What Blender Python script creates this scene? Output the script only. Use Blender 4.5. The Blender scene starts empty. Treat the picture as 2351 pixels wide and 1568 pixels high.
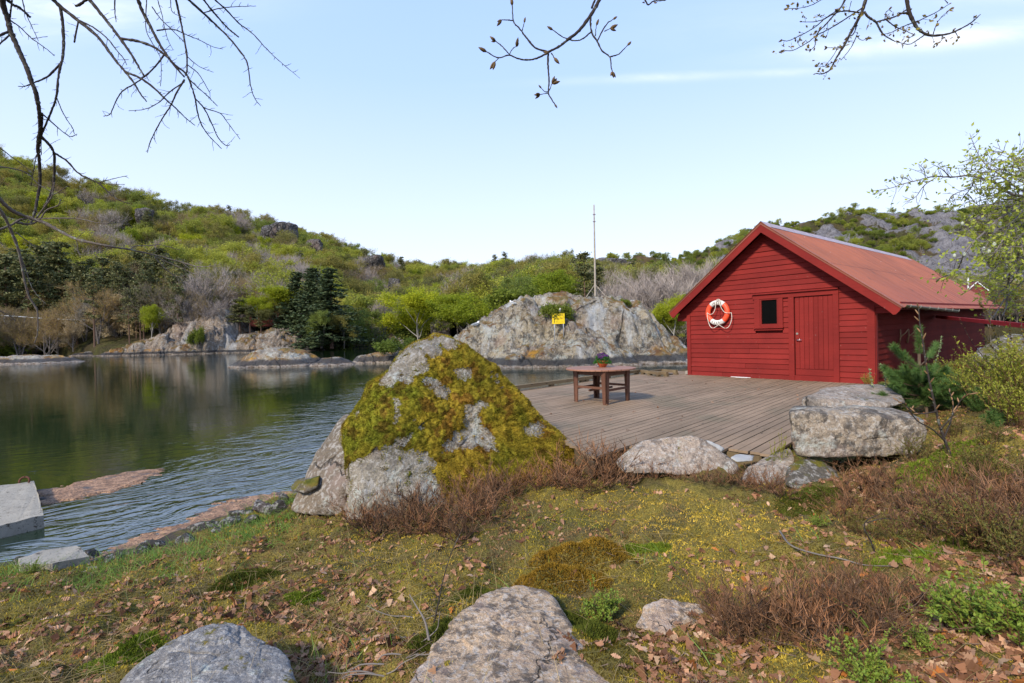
import bpy, bmesh, math, random
import numpy as np
from mathutils import Vector
PI = math.pi
S = bpy.context.scene
COL = S.collection
# ------------------------------------------------------------------ camera
EYE = np.array([0., 0., 2.25])
FOC, CX, CY, PITCH, ROLL = 1150., 1175.5, 784., .0117, .0217     # traced on a 2351 px wide copy of the photo
_F = np.array([0, math.cos(PITCH), -math.sin(PITCH)]); _U0 = np.array([0, math.sin(PITCH), math.cos(PITCH)]); _R0 = np.array([1., 0, 0])
_R = math.cos(ROLL)*_R0 - math.sin(ROLL)*_U0; _U = math.sin(ROLL)*_R0 + math.cos(ROLL)*_U0
cd = bpy.data.cameras.new('camera'); cam = bpy.data.objects.new('camera', cd); COL.objects.link(cam)
from mathutils import Matrix
M3 = Matrix((_R.tolist(), _U.tolist(), (-_F).tolist())).transposed()
cam.matrix_world = Matrix.Translation(EYE.tolist()) @ M3.to_4x4()
cd.sensor_width = 36; cd.lens = FOC/2351*36; cd.clip_end = 6000; cd.clip_start = .05
S.camera = cam
def ray(x, y): return _F + (x-CX)/FOC*_R - (y-CY)/FOC*_U
def onz(x, y, z): d = ray(x, y); return EYE + d*((z-EYE[2])/d[2])
def ond(x, y, D): d = ray(x, y); return EYE + d*(D/d[1])
def onpl(x, y, P, n): d = ray(x, y); return EYE + d*(np.dot(P-EYE, n)/np.dot(d, n))
def proj(P):
    v = np.asarray(P, float)-EYE; w = np.maximum(v@_F, 1e-3); return CX+FOC*(v@_R)/w, CY-FOC*(v@_U)/w
def hor(x): return 770.5-.0217*(x-1175.5)
# ------------------------------------------------------------------ light
SUN_EL, SUN_AZ = math.radians(36), math.radians(218)    # azimuth of the sun, clockwise from +y: behind and left of the camera
W = bpy.data.worlds.new('World'); S.world = W; W.use_nodes = True
sd = bpy.data.lights.new('sun', 'SUN'); sd.energy = 3.7; sd.angle = math.radians(6); sd.color = (1, .89, .72)
sun = bpy.data.objects.new('sun', sd); COL.objects.link(sun)
to_sun = Vector((math.sin(SUN_AZ)*math.cos(SUN_EL), math.cos(SUN_AZ)*math.cos(SUN_EL), math.sin(SUN_EL)))
sun.rotation_euler = to_sun.to_track_quat('Z', 'Y').to_euler(); sun.location = (0, 0, 30)
S.view_settings.view_transform = 'Standard'; S.view_settings.look = 'None'; S.view_settings.gamma = 1
S.view_settings.use_curve_mapping = False; S.view_settings.exposure = .5
try:
    S.cycles.max_bounces = 6; S.cycles.diffuse_bounces = 2; S.cycles.glossy_bounces = 3; S.cycles.transmission_bounces = 3; S.cycles.transparent_max_bounces = 6
    S.cycles.caustics_reflective = False; S.cycles.caustics_refractive = False
except Exception: pass
# ------------------------------------------------------------------ node helper
class NT:
    def __init__(s, tree): s.t = tree; s.N = tree.nodes; s.L = tree.links
    def n(s, typ, ins=None, **props):
        nd = s.N.new('ShaderNode'+typ)
        for k, v in props.items(): setattr(nd, k, v)
        for k, v in (ins or {}).items(): s.put(nd.inputs[k], v)
        return nd
    def put(s, sock, v):
        if isinstance(v, bpy.types.NodeSocket): s.L.new(v, sock)
        else:
            if hasattr(sock.default_value, '__len__') and not hasattr(v, '__len__'): v = (v,)*len(sock.default_value)
            if hasattr(sock.default_value, '__len__') and len(sock.default_value) == 4 and len(v) == 3: v = tuple(v)+(1,)
            sock.default_value = v
    def math(s, op, a, b=0., c=None):
        nd = s.N.new('ShaderNodeMath'); nd.operation = op; s.put(nd.inputs[0], a); s.put(nd.inputs[1], b)
        if c is not None: s.put(nd.inputs[2], c)
        return nd.outputs[0]
    def mix(s, f, a, b, mode='MIX'):
        nd = s.N.new('ShaderNodeMix'); nd.data_type = 'RGBA'; nd.blend_type = mode
        s.put(nd.inputs[0], f); s.put(nd.inputs[6], a); s.put(nd.inputs[7], b); return nd.outputs[2]
    def noise(s, vec, scale, detail=4, rough=.55, dist=0.):
        nd = s.n('TexNoise', {'Vector': vec, 'Scale': scale, 'Detail': detail, 'Roughness': rough, 'Distortion': dist}); return nd.outputs['Fac']
    def vor(s, vec, scale, feature='F1', out='Distance', rnd=1.):
        nd = s.n('TexVoronoi', {'Vector': vec, 'Scale': scale, 'Randomness': rnd}, feature=feature); return nd.outputs[out]
    def ramp(s, f, stops, interp='LINEAR'):
        nd = s.N.new('ShaderNodeValToRGB'); r = nd.color_ramp; r.interpolation = interp
        while len(r.elements) < len(stops): r.elements.new(.5)
        for e, (p, c) in zip(r.elements, stops):
            e.position = p; e.color = (c, c, c, 1) if not hasattr(c, '__len__') else tuple(c)[:3]+(1,)
        s.put(nd.inputs[0], f); return nd.outputs[0]
    def step(s, f, a, b): 
        nd = s.n('MapRange', {0: f, 1: a, 2: b, 3: 0., 4: 1.}, interpolation_type='SMOOTHSTEP'); return nd.outputs[0]
    def scl(s, vec, sc): 
        nd = s.n('VectorMath', {0: vec, 1: sc}, operation='MULTIPLY'); return nd.outputs[0]
    def bump(s, h, strength, dist, normal=None):
        ins = {'Height': h, 'Strength': strength, 'Distance': dist}
        if normal is not None: ins['Normal'] = normal
        return s.n('Bump', ins).outputs[0]
    def pos(s): return s.n('NewGeometry').outputs['Position']
    def obj(s): return s.n('TexCoord').outputs['Object']
    def nz(s): return s.n('SeparateXYZ', {0: s.n('NewGeometry').outputs['Normal']}).outputs[2]
    def attr(s, name='Col'): return s.n('Attribute', attribute_name=name).outputs['Color']
    def out(s, shader): s.L.new(shader, s.n('OutputMaterial').inputs[0])
    def pbr(s, col, rough=.7, normal=None, spec=.3, **kw):
        ins = {'Base Color': col, 'Roughness': rough, 'Specular IOR Level': spec}; ins.update(kw)
        if normal is not None: ins['Normal'] = normal
        p = s.n('BsdfPrincipled', ins); s.out(p.outputs[0]); return p
def new_mat(name):
    m = bpy.data.materials.new(name); m.use_nodes = True; m.node_tree.nodes.clear(); return m, NT(m.node_tree)
# ------------------------------------------------------------------ sky
nt = NT(W.node_tree); nt.N.clear()
sky = nt.n('TexSky', sky_type='NISHITA', sun_disc=False, sun_elevation=SUN_EL, sun_rotation=SUN_AZ, air_density=1., dust_density=.6, ozone_density=2.5, altitude=0.)
g = nt.n('TexCoord').outputs['Generated']
sx = nt.n('SeparateXYZ', {0: g}); ay = nt.math('MAXIMUM', nt.math('ABSOLUTE', sx.outputs[1]), .08)
gx = nt.math('DIVIDE', sx.outputs[0], ay); gz = nt.math('DIVIDE', sx.outputs[2], ay)
cv = nt.n('CombineXYZ', {0: nt.math('MULTIPLY', gx, 2.2), 1: nt.math('MULTIPLY', gz, 9.), 2: 0.}).outputs[0]
cn = nt.step(nt.noise(cv, 1.6, 7, .62, .4), .3, .72)
cover = None
for (xc, zc, wx, wz, tilt, k) in ((-.98, .655, .34, .042, .03, .85), (.86, .572, .30, .022, .085, .95), (.40, .508, .24, .0085, .02, .6), (1.05, .67, .2, .03, .06, .55), (.75, .63, .5, .06, .05, .12)):
    dx = nt.math('SUBTRACT', gx, xc)
    a = nt.math('POWER', nt.math('ABSOLUTE', nt.math('DIVIDE', dx, wx)), 2.)
    b = nt.math('POWER', nt.math('ABSOLUTE', nt.math('DIVIDE', nt.math('SUBTRACT', nt.math('SUBTRACT', gz, zc), nt.math('MULTIPLY', dx, tilt)), wz)), 2.)
    e = nt.math('MULTIPLY', nt.math('EXPONENT', nt.math('MULTIPLY', nt.math('ADD', a, b), -1.)), k)
    cover = e if cover is None else nt.math('MAXIMUM', cover, e)
cover = nt.math('MULTIPLY', cover, nt.math('ADD', nt.math('MULTIPLY', cn, .75), .25))
veil = nt.ramp(nt.math('DIVIDE', sx.outputs[2], 1.), [(0., (.75, .79, .90)), (.16, (.67, .75, .94)), (.45, (.41, .57, .95)), (1., (.20, .38, .76))])
veil = nt.n('VectorMath', {0: veil, 1: (7.1, 7.1, 7.1)}, operation='MULTIPLY').outputs[0]      # thin high cirrus veil that whitens the whole sky
skycol = nt.mix(cover, nt.mix(.85, sky.outputs[0], veil), (6.0, 6.2, 6.5))
bg = nt.n('Background', {0: skycol, 1: .15}); nt.L.new(bg.outputs[0], nt.n('OutputWorld').inputs[0])
# ------------------------------------------------------------------ numpy noise
_rg = np.random.default_rng(7); _G = _rg.normal(size=(512, 3)); _G /= np.linalg.norm(_G, axis=1)[:, None]
def _hash(i, j, k, seed):
    h = (i.astype(np.int64)*73856093) ^ (j.astype(np.int64)*19349663) ^ (k.astype(np.int64)*83492791) ^ (seed*2654435761)
    h = (h ^ (h >> 13))*1274126177; h &= 0x7fffffff; return h ^ (h >> 15)
def pnoise(P, seed=0):
    P = np.asarray(P, float); i = np.floor(P).astype(np.int64); f = P-i; u = f*f*f*(f*(f*6-15)+10); r = 0
    for a in (0, 1):
        for b in (0, 1):
            for c in (0, 1):
                gr = _G[_hash(i[:, 0]+a, i[:, 1]+b, i[:, 2]+c, seed) % 512]
                d = (gr*(f-np.array([a, b, c]))).sum(1)
                r = r + d*(u[:, 0] if a else 1-u[:, 0])*(u[:, 1] if b else 1-u[:, 1])*(u[:, 2] if c else 1-u[:, 2])
    return r*1.5
def fbm(P, oct=4, gain=.5, seed=0, ridged=False):
    P = np.asarray(P, float); r = np.zeros(len(P)); a = 1.
    for o in range(oct):
        v = pnoise(P*2.03**o+o*17.3, seed+o); r += a*((1-2*np.abs(v)) if ridged else v); a *= gain
    return r
def worley(P, seed=0):
    P = np.asarray(P, float); i = np.floor(P).astype(np.int64); d1 = np.full(len(P), 9.); d2 = d1.copy(); val = np.zeros(len(P))
    for a in (-1, 0, 1):
        for b in (-1, 0, 1):
            for c in (-1, 0, 1):
                q = i+np.array([a, b, c]); h = _hash(q[:, 0], q[:, 1], q[:, 2], seed)
                pt = q+np.stack([(h % 1021)/1021., ((h//1021) % 1013)/1013., ((h//7919) % 997)/997.], 1)
                d = np.linalg.norm(P-pt, axis=1); m = d < d1
                d2 = np.where(m, d1, np.minimum(d2, d)); val = np.where(m, (h % 887)/887., val); d1 = np.where(m, d, d1)
    return d1, d2, val
def sstep(x, a, b):
    t = np.clip((x-a)/(b-a), 0, 1); return t*t*(3-2*t)
# ------------------------------------------------------------------ mesh helper
ORG = {}
class MB:
    def __init__(s, o=None, ax=None):
        s.V = []; s.F = []; s.C = []; s.MI = []; s.nv = 0; s.o = None if o is None else np.asarray(o, float); s.ax = None if ax is None else np.asarray(ax, float)
    def add(s, V, F, col=None, mi=0):
        V = np.asarray(V, float).reshape(-1, 3)
        if s.ax is not None: V = V@s.ax
        if s.o is not None: V = V+s.o
        F = np.asarray(F, np.int64)
        if F.ndim == 1: F = F.reshape(1, -1)
        s.V.append(V); s.F.append(F+s.nv); s.MI.append(np.full(len(F), mi)); s.nv += len(V)
        c = np.ones((len(V), 3)) if col is None else np.broadcast_to(np.asarray(col, float), (len(V), 3)); s.C.append(c)
        return s
    def box(s, c, size, ax=None, col=None, mi=0, taper=1.):
        x, y, z = np.asarray(size, float)/2
        v = np.array([[-x, -y, -z], [x, -y, -z], [x, y, -z], [-x, y, -z], [-x, -y, z], [x, -y, z], [x, y, z], [-x, y, z]])
        v[:4, :2] *= taper
        if ax is not None: v = v@np.asarray(ax, float)
        return s.add(v+np.asarray(c, float), [[3, 2, 1, 0], [4, 5, 6, 7], [0, 1, 5, 4], [1, 2, 6, 5], [2, 3, 7, 6], [3, 0, 4, 7]], col, mi)
    def bar(s, a, b, w, h, up=(0, 0, 1), col=None, mi=0):
        a = np.asarray(a, float); b = np.asarray(b, float); d = b-a; L = np.linalg.norm(d); d /= L
        sd_ = np.cross(d, np.asarray(up, float)); sd_ /= np.linalg.norm(sd_); u = np.cross(sd_, d)
        return s.box((a+b)/2, (L, w, h), [d, sd_, u], col, mi)
    def prism(s, poly, ext, col=None, mi=0):
        p = np.asarray(poly, float); e = np.asarray(ext, float); n = len(p)
        s.add(np.vstack([p, p+e]), np.array([[i, (i+1) % n, (i+1) % n+n, i+n] for i in range(n)]), col, mi)
        s.add(p, np.arange(n)[::-1], col, mi); return s.add(p+e, np.arange(n), col, mi)
    def tube(s, pts, rad, k=6, col=None, mi=0, cap=True):
        p = np.asarray(pts, float); n = len(p); r = np.broadcast_to(np.asarray(rad, float), (n,))
        t = np.gradient(p, axis=0); t /= np.linalg.norm(t, axis=1)[:, None]+1e-12
        ref = np.array([0, 0, 1.]) if abs(t[0, 2]) < .9 else np.array([1., 0, 0])
        a = np.cross(t, ref); a /= np.linalg.norm(a, axis=1)[:, None]+1e-12; b = np.cross(t, a)
        th = np.arange(k)*2*PI/k
        V = p[:, None]+r[:, None, None]*(np.cos(th)[None, :, None]*a[:, None]+np.sin(th)[None, :, None]*b[:, None])
        i = np.arange(n-1)[:, None]*k; j = np.arange(k)[None]; jn = (j+1) % k
        F = np.stack([i+j, i+jn, i+k+jn, i+k+j], -1).reshape(-1, 4)
        base = s.nv
        if col is not None and np.ndim(col) == 2: col = np.repeat(np.asarray(col), k, 0)
        s.add(V.reshape(-1, 3), F, col, mi)
        if cap and k > 2:
            s.F.append(np.array([[base+q for q in range(k)][::-1]])); s.MI.append(np.array([mi])); s.F.append(np.array([[base+(n-1)*k+q for q in range(k)]])); s.MI.append(np.array([mi]))
        return s
    def lathe(s, prof, c=(0, 0, 0), k=24, col=None, mi=0):
        p = np.asarray(prof, float); n = len(p); th = np.arange(k)*2*PI/k
        V = np.stack([p[:, 0, None]*np.cos(th), p[:, 0, None]*np.sin(th), np.repeat(p[:, 1, None], k, 1)], -1).reshape(-1, 3)+np.asarray(c, float)
        i = np.arange(n-1)[:, None]*k; j = np.arange(k)[None]; jn = (j+1) % k
        return s.add(V, np.stack([i+j, i+jn, i+k+jn, i+k+j], -1).reshape(-1, 4), col, mi)
    def build(s, name, mats, parent=None, smooth=False, org=None):
        V = np.vstack(s.V); C = np.vstack(s.C)
        if parent is not None: V = V-np.asarray(ORG.get(parent.name, (0, 0, 0)))
        elif org is not None: V = V-np.asarray(org, float)
        me = bpy.data.meshes.new(name)
        loops = np.concatenate([f.ravel() for f in s.F]); tot = np.concatenate([np.full(len(f), f.shape[1]) for f in s.F]); st = np.concatenate([[0], np.cumsum(tot)[:-1]])
        me.vertices.add(len(V)); me.vertices.foreach_set('co', V.ravel().astype(np.float32))
        me.loops.add(len(loops)); me.loops.foreach_set('vertex_index', loops.astype(np.int32))
        me.polygons.add(len(tot)); me.polygons.foreach_set('loop_start', st.astype(np.int32)); me.polygons.foreach_set('loop_total', tot.astype(np.int32))
        me.polygons.foreach_set('material_index', np.concatenate(s.MI).astype(np.int32))
        me.polygons.foreach_set('use_smooth', np.full(len(tot), bool(smooth)))
        at = me.color_attributes.new('Col', 'FLOAT_COLOR', 'POINT'); at.data.foreach_set('color', np.hstack([C, np.ones((len(C), 1))]).ravel().astype(np.float32))
        for m in (mats if isinstance(mats, (list, tuple)) else [mats]): me.materials.append(m)
        me.update(calc_edges=True); me.validate()
        o = bpy.data.objects.new(name, me); COL.objects.link(o)
        if parent is not None: o.parent = parent; ORG[o.name] = ORG.get(parent.name, (0, 0, 0))
        elif org is not None: o.location = tuple(org); ORG[o.name] = tuple(org)
        return o
def tag(o, label=None, cat=None, group=None, kind=None):
    if label: o['label'] = label
    if cat: o['category'] = cat
    if group: o['group'] = group
    if kind: o['kind'] = kind
    return o
def thing(name, label, cat, loc=(0, 0, 0), group=None):
    o = bpy.data.objects.new(name, None); COL.objects.link(o); o.location = tuple(loc); o.empty_display_size = .1; ORG[o.name] = tuple(loc)
    return tag(o, label, cat, group)
def copy_tree(o, parent=None):
    c = o.copy(); COL.objects.link(c); c.parent = parent
    for ch in list(o.children): copy_tree(ch, c)
    return c
ORD = ['first', 'second', 'third', 'fourth', 'fifth', 'sixth', 'seventh', 'eighth', 'ninth', 'tenth', 'eleventh', 'twelfth', 'thirteenth', 'fourteenth', 'fifteenth', 'sixteenth', 'seventeenth', 'eighteenth', 'nineteenth', 'twentieth']
ORD += ['twenty-'+w for w in ORD[:9]]+['thirtieth']+['thirty-'+w for w in ORD[:9]]+['fortieth']+['forty-'+w for w in ORD[:9]]+['fiftieth']+['fifty-'+w for w in ORD[:9]]+['sixtieth']
def nth(i, n): return 'leftmost' if i == 0 else ('rightmost' if i == n-1 else ORD[i]+' from left')
def grid_faces(nu, nv):
    i = np.arange(nu-1)[:, None]*nv+np.arange(nv-1)[None]; return np.stack([i, i+nv, i+nv+1, i+1], -1).reshape(-1, 4)
# ------------------------------------------------------------------ materials
def rgb(r, g, b, k=1.):
    return tuple(k*((v/255/12.92) if v <= 10 else ((v/255+.055)/1.055)**2.4) for v in (r, g, b))
def granite(name, c1, c2, dark=.45, light=.25, scale=1., tide=False, moss=0., rust=0., streak=0., bump=1., grass=0., lc=(.46, .50, .46)):
    m, t = new_mat(name); P = t.pos()
    big = t.noise(P, .55*scale, 5, .6); mid = t.noise(P, 2.6*scale, 8, .68); fine = t.noise(P, 26*scale, 5, .7)
    c1 = tuple(np.array(c1)*(1.06, 1., .86)); c2 = tuple(np.array(c2)*(1.06, 1., .86))
    col = t.mix(t.step(big, .35, .65), c1, c2)
    col = t.mix(t.math('MULTIPLY', t.step(fine, .42, .58), .45), t.mix(.5, col, (.03, .03, .03)), col)
    col = t.mix(t.math('MULTIPLY', t.step(t.noise(P, 11*scale, 6, .7), .5, .6), .5), col, (.56, .54, .51))
    spk = t.vor(P, 75*scale); col = t.mix(t.math('MULTIPLY', t.step(spk, .32, .12), .6), col, (.05, .045, .045))
    dn = t.noise(t.scl(P, (1, 1, .7)), 4.3*scale, 10, .74); dk = t.math('MULTIPLY', t.step(dn, .46+.09*(1-dark), .53+.09*(1-dark)), t.step(mid, .30, .52))
    col = t.mix(t.math('MULTIPLY', dk, .9*dark+.1), col, (.045, .04, .038))
    ln = t.noise(P, 1.9*scale, 9, .7); lv = t.noise(P, 13*scale, 6, .7)
    lk = t.math('MULTIPLY', t.step(ln, .66-.25*light, .74-.2*light), t.step(lv, .36, .6))
    col = t.mix(t.math('MULTIPLY', lk, .75), col, lc)
    pk = t.step(t.noise(P, 1.1*scale, 6, .6), .52, .7); col = t.mix(t.math('MULTIPLY', pk, .35), col, (.42, .30, .26))
    if streak:
        sv = t.noise(t.scl(P, (1.1, .5, .16)), 1.3*scale, 7, .6); col = t.mix(t.math('MULTIPLY', t.step(sv, .52, .66), streak), col, (.55, .57, .58))
    if rust:
        rv = t.noise(P, 1.7*scale, 5, .6); col = t.mix(t.math('MULTIPLY', t.step(rv, .63, .75), rust), col, (.22, .09, .04))
    crack = t.vor(t.n('VectorMath', {0: t.scl(P, (1, 1, .55)), 1: t.n('VectorMath', {0: t.n('TexNoise', {'Vector': P, 'Scale': 1.6*scale, 'Detail': 4.}).outputs['Color'], 1: (.5, .5, .5)}, operation='MULTIPLY').outputs[0]}, operation='ADD').outputs[0], .5*scale, 'DISTANCE_TO_EDGE')
    ck = t.math('MAXIMUM', t.step(crack, .0, .012), t.step(big, .56, .5)); col = t.mix(ck, t.mix(.75, col, (.015, .013, .01)), col)
    if grass:
        gm = t.math('MULTIPLY', t.step(t.nz(), .5, .8), t.step(t.noise(P, .9*scale, 8, .7), .56-.1*grass, .61-.1*grass))
        gc = t.ramp(t.noise(P, 3.1*scale, 4), [(.3, (.13, .06, .03)), (.5, (.24, .15, .06)), (.7, (.12, .12, .03))]); col = t.mix(gm, col, gc)
    if moss:
        mm = t.math('MULTIPLY', t.step(t.nz(), -.1, .6), t.step(t.noise(P, 2.2*scale, 8, .66), .62-.2*moss, .68-.17*moss))
        mc = t.ramp(t.noise(P, 4.5*scale, 5, .6), [(.3, (.045, .06, .008)), (.5, (.12, .11, .016)), (.68, (.17, .12, .025))]); col = t.mix(mm, col, mc)
    if tide:
        z = t.n('SeparateXYZ', {0: P}).outputs[2]; w = t.math('ADD', z, t.math('MULTIPLY', t.math('SUBTRACT', mid, .5), .55))
        yl = t.math('MULTIPLY', t.math('MULTIPLY', t.step(w, .62, .75), t.step(w, 1.25, .95)), t.step(t.noise(P, 1.1*scale, 7, .68), .55, .62)); col = t.mix(t.math('MULTIPLY', yl, .7), col, (.50, .25, .025))
        col = t.mix(t.math('MULTIPLY', t.math('MULTIPLY', t.step(w, .72, .52), t.step(w, .12, .2)), .9), col, (.045, .045, .05))
        col = t.mix(t.step(w, .2, .1), col, t.mix(t.step(lv, .4, .6), (.16, .12, .09), (.34, .30, .26)))
        col = t.mix(t.step(w, .04, -.04), col, (.09, .055, .03))
    h = t.math('ADD', t.math('MULTIPLY', mid, 1.), t.math('ADD', t.math('MULTIPLY', fine, .22), t.math('MULTIPLY', ck, .35)))
    t.pbr(col, .88, t.bump(h, 1., .16*bump/scale), .2); return m
GR_BOULDER = granite('boulder_granite', rgb(184, 178, 170), rgb(154, 148, 142), .3, .6, 1.6)
GR_SIDE = granite('side_granite', rgb(160, 144, 130), rgb(128, 120, 112), .25, .3, 1.6)
GR_BLOCK = granite('block_granite', rgb(186, 172, 160), rgb(150, 144, 136), .75, .5, 2.0, rust=.5)
GR_FLAT = granite('flat_granite', rgb(232, 204, 178), rgb(206, 182, 162), .7, .35, 3.2, rust=.35, lc=(.60, .52, .46))
GR_BLUE = granite('blue_granite', rgb(164, 164, 172), rgb(132, 132, 140), .3, .3, 3.4, moss=.25)
GR_PALE = granite('pale_granite', rgb(200, 184, 176), rgb(152, 144, 138), .5, .4, 1.9, moss=.12)
GR_MOSSY = granite('mossy_granite', rgb(120, 114, 108), rgb(92, 90, 86), .3, .4, 1.9, moss=.75)
GR_ISLE = granite('islet_granite', rgb(206, 196, 178), rgb(160, 150, 138), .75, .6, .42, tide=True, streak=.75, bump=2.2, grass=.55)
GR_SKER = granite('skerry_granite', rgb(186, 178, 168), rgb(150, 142, 134), .25, .6, .5, tide=True, streak=.4, bump=1.5, grass=.9)
GR_CLIFF = granite('cliff_granite', rgb(196, 178, 164), rgb(156, 144, 134), .5, .45, .22, tide=True, streak=.5, bump=2.5, grass=.7)
GR_FAR = granite('far_granite', rgb(112, 110, 116), rgb(84, 82, 90), .5, .15, .12, bump=4.)
GR_SHORE = granite('shore_rock', rgb(84, 80, 80), rgb(56, 54, 54), .3, .05, 1.4)
def quartz():
    m, t = new_mat('white_quartz'); P = t.pos(); n = t.noise(P, 9, 7, .65)
    t.pbr(t.mix(n, (.42, .42, .41), (.28, .28, .27)), .6, t.bump(n, .6, .03)); return m
QUARTZ = quartz()
def concrete():
    m, t = new_mat('concrete'); P = t.pos(); n = t.noise(P, 5, 8, .7); f = t.noise(P, 60, 4, .7)
    col = t.mix(n, rgb(172, 166, 154), rgb(120, 114, 104)); col = t.mix(t.step(t.noise(P, 14, 7, .75), .56, .64), col, rgb(80, 72, 62)); col = t.mix(t.step(t.vor(P, 34), .2, .1), col, (.06, .05, .045))
    t.pbr(col, .92, t.bump(t.math('ADD', n, t.math('MULTIPLY', f, .4)), .6, .03)); return m
CONCRETE = concrete()
def paint(name, c, c2, rough=.55, grain=(3, 3, 40), spec=.3, chip=0.):
    m, t = new_mat(name); O = t.obj(); P = t.pos()
    g = t.noise(t.scl(P, grain), 1., 6, .65); b = t.noise(P, 1.3, 5, .6)
    col = t.mix(t.step(b, .3, .7), c, c2); col = t.mix(t.math('MULTIPLY', t.step(g, .45, .75), .3), col, tuple(v*.45 for v in c))
    col = t.mix(1., col, t.attr(), 'MULTIPLY')
    if chip: col = t.mix(t.math('MULTIPLY', t.step(t.noise(P, 17, 3, .6), .70, .73), chip), col, (.5, .46, .42))
    t.pbr(col, rough, t.bump(g, .12, .004), spec); return m
RED = paint('red_paint', (.21, .022, .0185), (.165, .018, .016), .75, spec=.10, chip=.15)
REDDARK = paint('red_paint_shaded', (.125, .016, .012), (.09, .011, .009), .85, spec=.05)  # darker copy of RED: shade under the eaves painted into the colour
RAILRED = paint('rail_red_paint', (.36, .03, .033), (.30, .025, .027), .75, spec=.1)
def roofmat():
    m, t = new_mat('faded_red_metal_roof'); P = t.pos(); uv = t.attr()
    s = t.n('SeparateXYZ', {0: uv}); st = t.n('CombineXYZ', {0: t.math('MULTIPLY', s.outputs[0], 40.), 1: t.math('MULTIPLY', s.outputs[1], 2.), 2: 0.}).outputs[0]
    n = t.noise(st, 1.5, 7, .7); b = t.noise(P, .7, 6, .65)
    col = t.mix(t.step(b, .3, .7), rgb(154, 90, 64), rgb(132, 79, 59)); col = t.mix(t.math('MULTIPLY', t.step(n, .5, .72), .55), col, rgb(110, 66, 58))
    col = t.mix(t.math('MULTIPLY', t.step(s.outputs[1], .45, 1.), .45), col, rgb(126, 72, 66))
    mo = t.math('MULTIPLY', t.step(t.noise(P, 1.6, 8, .72), .58, .68), t.step(n, .42, .6)); col = t.mix(t.math('MULTIPLY', mo, .75), col, rgb(70, 54, 46))
    seam = t.step(t.math('ABSOLUTE', t.math('SUBTRACT', t.math('FRACT', t.math('MULTIPLY', s.outputs[0], 14.)), .5)), .012, .004); col = t.mix(t.math('MULTIPLY', seam, .75), col, rgb(70, 34, 28)); lap = t.step(t.math('ABSOLUTE', t.math('SUBTRACT', s.outputs[1], .52)), .006, .002); col = t.mix(t.math('MULTIPLY', lap, .6), col, rgb(80, 44, 36))
    col = t.mix(t.step(t.vor(P, 3.1), .05, .03), col, (.55, .53, .5))
    t.pbr(col, .62, t.bump(n, .2, .01), .35); return m
ROOF = roofmat()
def wood(name, ca, cb, cd_, rough=.8, g=(2.2, 55, 55), useobj=True, patch=None):
    m, t = new_mat(name); P = t.obj() if useobj else t.pos(); A = t.attr()
    off = t.n('VectorMath', {0: P, 1: t.n('VectorMath', {0: A, 1: (37., 0, 0)}, operation='MULTIPLY').outputs[0]}, operation='ADD').outputs[0]
    n = t.noise(t.scl(off, g), 1., 7, .68, .3); b = t.noise(t.scl(P, (.7, 1.6, 1.6)), 1., 7, .68)
    col = t.mix(t.step(b, .32, .68), ca, cb); col = t.mix(t.math('MULTIPLY', t.step(n, .48, .75), .26), col, cd_)
    if patch: col = t.mix(t.math('MULTIPLY', t.step(t.noise(P, .8, 6, .65), .52, .66), .55), col, patch)
    br = t.n('SeparateXYZ', {0: A}).outputs[1]; col = t.mix(1., col, t.n('CombineXYZ', {0: br, 1: br, 2: br}).outputs[0], 'MULTIPLY')
    col = t.mix(t.step(t.vor(t.scl(off, (1.5, 9, 9)), 1.), .09, .05), col, tuple(v*.3 for v in cd_))
    t.pbr(col, rough, t.bump(n, .45, .006), .25); return m
DECK = wood('weathered_decking', rgb(146, 124, 102), rgb(122, 104, 84), rgb(80, 66, 52), .8, patch=rgb(108, 100, 80))
BEAM = wood('weathered_beam', rgb(128, 112, 84), rgb(100, 84, 64), rgb(56, 46, 36), .85)
TABLE = wood('brown_table_wood', rgb(108, 74, 58), rgb(84, 56, 44), rgb(48, 32, 26), .6)
TTOP = wood('faded_table_top', rgb(160, 116, 94), rgb(132, 94, 76), rgb(66, 42, 36), .55)
POLE = wood('grey_pole_wood', rgb(176, 168, 156), rgb(140, 130, 118), rgb(90, 80, 70), .85, (30, 30, 1.2))
def plain(name, c, rough=.6, metal=0., var=.15, spec=.4, bump=0.):
    m, t = new_mat(name); P = t.pos(); n = t.noise(P, 8, 5, .6)
    col = t.mix(t.math('MULTIPLY', t.step(n, .35, .65), 1.), c, tuple(v*(1-var) for v in c))
    t.pbr(col, rough, t.bump(n, bump, .01) if bump else None, spec, Metallic=metal); return m
BLACK = plain('dark_interior_glass', (.003, .003, .003), .5, spec=.03)
STEEL = plain('door_steel', (.55, .55, .57), .3, 1.)
GALV = plain('galvanised_steel', (.42, .45, .5), .5, .4, .3)
GUTTER = plain('gutter_green', rgb(78, 76, 52), .5, 0, .3)
GUTHOOK = plain('gutter_hook', rgb(150, 150, 140), .5, .5)
RIDGE = plain('ridge_zinc', rgb(176, 158, 162), .5, .2, .3)
TERRA = plain('terracotta', rgb(186, 88, 48), .65, 0, .2)
SOIL = plain('soil', (.02, .014, .01), .95)
YELLOW = plain('sign_yellow', (.78, .56, .01), .45, 0, .08)
SIGNBLK = plain('sign_black', (.02, .016, .01), .6)
SIGNFADE = plain('sign_faded_letter', (.62, .36, .01), .6)
ORANGE = plain('buoy_orange', (.80, .085, .03), .5, 0, .12)
BWHITE = plain('buoy_white', (.72, .70, .66), .55, 0, .12)
BGREY = plain('buoy_grey_band', (.50, .54, .57), .5)
LETTER = plain('buoy_letter', (.03, .03, .03), .6)
ROPE = plain('rope', (.72, .66, .58), .85, 0, .3)
ANTLER = plain('bare_stick_hook', (.24, .14, .075), .7)
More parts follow.
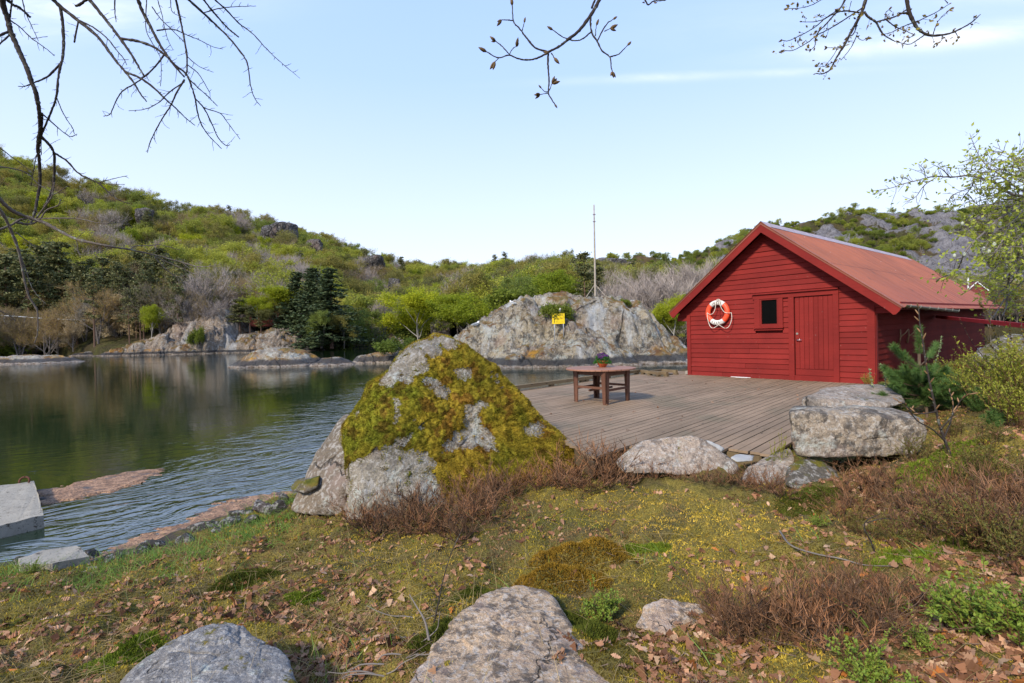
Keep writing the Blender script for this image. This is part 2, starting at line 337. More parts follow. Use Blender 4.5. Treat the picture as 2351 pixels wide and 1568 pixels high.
RUST = plain('rusty_iron', (.12, .04, .02), .85, 0, .4)
WHITEWALL = plain('white_paint', (.72, .72, .72), .6)
CABRED = plain('cabin_red', (.17, .035, .025), .75, 0, .3)
CABGREEN = plain('cabin_green', (.12, .2, .16), .7)
GULLW = plain('gull_white', (.78, .78, .78), .7, 0, .05)
GULLG = plain('gull_grey', (.30, .33, .36), .7)
BILL = plain('gull_bill', (.6, .35, .02), .6)
BRICK = plain('grey_brick', rgb(158, 152, 142), .9, 0, .35, .2, .5)
def leafmat(name, trans=.35, rough=.6, rnd=0., tint=None, spec=.25, nb=None):
    m, t = new_mat(name); col = t.attr()
    if rnd:
        r = t.n('ObjectInfo').outputs['Random']; c2 = t.mix(r, tint[0], tint[1]); col = t.mix(rnd, col, t.mix(1., col, c2, 'MULTIPLY'))
    d = t.n('BsdfPrincipled', {'Base Color': col, 'Roughness': rough, 'Specular IOR Level': spec}).outputs[0]
    if trans:
        tr = t.n('BsdfTranslucent', {0: col}).outputs[0]; d = t.n('MixShader', {0: trans, 1: d, 2: tr}).outputs[0]
    t.out(d); return m
LEAF = leafmat('leaf'); LEAFR = leafmat('tree_leaf', .5, .65, .9, ((1.38, 1.28, .8), (.6, .7, .72))); HEATH = leafmat('heather_twig', 0, .85, .9, ((1.2, 1.0, .85), (.55, .58, .58)), .12); NEEDLE = leafmat('needle', .15, .6)
DRYLEAF = leafmat('dry_leaf', .2, .75); MOSS = leafmat('moss_fibre', .2, .9, spec=.1); GRASS = leafmat('grass_blade', .35, .6); TWIGC = leafmat('twig_colour', 0, .85, spec=.15)
def bark(name, a, b, sc=6., lich=0.):
    m, t = new_mat(name); P = t.obj(); n = t.noise(P, sc*3, 7, .7); col = t.mix(n, a, b)
    if lich: col = t.mix(t.math('MULTIPLY', t.step(t.noise(P, sc*5, 5, .6), .55, .66), lich), col, (.26, .29, .25))
    t.pbr(col, .9, t.bump(n, .5, .01), .15); return m
BARK = bark('dark_bark', (.055, .043, .036), (.022, .018, .018), lich=.35)
BARKG = bark('grey_bark', (.24, .21, .19), (.11, .095, .085), 2.)
BARKP = bark('pine_bark', (.17, .10, .07), (.08, .06, .05), 1.)
BARKB = bark('birch_bark', (.48, .46, .43), (.16, .14, .13), 2.)
def groundmat():
    m, t = new_mat('mossy_ground'); P = t.pos()
    a = t.noise(P, .9, 6, .62); b = t.noise(P, 3.3, 7, .66); c = t.noise(P, 17, 6, .7); f = t.noise(P, 90, 4, .7)
    col = t.mix(t.step(b, .36, .62), (.14, .11, .05), (.20, .165, .04)); col = t.mix(t.math('MULTIPLY', t.step(a, .46, .6), t.step(c, .35, .6)), col, (.34, .26, .055))
    col = t.mix(t.math('MULTIPLY', t.step(a, .5, .36), t.step(c, .4, .6)), col, (.12, .13, .03)); col = t.mix(t.math('MULTIPLY', t.step(c, .56, .68), .7), col, (.10, .065, .04))
    col = t.mix(t.step(f, .38, .6), t.mix(.6, col, (.012, .01, .006)), col)
    z = t.n('SeparateXYZ', {0: P}).outputs[2]; col = t.mix(t.step(t.math('ADD', z, t.math('MULTIPLY', t.math('SUBTRACT', b, .5), .25)), .14, .02), col, t.mix(c, (.03, .026, .022), (.10, .085, .07)))
    h = t.math('ADD', b, t.math('ADD', t.math('MULTIPLY', c, .6), t.math('MULTIPLY', f, .35))); t.pbr(col, .95, t.bump(h, .9, .05), .1); return m
GROUND = groundmat()
def hillmat(name, rocky):
    m, t = new_mat(name); P = t.pos(); a = t.noise(P, .035, 7, .62); b = t.noise(P, .22, 7, .66); c = t.noise(P, 1.4, 5, .65)
    veg = t.mix(t.step(b, .36, .64), (.05, .04, .02), (.07, .07, .02)); veg = t.mix(t.step(c, .5, .65), veg, (.045, .045, .018))
    veg = t.mix(t.math('MULTIPLY', t.step(a, .5, .66), .6), veg, (.13, .085, .045))
    rock = t.mix(t.step(b, .35, .68), rgb(126, 124, 128), rgb(92, 90, 95)); rock = t.mix(t.step(t.noise(t.scl(P, (1, 1, .35)), .5, 8, .7), .52, .66), rock, rgb(66, 63, 64)); rock = t.mix(t.math('MULTIPLY', t.step(c, .5, .7), .5), rock, rgb(150, 146, 146))
    A = t.attr(); mk = t.n('SeparateXYZ', {0: A}).outputs[0]
    mk = t.step(t.math('ADD', mk, t.math('MULTIPLY', t.math('SUBTRACT', b, .5), 1.1)), .42, .56)
    col = t.mix(mk, veg, rock); h = t.math('ADD', t.math('MULTIPLY', b, 3.), t.math('MULTIPLY', c, .5)); t.pbr(col, .92, t.bump(h, 1., 1.2), .15); return m
HILL = hillmat('hillside', 0)
def water():
    m, t = new_mat('water'); P = t.pos()
    wv = t.n('VectorMath', {0: P, 1: t.n('VectorMath', {0: t.n('TexNoise', {'Vector': P, 'Scale': .35, 'Detail': 3.}).outputs['Color'], 1: (2.2, 2.2, 0)}, operation='MULTIPLY').outputs[0]}, operation='ADD').outputs[0]
    rot = t.n('Mapping', {'Vector': wv, 'Rotation': (0, 0, math.radians(-38))}).outputs[0]
    n1 = t.noise(t.scl(rot, (1., 2.7, 1.)), 1.8, 3, .5, .25); n2 = t.noise(t.scl(P, (1., 1.9, 1.)), 6.5, 3, .5); n3 = t.noise(t.scl(P, (.5, 1., 1.)), .16, 3, .5); gust = t.step(t.noise(P, .09, 3, .5), .35, .65)
    h = t.math('ADD', t.math('ADD', n1, t.math('MULTIPLY', n2, .13)), t.math('MULTIPLY', n3, .6))
    sp = t.n('SeparateXYZ', {0: P}); mm = t.math('ADD', sp.outputs[0], t.math('MULTIPLY', t.math('SUBTRACT', sp.outputs[1], 7.), .12)); near = t.math('MULTIPLY', t.step(t.math('ADD', mm, t.math('MULTIPLY', t.math('SUBTRACT', n3, .5), 3.)), -7.2, -4.2), t.step(sp.outputs[1], 34., 14.))
    nrm = t.bump(h, 1., t.math('ADD', t.math('ADD', .003, t.math('MULTIPLY', gust, .003)), t.math('MULTIPLY', near, .026)))
    deep = t.mix(t.noise(P, .2, 3), (.006, .018, .007), (.012, .024, .008))
    d = t.n('BsdfDiffuse', {0: deep}).outputs[0]; gl = t.n('BsdfGlossy', {0: (1., 1., 1.), 1: .035, 'Normal': nrm}, distribution='GGX').outputs[0]
    fr = t.n('Fresnel', {0: 2.7, 1: nrm}).outputs[0]
    t.out(t.n('MixShader', {0: fr, 1: d, 2: gl}).outputs[0]); return m
WATER = water()
def seaweed():
    m, t = new_mat('seaweed'); P = t.pos(); n = t.noise(P, 7, 7, .7); f = t.noise(P, 40, 4, .7)
    col = t.mix(t.step(n, .35, .62), rgb(178, 140, 110), rgb(122, 92, 70)); col = t.mix(t.step(f, .5, .6), col, rgb(74, 60, 50)); col = t.mix(t.step(t.noise(P, 2.2, 6, .65), .54, .62), col, rgb(84, 76, 74))
    t.pbr(col, .7, t.bump(t.math('ADD', n, f), .6, .02), .3); return m
WEED = seaweed()
# ------------------------------------------------------------------ near ground
CTRL = []
for px, py, z in ((0, 1292, 0), (200, 1288, 0), (350, 1238, 0), (500, 1190, 0), (640, 1145, 0), (0, 1325, .24), (250, 1325, .27), (450, 1268, .2), (600, 1215, .2), (700, 1185, .28),
                  (0, 1568, .5), (300, 1500, .5), (600, 1400, .48), (1000, 1568, .68), (1175, 1500, .68), (1600, 1568, .8), (2351, 1568, 1.02), (300, 1380, .38), (0, 1430, .38),
                  (800, 1190, .36), (1000, 1200, .46), (1300, 1130, .62), (1300, 1300, .6), (1500, 1250, .66), (900, 1300, .46), (1420, 1085, .68), (1550, 1085, .76), (1650, 1090, .76), (1750, 1110, .76), (1900, 1180, .78), (2100, 1130, .92),
                  (2351, 1200, 1.12), (2200, 1040, 1.08), (2351, 1020, 1.3), (2351, 920, 1.4), (2230, 920, 1.28), (1800, 1350, .78), (2100, 1350, .92)):
    p = onz(px, py, z); CTRL.append((p[0], p[1], z))
CTRL += [(-7, 5, -.7), (-4.5, 8, -1.1), (-2, 9.5, -1.), (-8, 9, -1.5), (0, 9, -.3), (2, 8, .2), (1, 12, -1.2), (4, 14, -1.), (4, 9, .3), (6, 8, .9), (8, 10, .95), (9, 12.5, .9), (11, 12, .95), (12.5, 9, 1.2), (8, 7, 1.25), (10, 5, 1.6), (6, 3, 1.3), (4, 0, 1.1), (0, 0, .72), (-3, 0, .55), (-6, 2, .3), (-9, 4, -.2), (0, -3, .9), (9, 0, 1.7), (-8, -3, .8),
         (13, 16, .6), (17, 17, .4), (17, 24, -1.), (20, 14, 1.), (6, 18, -1.), (-10, 14, -1.5), (0, 20, -1.5), (12, 22, -1.), (2.2, 6.6, .62), (1.2, 6.8, .5), (0, 7, .2), (3, 5.8, .7)]
CTRL = np.array(CTRL)
def _phi(r): return np.where(r > 1e-9, r*r*np.log(r+1e-12), 0)
_n = len(CTRL); _D = np.linalg.norm(CTRL[:, None, :2]-CTRL[None, :, :2], axis=2)
_A = np.zeros((_n+3, _n+3)); _A[:_n, :_n] = _phi(_D)+np.eye(_n)*.06; _A[:_n, _n] = 1; _A[:_n, _n+1:] = CTRL[:, :2]; _A[_n:, :_n] = _A[:_n, _n:].T
_Wt = np.linalg.solve(_A, np.concatenate([CTRL[:, 2], [0, 0, 0]]))
def Hbase(x, y):
    x = np.atleast_1d(np.asarray(x, float)); y = np.atleast_1d(np.asarray(y, float)); out = np.empty(len(x))
    for a in range(0, len(x), 20000):
        xx, yy = x[a:a+20000], y[a:a+20000]; r = np.hypot(xx[:, None]-CTRL[None, :, 0], yy[:, None]-CTRL[None, :, 1])
        out[a:a+20000] = _phi(r)@_Wt[:_n]+_Wt[_n]+_Wt[_n+1]*xx+_Wt[_n+2]*yy
    return out
def _hdet(x, y):
    P = np.stack([x, y, x*0], 1); return .05*fbm(P*1.3, 3, .5, 3)+.06*fbm(P*4.2, 3, .5, 9)+.075*(.45-worley(P*2.6+.3*np.stack([fbm(P*3, 2, .5, 4)]*3, 1), 6)[0])+.02*np.abs(fbm(P*9, 3, .55, 5))+.008*fbm(P*21, 2, .5, 6)
gx_ = np.linspace(-11, 22, 420); gy_ = np.concatenate([np.linspace(-5, 1.2, 40), np.linspace(1.25, 9, 260), np.linspace(9.1, 26, 120)]); gx_ = np.sort(np.concatenate([np.linspace(-11, -5, 60)[:-1], np.linspace(-5, 6.5, 330), np.linspace(6.6, 22, 90)]))
GXX, GYY = np.meshgrid(gx_, gy_, indexing='ij'); _hx, _hy = GXX.ravel(), GYY.ravel()
HZ = (Hbase(_hx, _hy)); _under = sstep(HZ, .1, .3); HZ = HZ+_hdet(_hx, _hy)*(.35+.65*_under)
MOUND = [(onz(1330, 1290, .68), .34, .12, .13, -.16), (onz(1290, 1335, .68), .30, .11, .09, -.2), (onz(2190, 1085, 1.0), .5, .3, .12, -.3), (onz(1900, 1135, .8), .5, .2, .08, .1), (onz(560, 1330, .4), .3, .1, .06, .2), (onz(450, 1420, .46), .3, .1, .06, .2), (onz(1170, 1470, .7), .78, .62, .045, 0.), (onz(480, 1520, .5), .5, .4, .035, 0.)]
for c, a, b, h, rot in MOUND:
    dx, dy = _hx-c[0], _hy-c[1]; u = dx*math.cos(rot)+dy*math.sin(rot); v = -dx*math.sin(rot)+dy*math.cos(rot); HZ += h*np.exp(-((u/a)**4+(v/b)**4))
HG = HZ.reshape(GXX.shape)
def Hg(x, y):
    x = np.atleast_1d(np.asarray(x, float)); y = np.atleast_1d(np.asarray(y, float))
    i = np.clip(np.searchsorted(gx_, x)-1, 0, len(gx_)-2); j = np.clip(np.searchsorted(gy_, y)-1, 0, len(gy_)-2)
    u = np.clip((x-gx_[i])/(gx_[i+1]-gx_[i]), 0, 1); v = np.clip((y-gy_[j])/(gy_[j+1]-gy_[j]), 0, 1)
    return HG[i, j]*(1-u)*(1-v)+HG[i+1, j]*u*(1-v)+HG[i, j+1]*(1-u)*v+HG[i+1, j+1]*u*v
def H1(x, y): return float(Hg([x], [y])[0])
def gpix(px, py):      # the ground point seen at a traced pixel
    d = ray(px, py); t = np.linspace(1.2, 14, 900); P = EYE+t[:, None]*d; k = np.argmax(P[:, 2] < Hg(P[:, 0], P[:, 1])); return P[k]
mb = MB(); mb.add(np.stack([_hx, _hy, HZ], 1), grid_faces(len(gx_), len(gy_))); tag(mb.build('ground', GROUND, smooth=True), kind='structure')
# seabed sheet to the horizon and the water over it
mb = MB(); mb.add([[-3000, -60, -2.2], [3000, -60, -2.2], [3000, 4000, -2.2], [-3000, 4000, -2.2]], [0, 1, 2, 3]); tag(mb.build('seabed', plain('seabed_mud', (.03, .03, .02), .9)), kind='structure')
mb = MB(); mb.add([[-900, -60, 0], [900, -60, 0], [900, 900, 0], [-900, 900, 0]], [0, 1, 2, 3]); tag(mb.build('water', WATER), kind='structure')
# ------------------------------------------------------------------ far terrain (one sheet rising from the shore to the skyline)
SK1 = np.array([(-900, 330), (-300, 330), (0, 368), (130, 405), (250, 440), (400, 485), (520, 505), (600, 520), (690, 545), (760, 570), (830, 600), (880, 612), (905, 632), (1000, 632), (1100, 634), (1200, 624), (1300, 622), (1400, 640), (1600, 640), (1800, 640), (2100, 650), (2351, 650), (2800, 640), (3400, 630)])
SHORE = np.array([(-900, 140), (0, 128), (120, 120), (230, 104), (470, 100), (560, 104), (700, 116), (790, 150), (880, 165), (980, 150), (1050, 120), (1300, 105), (1600, 110), (1900, 150), (2400, 170), (3400, 160)])
RIDG = np.array([(-900, 330), (0, 300), (400, 300), (800, 290), (900, 270), (1200, 260), (1500, 250), (1900, 290), (2400, 330), (3400, 330)])
def ridge_z(px, D): py = np.interp(px, SK1[:, 0], SK1[:, 1]); return 2.25+(hor(px)-py)/FOC*D
def Zfar(px, D):
    px = np.asarray(px, float); D = np.asarray(D, float); ds = np.interp(px, SHORE[:, 0], SHORE[:, 1]); dr = np.interp(px, RIDG[:, 0], RIDG[:, 1]); zr = ridge_z(px, dr)-6.5
    u = np.clip((D-ds)/(dr-ds), -1, 3); x = (px-CX)/FOC*D; P = np.stack([x/55, D/55, x*0], 1)
    z = np.where(u < 0, u*30, np.where(u <= 1, 1.6*sstep(u, 0, .012)+(zr-1.6)*np.abs(u)**1.22, zr*(1-(u-1)*.25)))
    n = fbm(P, 4, .5, 21)*sstep(u, .03, .35)*(.5-.3*sstep(u, .8, 1.))*np.clip(zr, 8, 90)*.2
    return z+n+.35*pnoise(P*9, 4)*sstep(u, 0, .05)
pxs = np.arange(-900, 3400, 14.); us = np.concatenate([np.linspace(-.06, .1, 22), np.linspace(.115, 1.5, 95)])
PX, UU = np.meshgrid(pxs, us, indexing='ij'); ds = np.interp(PX, SHORE[:, 0], SHORE[:, 1]); dr = np.interp(PX, RIDG[:, 0], RIDG[:, 1]); DD = ds+UU*(dr-ds)
zz = Zfar(PX.ravel(), DD.ravel()); xx = (PX.ravel()-CX)/FOC*DD.ravel(); P = np.stack([xx, DD.ravel(), zz], 1)
rk = np.clip(.18+.45*fbm(P/34, 4, .5, 31), 0, 1)*sstep(UU.ravel(), .25, .6); mb = MB(); mb.add(P, grid_faces(len(pxs), len(us)), np.stack([rk, rk, rk], 1)); tag(mb.build('hills', HILL, smooth=True), kind='structure')
# the bare rocky mountain beyond, to the right
SK2 = np.array([(1150, 640), (1300, 628), (1380, 598), (1440, 602), (1520, 592), (1590, 590), (1640, 572), (1690, 545), (1720, 528), (1760, 520), (1830, 526), (1870, 516), (1900, 505), (1950, 491), (2000, 490), (2080, 494), (2150, 488), (2200, 484), (2260, 468), (2351, 452), (2600, 430), (3600, 450)])
def Zmt(px, D):
    t = np.interp(px, SK2[:, 0], SK2[:, 1]); dr = 470.; zr = 2.25+(hor(px)-t)/FOC*dr; u = np.clip((D-230)/(dr-230), -.2, 2); x = (px-CX)/FOC*D; P = np.stack([x, D, x*0], 1)
    base = np.where(u <= 1, zr*np.abs(u)**.95*np.sign(u), zr*(1-.3*(u-1)))
    w1, w2, _ = worley(P/np.array([38, 26, 1]), 5); w3, w4, _ = worley(P/np.array([15, 11, 1]), 8)
    w5, _, _ = worley(P/np.array([6, 4.5, 1]), 18); dome = (.55-w1)*24+(.5-w3)*10+(.5-w5)*3; veg = np.clip(.76+.9*fbm(P/60, 4, .55, 44)-.9*(.55-w1)-.55*(.5-w3), 0, 1)
    return base+(dome*.8+2.5*fbm(P/9, 3, .5, 12))*sstep(u, .0, .2)*(1-.55*sstep(u, .85, 1.)), veg
pxs = np.arange(1150, 3000, 5.); us = np.linspace(-.1, 1.3, 190); PX, UU = np.meshgrid(pxs, us, indexing='ij'); DD = 230+UU*240
zz, veg = Zmt(PX.ravel(), DD.ravel()); P = np.stack([(PX.ravel()-CX)/FOC*DD.ravel(), DD.ravel(), zz], 1); rk = 1.05-veg
mb = MB(); mb.add(P, grid_faces(len(pxs), len(us)), np.stack([rk, rk, rk], 1)); tag(mb.build('mountain', HILL, smooth=False), kind='structure')
# ------------------------------------------------------------------ rocks
def sphere(sub):
    bm = bmesh.new(); bmesh.ops.create_icosphere(bm, subdivisions=sub, radius=1); bm.verts.ensure_lookup_table()
    V = np.array([v.co[:] for v in bm.verts]); F = np.array([[v.index for v in f.verts] for f in bm.faces]); bm.free(); return V, F
_SPH = {}
def hull_rock(pts, sub=6, p=40, amp=.02, fs=3., seed=1, big=0.):
    """star-shaped rock: the rounded convex hull of pts, with noise"""
    if sub not in _SPH: _SPH[sub] = sphere(sub)
    D, F = _SPH[sub]; pts = np.asarray(pts, float); c = pts.mean(0); bm = bmesh.new()
    for q in pts-c: bm.verts.new(q)
    r = bmesh.ops.convex_hull(bm, input=bm.verts); bm.normal_update(); N, dd = [], []
    for f in bm.faces:
        n = np.array(f.normal[:]); d = float(n@np.array(f.verts[0].co[:]))
        if d < 0: n, d = -n, -d
        if d > 1e-4: N.append(n); dd.append(d)
    bm.free(); N = np.array(N); dd = np.array(dd)
    q = np.clip(D@N.T/dd[None], 0, None); m = q.max(1); R = 1/(m*((q/m[:, None])**p).sum(1)**(1/p)); V = D*R[:, None]
    n = fbm(V*fs+seed*7.1, 5, .55, seed)*amp; w1, w2, _ = worley(V*fs*.55+seed*3.3, seed); n = n+big*(.5-w1)-amp*.35*np.clip(1-(w2-w1)/.05, 0, 1)
    return V*(1+n/np.maximum(R, .05))[:, None]+c, F
def rock_thing(name, label, cat, pts, mat, group=None, **k):
    V, F = hull_rock(pts, **k); base = [V[:, 0].mean(), V[:, 1].mean(), V[:, 2].min()]; mb = MB(); mb.add(V, F); return tag(mb.build(name, mat, smooth=True, org=base), label, cat, group), V, F
def island(name, label, humps, mat, thick, nx=200, ny=110, seed=3, ledge=.35, cat='rock islet', group=None, rough=1., powr=.62):
    """humps: list of (front waterline depth, thickness, crest polyline in traced pixels)"""
    xs0, xs1, d0, d1 = 1e9, -1e9, 1e9, -1e9
    for D0, T, pl in humps:
        Dm = D0+T*.5; xs0 = min(xs0, (pl[0][0]-CX)/FOC*Dm); xs1 = max(xs1, (pl[-1][0]-CX)/FOC*Dm); d0 = min(d0, D0); d1 = max(d1, D0+T)
    X, Y = np.meshgrid(np.linspace(xs0-.6, xs1+.6, nx), np.linspace(d0-.6, d1+.6, ny), indexing='ij'); x, y = X.ravel(), Y.ravel(); h = np.full(len(x), -1.2)
    P = np.stack([x, y, x*0], 1); wx = x+.5*thick*.1*fbm(P/thick*5, 3, .5, seed+1); wy = y+.9*thick*.1*fbm(P/thick*5, 3, .5, seed+2)
    for D0, T, pl in humps:
        Dm = D0+T*.5; pl = np.array(pl, float); cx_ = (pl[:, 0]-CX)/FOC*Dm; cz = 2.25+(hor(pl[:, 0])-pl[:, 1])/FOC*Dm
        c = np.interp(wx, cx_, cz, left=-1.2, right=-1.2); v = np.clip((wy-D0)/T, 0, 1); s = np.sin(v*PI)**powr
        inside = (wy > D0-.001) & (wy < D0+T)
        hh = np.where(inside, -.9+(c+.9)*s, -1.2); h = np.maximum(h, hh)
    w1, w2, val = worley(P/np.array([2.3, 2.6, 1])*rough/(.35+.065*thick)*1.0+.15*np.stack([fbm(P*.5, 3, .5, 2)]*3, 1), seed)
    up = sstep(h, -.3, 1.2); h = h+up*(ledge*(val-.5)*1.1-ledge*.9*np.clip(1-(w2-w1)/.09, 0, 1)+ledge*.42*fbm(P*1.1*rough, 4, .55, seed)+ledge*.22*fbm(P*4*rough, 3, .5, seed+5))
    mb = MB(); mb.add(np.stack([x, y, h], 1), grid_faces(nx, ny)); o = mb.build(name, mat, smooth=True, org=[(xs0+xs1)/2, (d0+d1)/2, 0]); tag(o, label, cat, group)
    def hz(xq, yq):
        i = int(np.clip(round((xq-xs0+.6)/(xs1-xs0+1.2)*(nx-1)), 0, nx-1)); j = int(np.clip(round((yq-d0+.6)/(d1-d0+1.2)*(ny-1)), 0, ny-1)); return h.reshape(nx, ny)[i, j]
    return o, hz
isle, isle_h = island('rock_islet', 'large whitish grey rock islet carrying the yellow sign and the bare pole', [
    (37, 13, [(1035, 800), (1050, 772), (1085, 745), (1120, 722), (1160, 700), (1200, 686), (1250, 679), (1290, 676), (1370, 677), (1420, 682), (1450, 693), (1490, 725), (1520, 758), (1548, 795), (1575, 832)]),
    (33.5, 8, [(1110, 842), (1160, 812), (1220, 796), (1290, 783), (1322, 760), (1350, 752), (1385, 765), (1420, 800), (1460, 835)]),
    (34.5, 7, [(1420, 842), (1450, 815), (1500, 795), (1540, 808), (1572, 838)])], GR_ISLE, 13, 250, 150, 11, .5, rough=.8)
island('skerry', 'low whitish bare skerry topped with dry grass left of the mossy boulder', [(42, 8, [(525, 850), (560, 828), (590, 808), (615, 796), (660, 797), (700, 808), (730, 826), (742, 845)]), (42, 6, [(715, 848), (740, 822), (775, 820), (800, 828), (830, 842), (850, 850)])], GR_SKER, 7, 200, 80, 4, .16)
island('skerry', 'orange lichened skerry rock just behind the mossy boulder tip', [(45, 6, [(800, 850), (825, 818), (860, 808), (905, 806), (960, 800), (1000, 820)])], GR_SKER, 6, 110, 60, 8, .2)
island('skerry', 'flat skerry at the left edge of the photo', [(62, 9, [(-120, 835), (-60, 822), (0, 820), (60, 814), (115, 815), (150, 822), (195, 836)])], GR_SKER, 9, 150, 60, 6, .22)
island('shore_cliff', 'speckled grey cliff by the water under the red cabin', [(100, 16, [(405, 815), (415, 770), (425, 735), (450, 730), (470, 745), (480, 725), (520, 712), (545, 735), (560, 770), (610, 765), (650, 750), (690, 755), (712, 775), (735, 808)]), (97, 10, [(225, 822), (260, 805), (300, 796), (335, 778), (360, 768), (410, 772), (440, 790), (470, 800), (490, 812)])], GR_CLIFF, 16, 240, 90, 5, .9, 'cliff', powr=.45)
island('shore_rock', 'rounded rock with brown heath across the narrow inlet', [(118, 12, [(790, 800), (812, 775), (850, 767), (900, 768), (935, 785), (960, 806)])], GR_CLIFF, 12, 120, 60, 9, .5, 'rock')
island('shore_rock', 'grey shore slab at the foot of the left wood', [(104, 7, [(170, 818), (185, 810), (205, 806), (225, 815)])], GR_CLIFF, 7, 50, 30, 9, .3, 'rock')
island('shore_rock', 'bare rock shore glimpsed left of the boathouse corner', [(60, 9, [(1530, 815), (1550, 800), (1585, 792), (1660, 790), (1700, 812)])], GR_ISLE, 9, 80, 40, 9, .4, 'rock')
# skyline outcrops
for lab, px, py, w, h, D in (('dark split crag breaking the skyline of the wooded hill', 645, 540, 62, 46, 285), ('lone dark outcrop below the skyline right of the split crag', 722, 562, 36, 26, 282), ('flat topped grey outcrop low on the hill ridge', 850, 600, 60, 18, 275),
                             ('small grey crag in the wood at the far left', 30, 528, 44, 40, 235), ('grey crag among green trees on the left slope', 330, 490, 30, 24, 262), ('small grey rock face in the wood above the bright green birch', 905, 652, 24, 22, 230), ('grey rock wedge beside the bright green birch', 1012, 715, 40, 32, 150), ('pale grey domes showing behind the dark pine', 1405, 605, 60, 20, 300), ('far grey crest beside the pines in the middle', 1170, 630, 90, 16, 255)):
    D *= .86; w *= 1.25; h *= 1.3; c = ond(px, py, D); k = D/FOC; rng = np.random.default_rng(px); pts = [c+np.array([(rng.random()-.5)*w*k, (rng.random()-.5)*w*k*.9, (rng.random()-.5)*h*k]) for _ in range(26)]+[c+np.array([s*w*k*.5, 0, -h*k*1.5]) for s in (-1, 1)]+[c+np.array([s*w*k*.28, 0, h*k*.42]) for s in (-1, .6)]
    rock_thing('rocky_outcrop', lab, 'outcrop', pts, GR_FAR, sub=5, p=14, amp=1.1, fs=.12, seed=px % 9, big=1.4)
# ------------------------------------------------------------------ boathouse (local frame: s along the gable to the right, v into the depth, z up)
E1 = np.array([.63513, -.7724, 0]); E2 = np.array([.7724, .63513, 0]); BA = np.array([7.5544, 13.2995, 0]); BAX = [E1, E2, [0, 0, 1]]
SC_, ZT, SL, SL0, SR0, EL, ER = -.72, 5.17, .803, -3.18, 1.75, -3.60, 2.36
def bw(s, v, z): return BA+E1*s+E2*v+np.array([0, 0, z])
def zt(s): return ZT-SL*abs(s-SC_)
def shear(v): return .0165*max(v, 0)
house = thing('boathouse', 'red timber boathouse with a faded corrugated roof standing on the deck', 'boathouse', bw(-.7, 4, .9))
def BM(): return MB(BA, BAX)
rng = np.random.default_rng(3)
def hexa(mb, q, **k): mb.add(q, [[3, 2, 1, 0], [4, 5, 6, 7], [0, 1, 5, 4], [1, 2, 6, 5], [2, 3, 7, 6], [3, 0, 4, 7]], **k)
def front_board(mb, a0, b0, a1, b1, z0, z1):
    if b0-a0 > 2.2 and rng.random() < .8 and a0 == a1: m_ = rng.uniform(a0+.6, b0-.6); front_board(mb, a0, m_-.002, a1, m_-.002, z0, z1); return front_board(mb, m_+.002, b0, m_+.002, b1, z0, z1)
    c = (.86+.28*rng.random(),)*3; j = rng.normal()*.002
    hexa(mb, [(a0, -.028+j, z0+.004), (b0, -.028+j, z0+.004), (b0, .02, z0), (a0, .02, z0), (a1, -.007+j, z1), (b1, -.007+j, z1), (b1, .02, z1), (a1, .02, z1)], col=c)
mb = BM(); z = .888; pitch = .1416
while z < 4.98:
    z1 = z+pitch; hb, ht = (5.03-z)/SL, (5.03-z1)/SL
    if ht < .03: break
    if z1 < 2.69: segs = [(-3.07, 1.61, -3.07, 1.61)]
    else: hb2, ht2 = min(hb, 2.80), min(ht, 2.80); segs = [(SC_-hb2, SC_+hb2, SC_-ht2, SC_+ht2)]
    for (a0, b0, a1, b1) in segs:
        cuts = []
        if z1 > 2.30 and z < 3.24: cuts.append((-1.06, -.33))
        if z < 3.24: cuts.append((-.18, .99))
        cur = a0
        for ca, cb in cuts: front_board(mb, cur, ca, max(cur, a1) if cur == a0 else cur, ca, z, z1); cur = cb
        front_board(mb, cur, b0, a1 if cur == a0 else cur, b1, z, z1)
    z = z1
zz = np.array([.88, 2.69, 2.69]); back = [(-3.1, .03, .88), (1.7, .03, .88), (1.7, .03, 2.7), (SC_+2.8, .03, 2.7), (SC_, .03, 5.0), (SC_-2.8, .03, 2.7), (-3.1, .03, 2.7)]
mb.add(back, np.arange(7), (.5, .5, .5)); mb.build('front_wall', RED, house)
def side_boards(s, sgn, v0, v1, name, mat):
    mb = BM(); z = .888
    while z < 2.78:
        for a in (v0,):
            b = v1; c = (.88+.24*rng.random(),)*3; za, zb = z+shear(a), z+shear(b); p = pitch
            hexa(mb, [(s+sgn*.03, a, za+.004), (s+sgn*.03, b, zb+.004), (s, b, zb), (s, a, za), (s+sgn*.008, a, za+p), (s+sgn*.008, b, zb+p), (s, b, zb+p), (s, a, za+p)], col=c)
        z += pitch
    return mb.build(name, mat, house)
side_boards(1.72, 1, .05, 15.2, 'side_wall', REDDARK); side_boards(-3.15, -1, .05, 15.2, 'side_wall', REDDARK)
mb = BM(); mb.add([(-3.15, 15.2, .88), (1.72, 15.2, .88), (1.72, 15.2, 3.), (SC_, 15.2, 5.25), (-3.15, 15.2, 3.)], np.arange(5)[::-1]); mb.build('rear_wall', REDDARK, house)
for s0, s1 in ((-3.185, -3.065), (1.60, 1.755)):
    mb = BM(); mb.box(((s0+s1)/2, -.018, 1.83), (s1-s0, .055, 1.9)); sx_ = s0 if s0 < 0 else s1-.02; mb.box((sx_+(.012 if s0 > 0 else -.006), .08, 1.83), (.045, .135, 1.9)); mb.build('corner_board', RED, house)
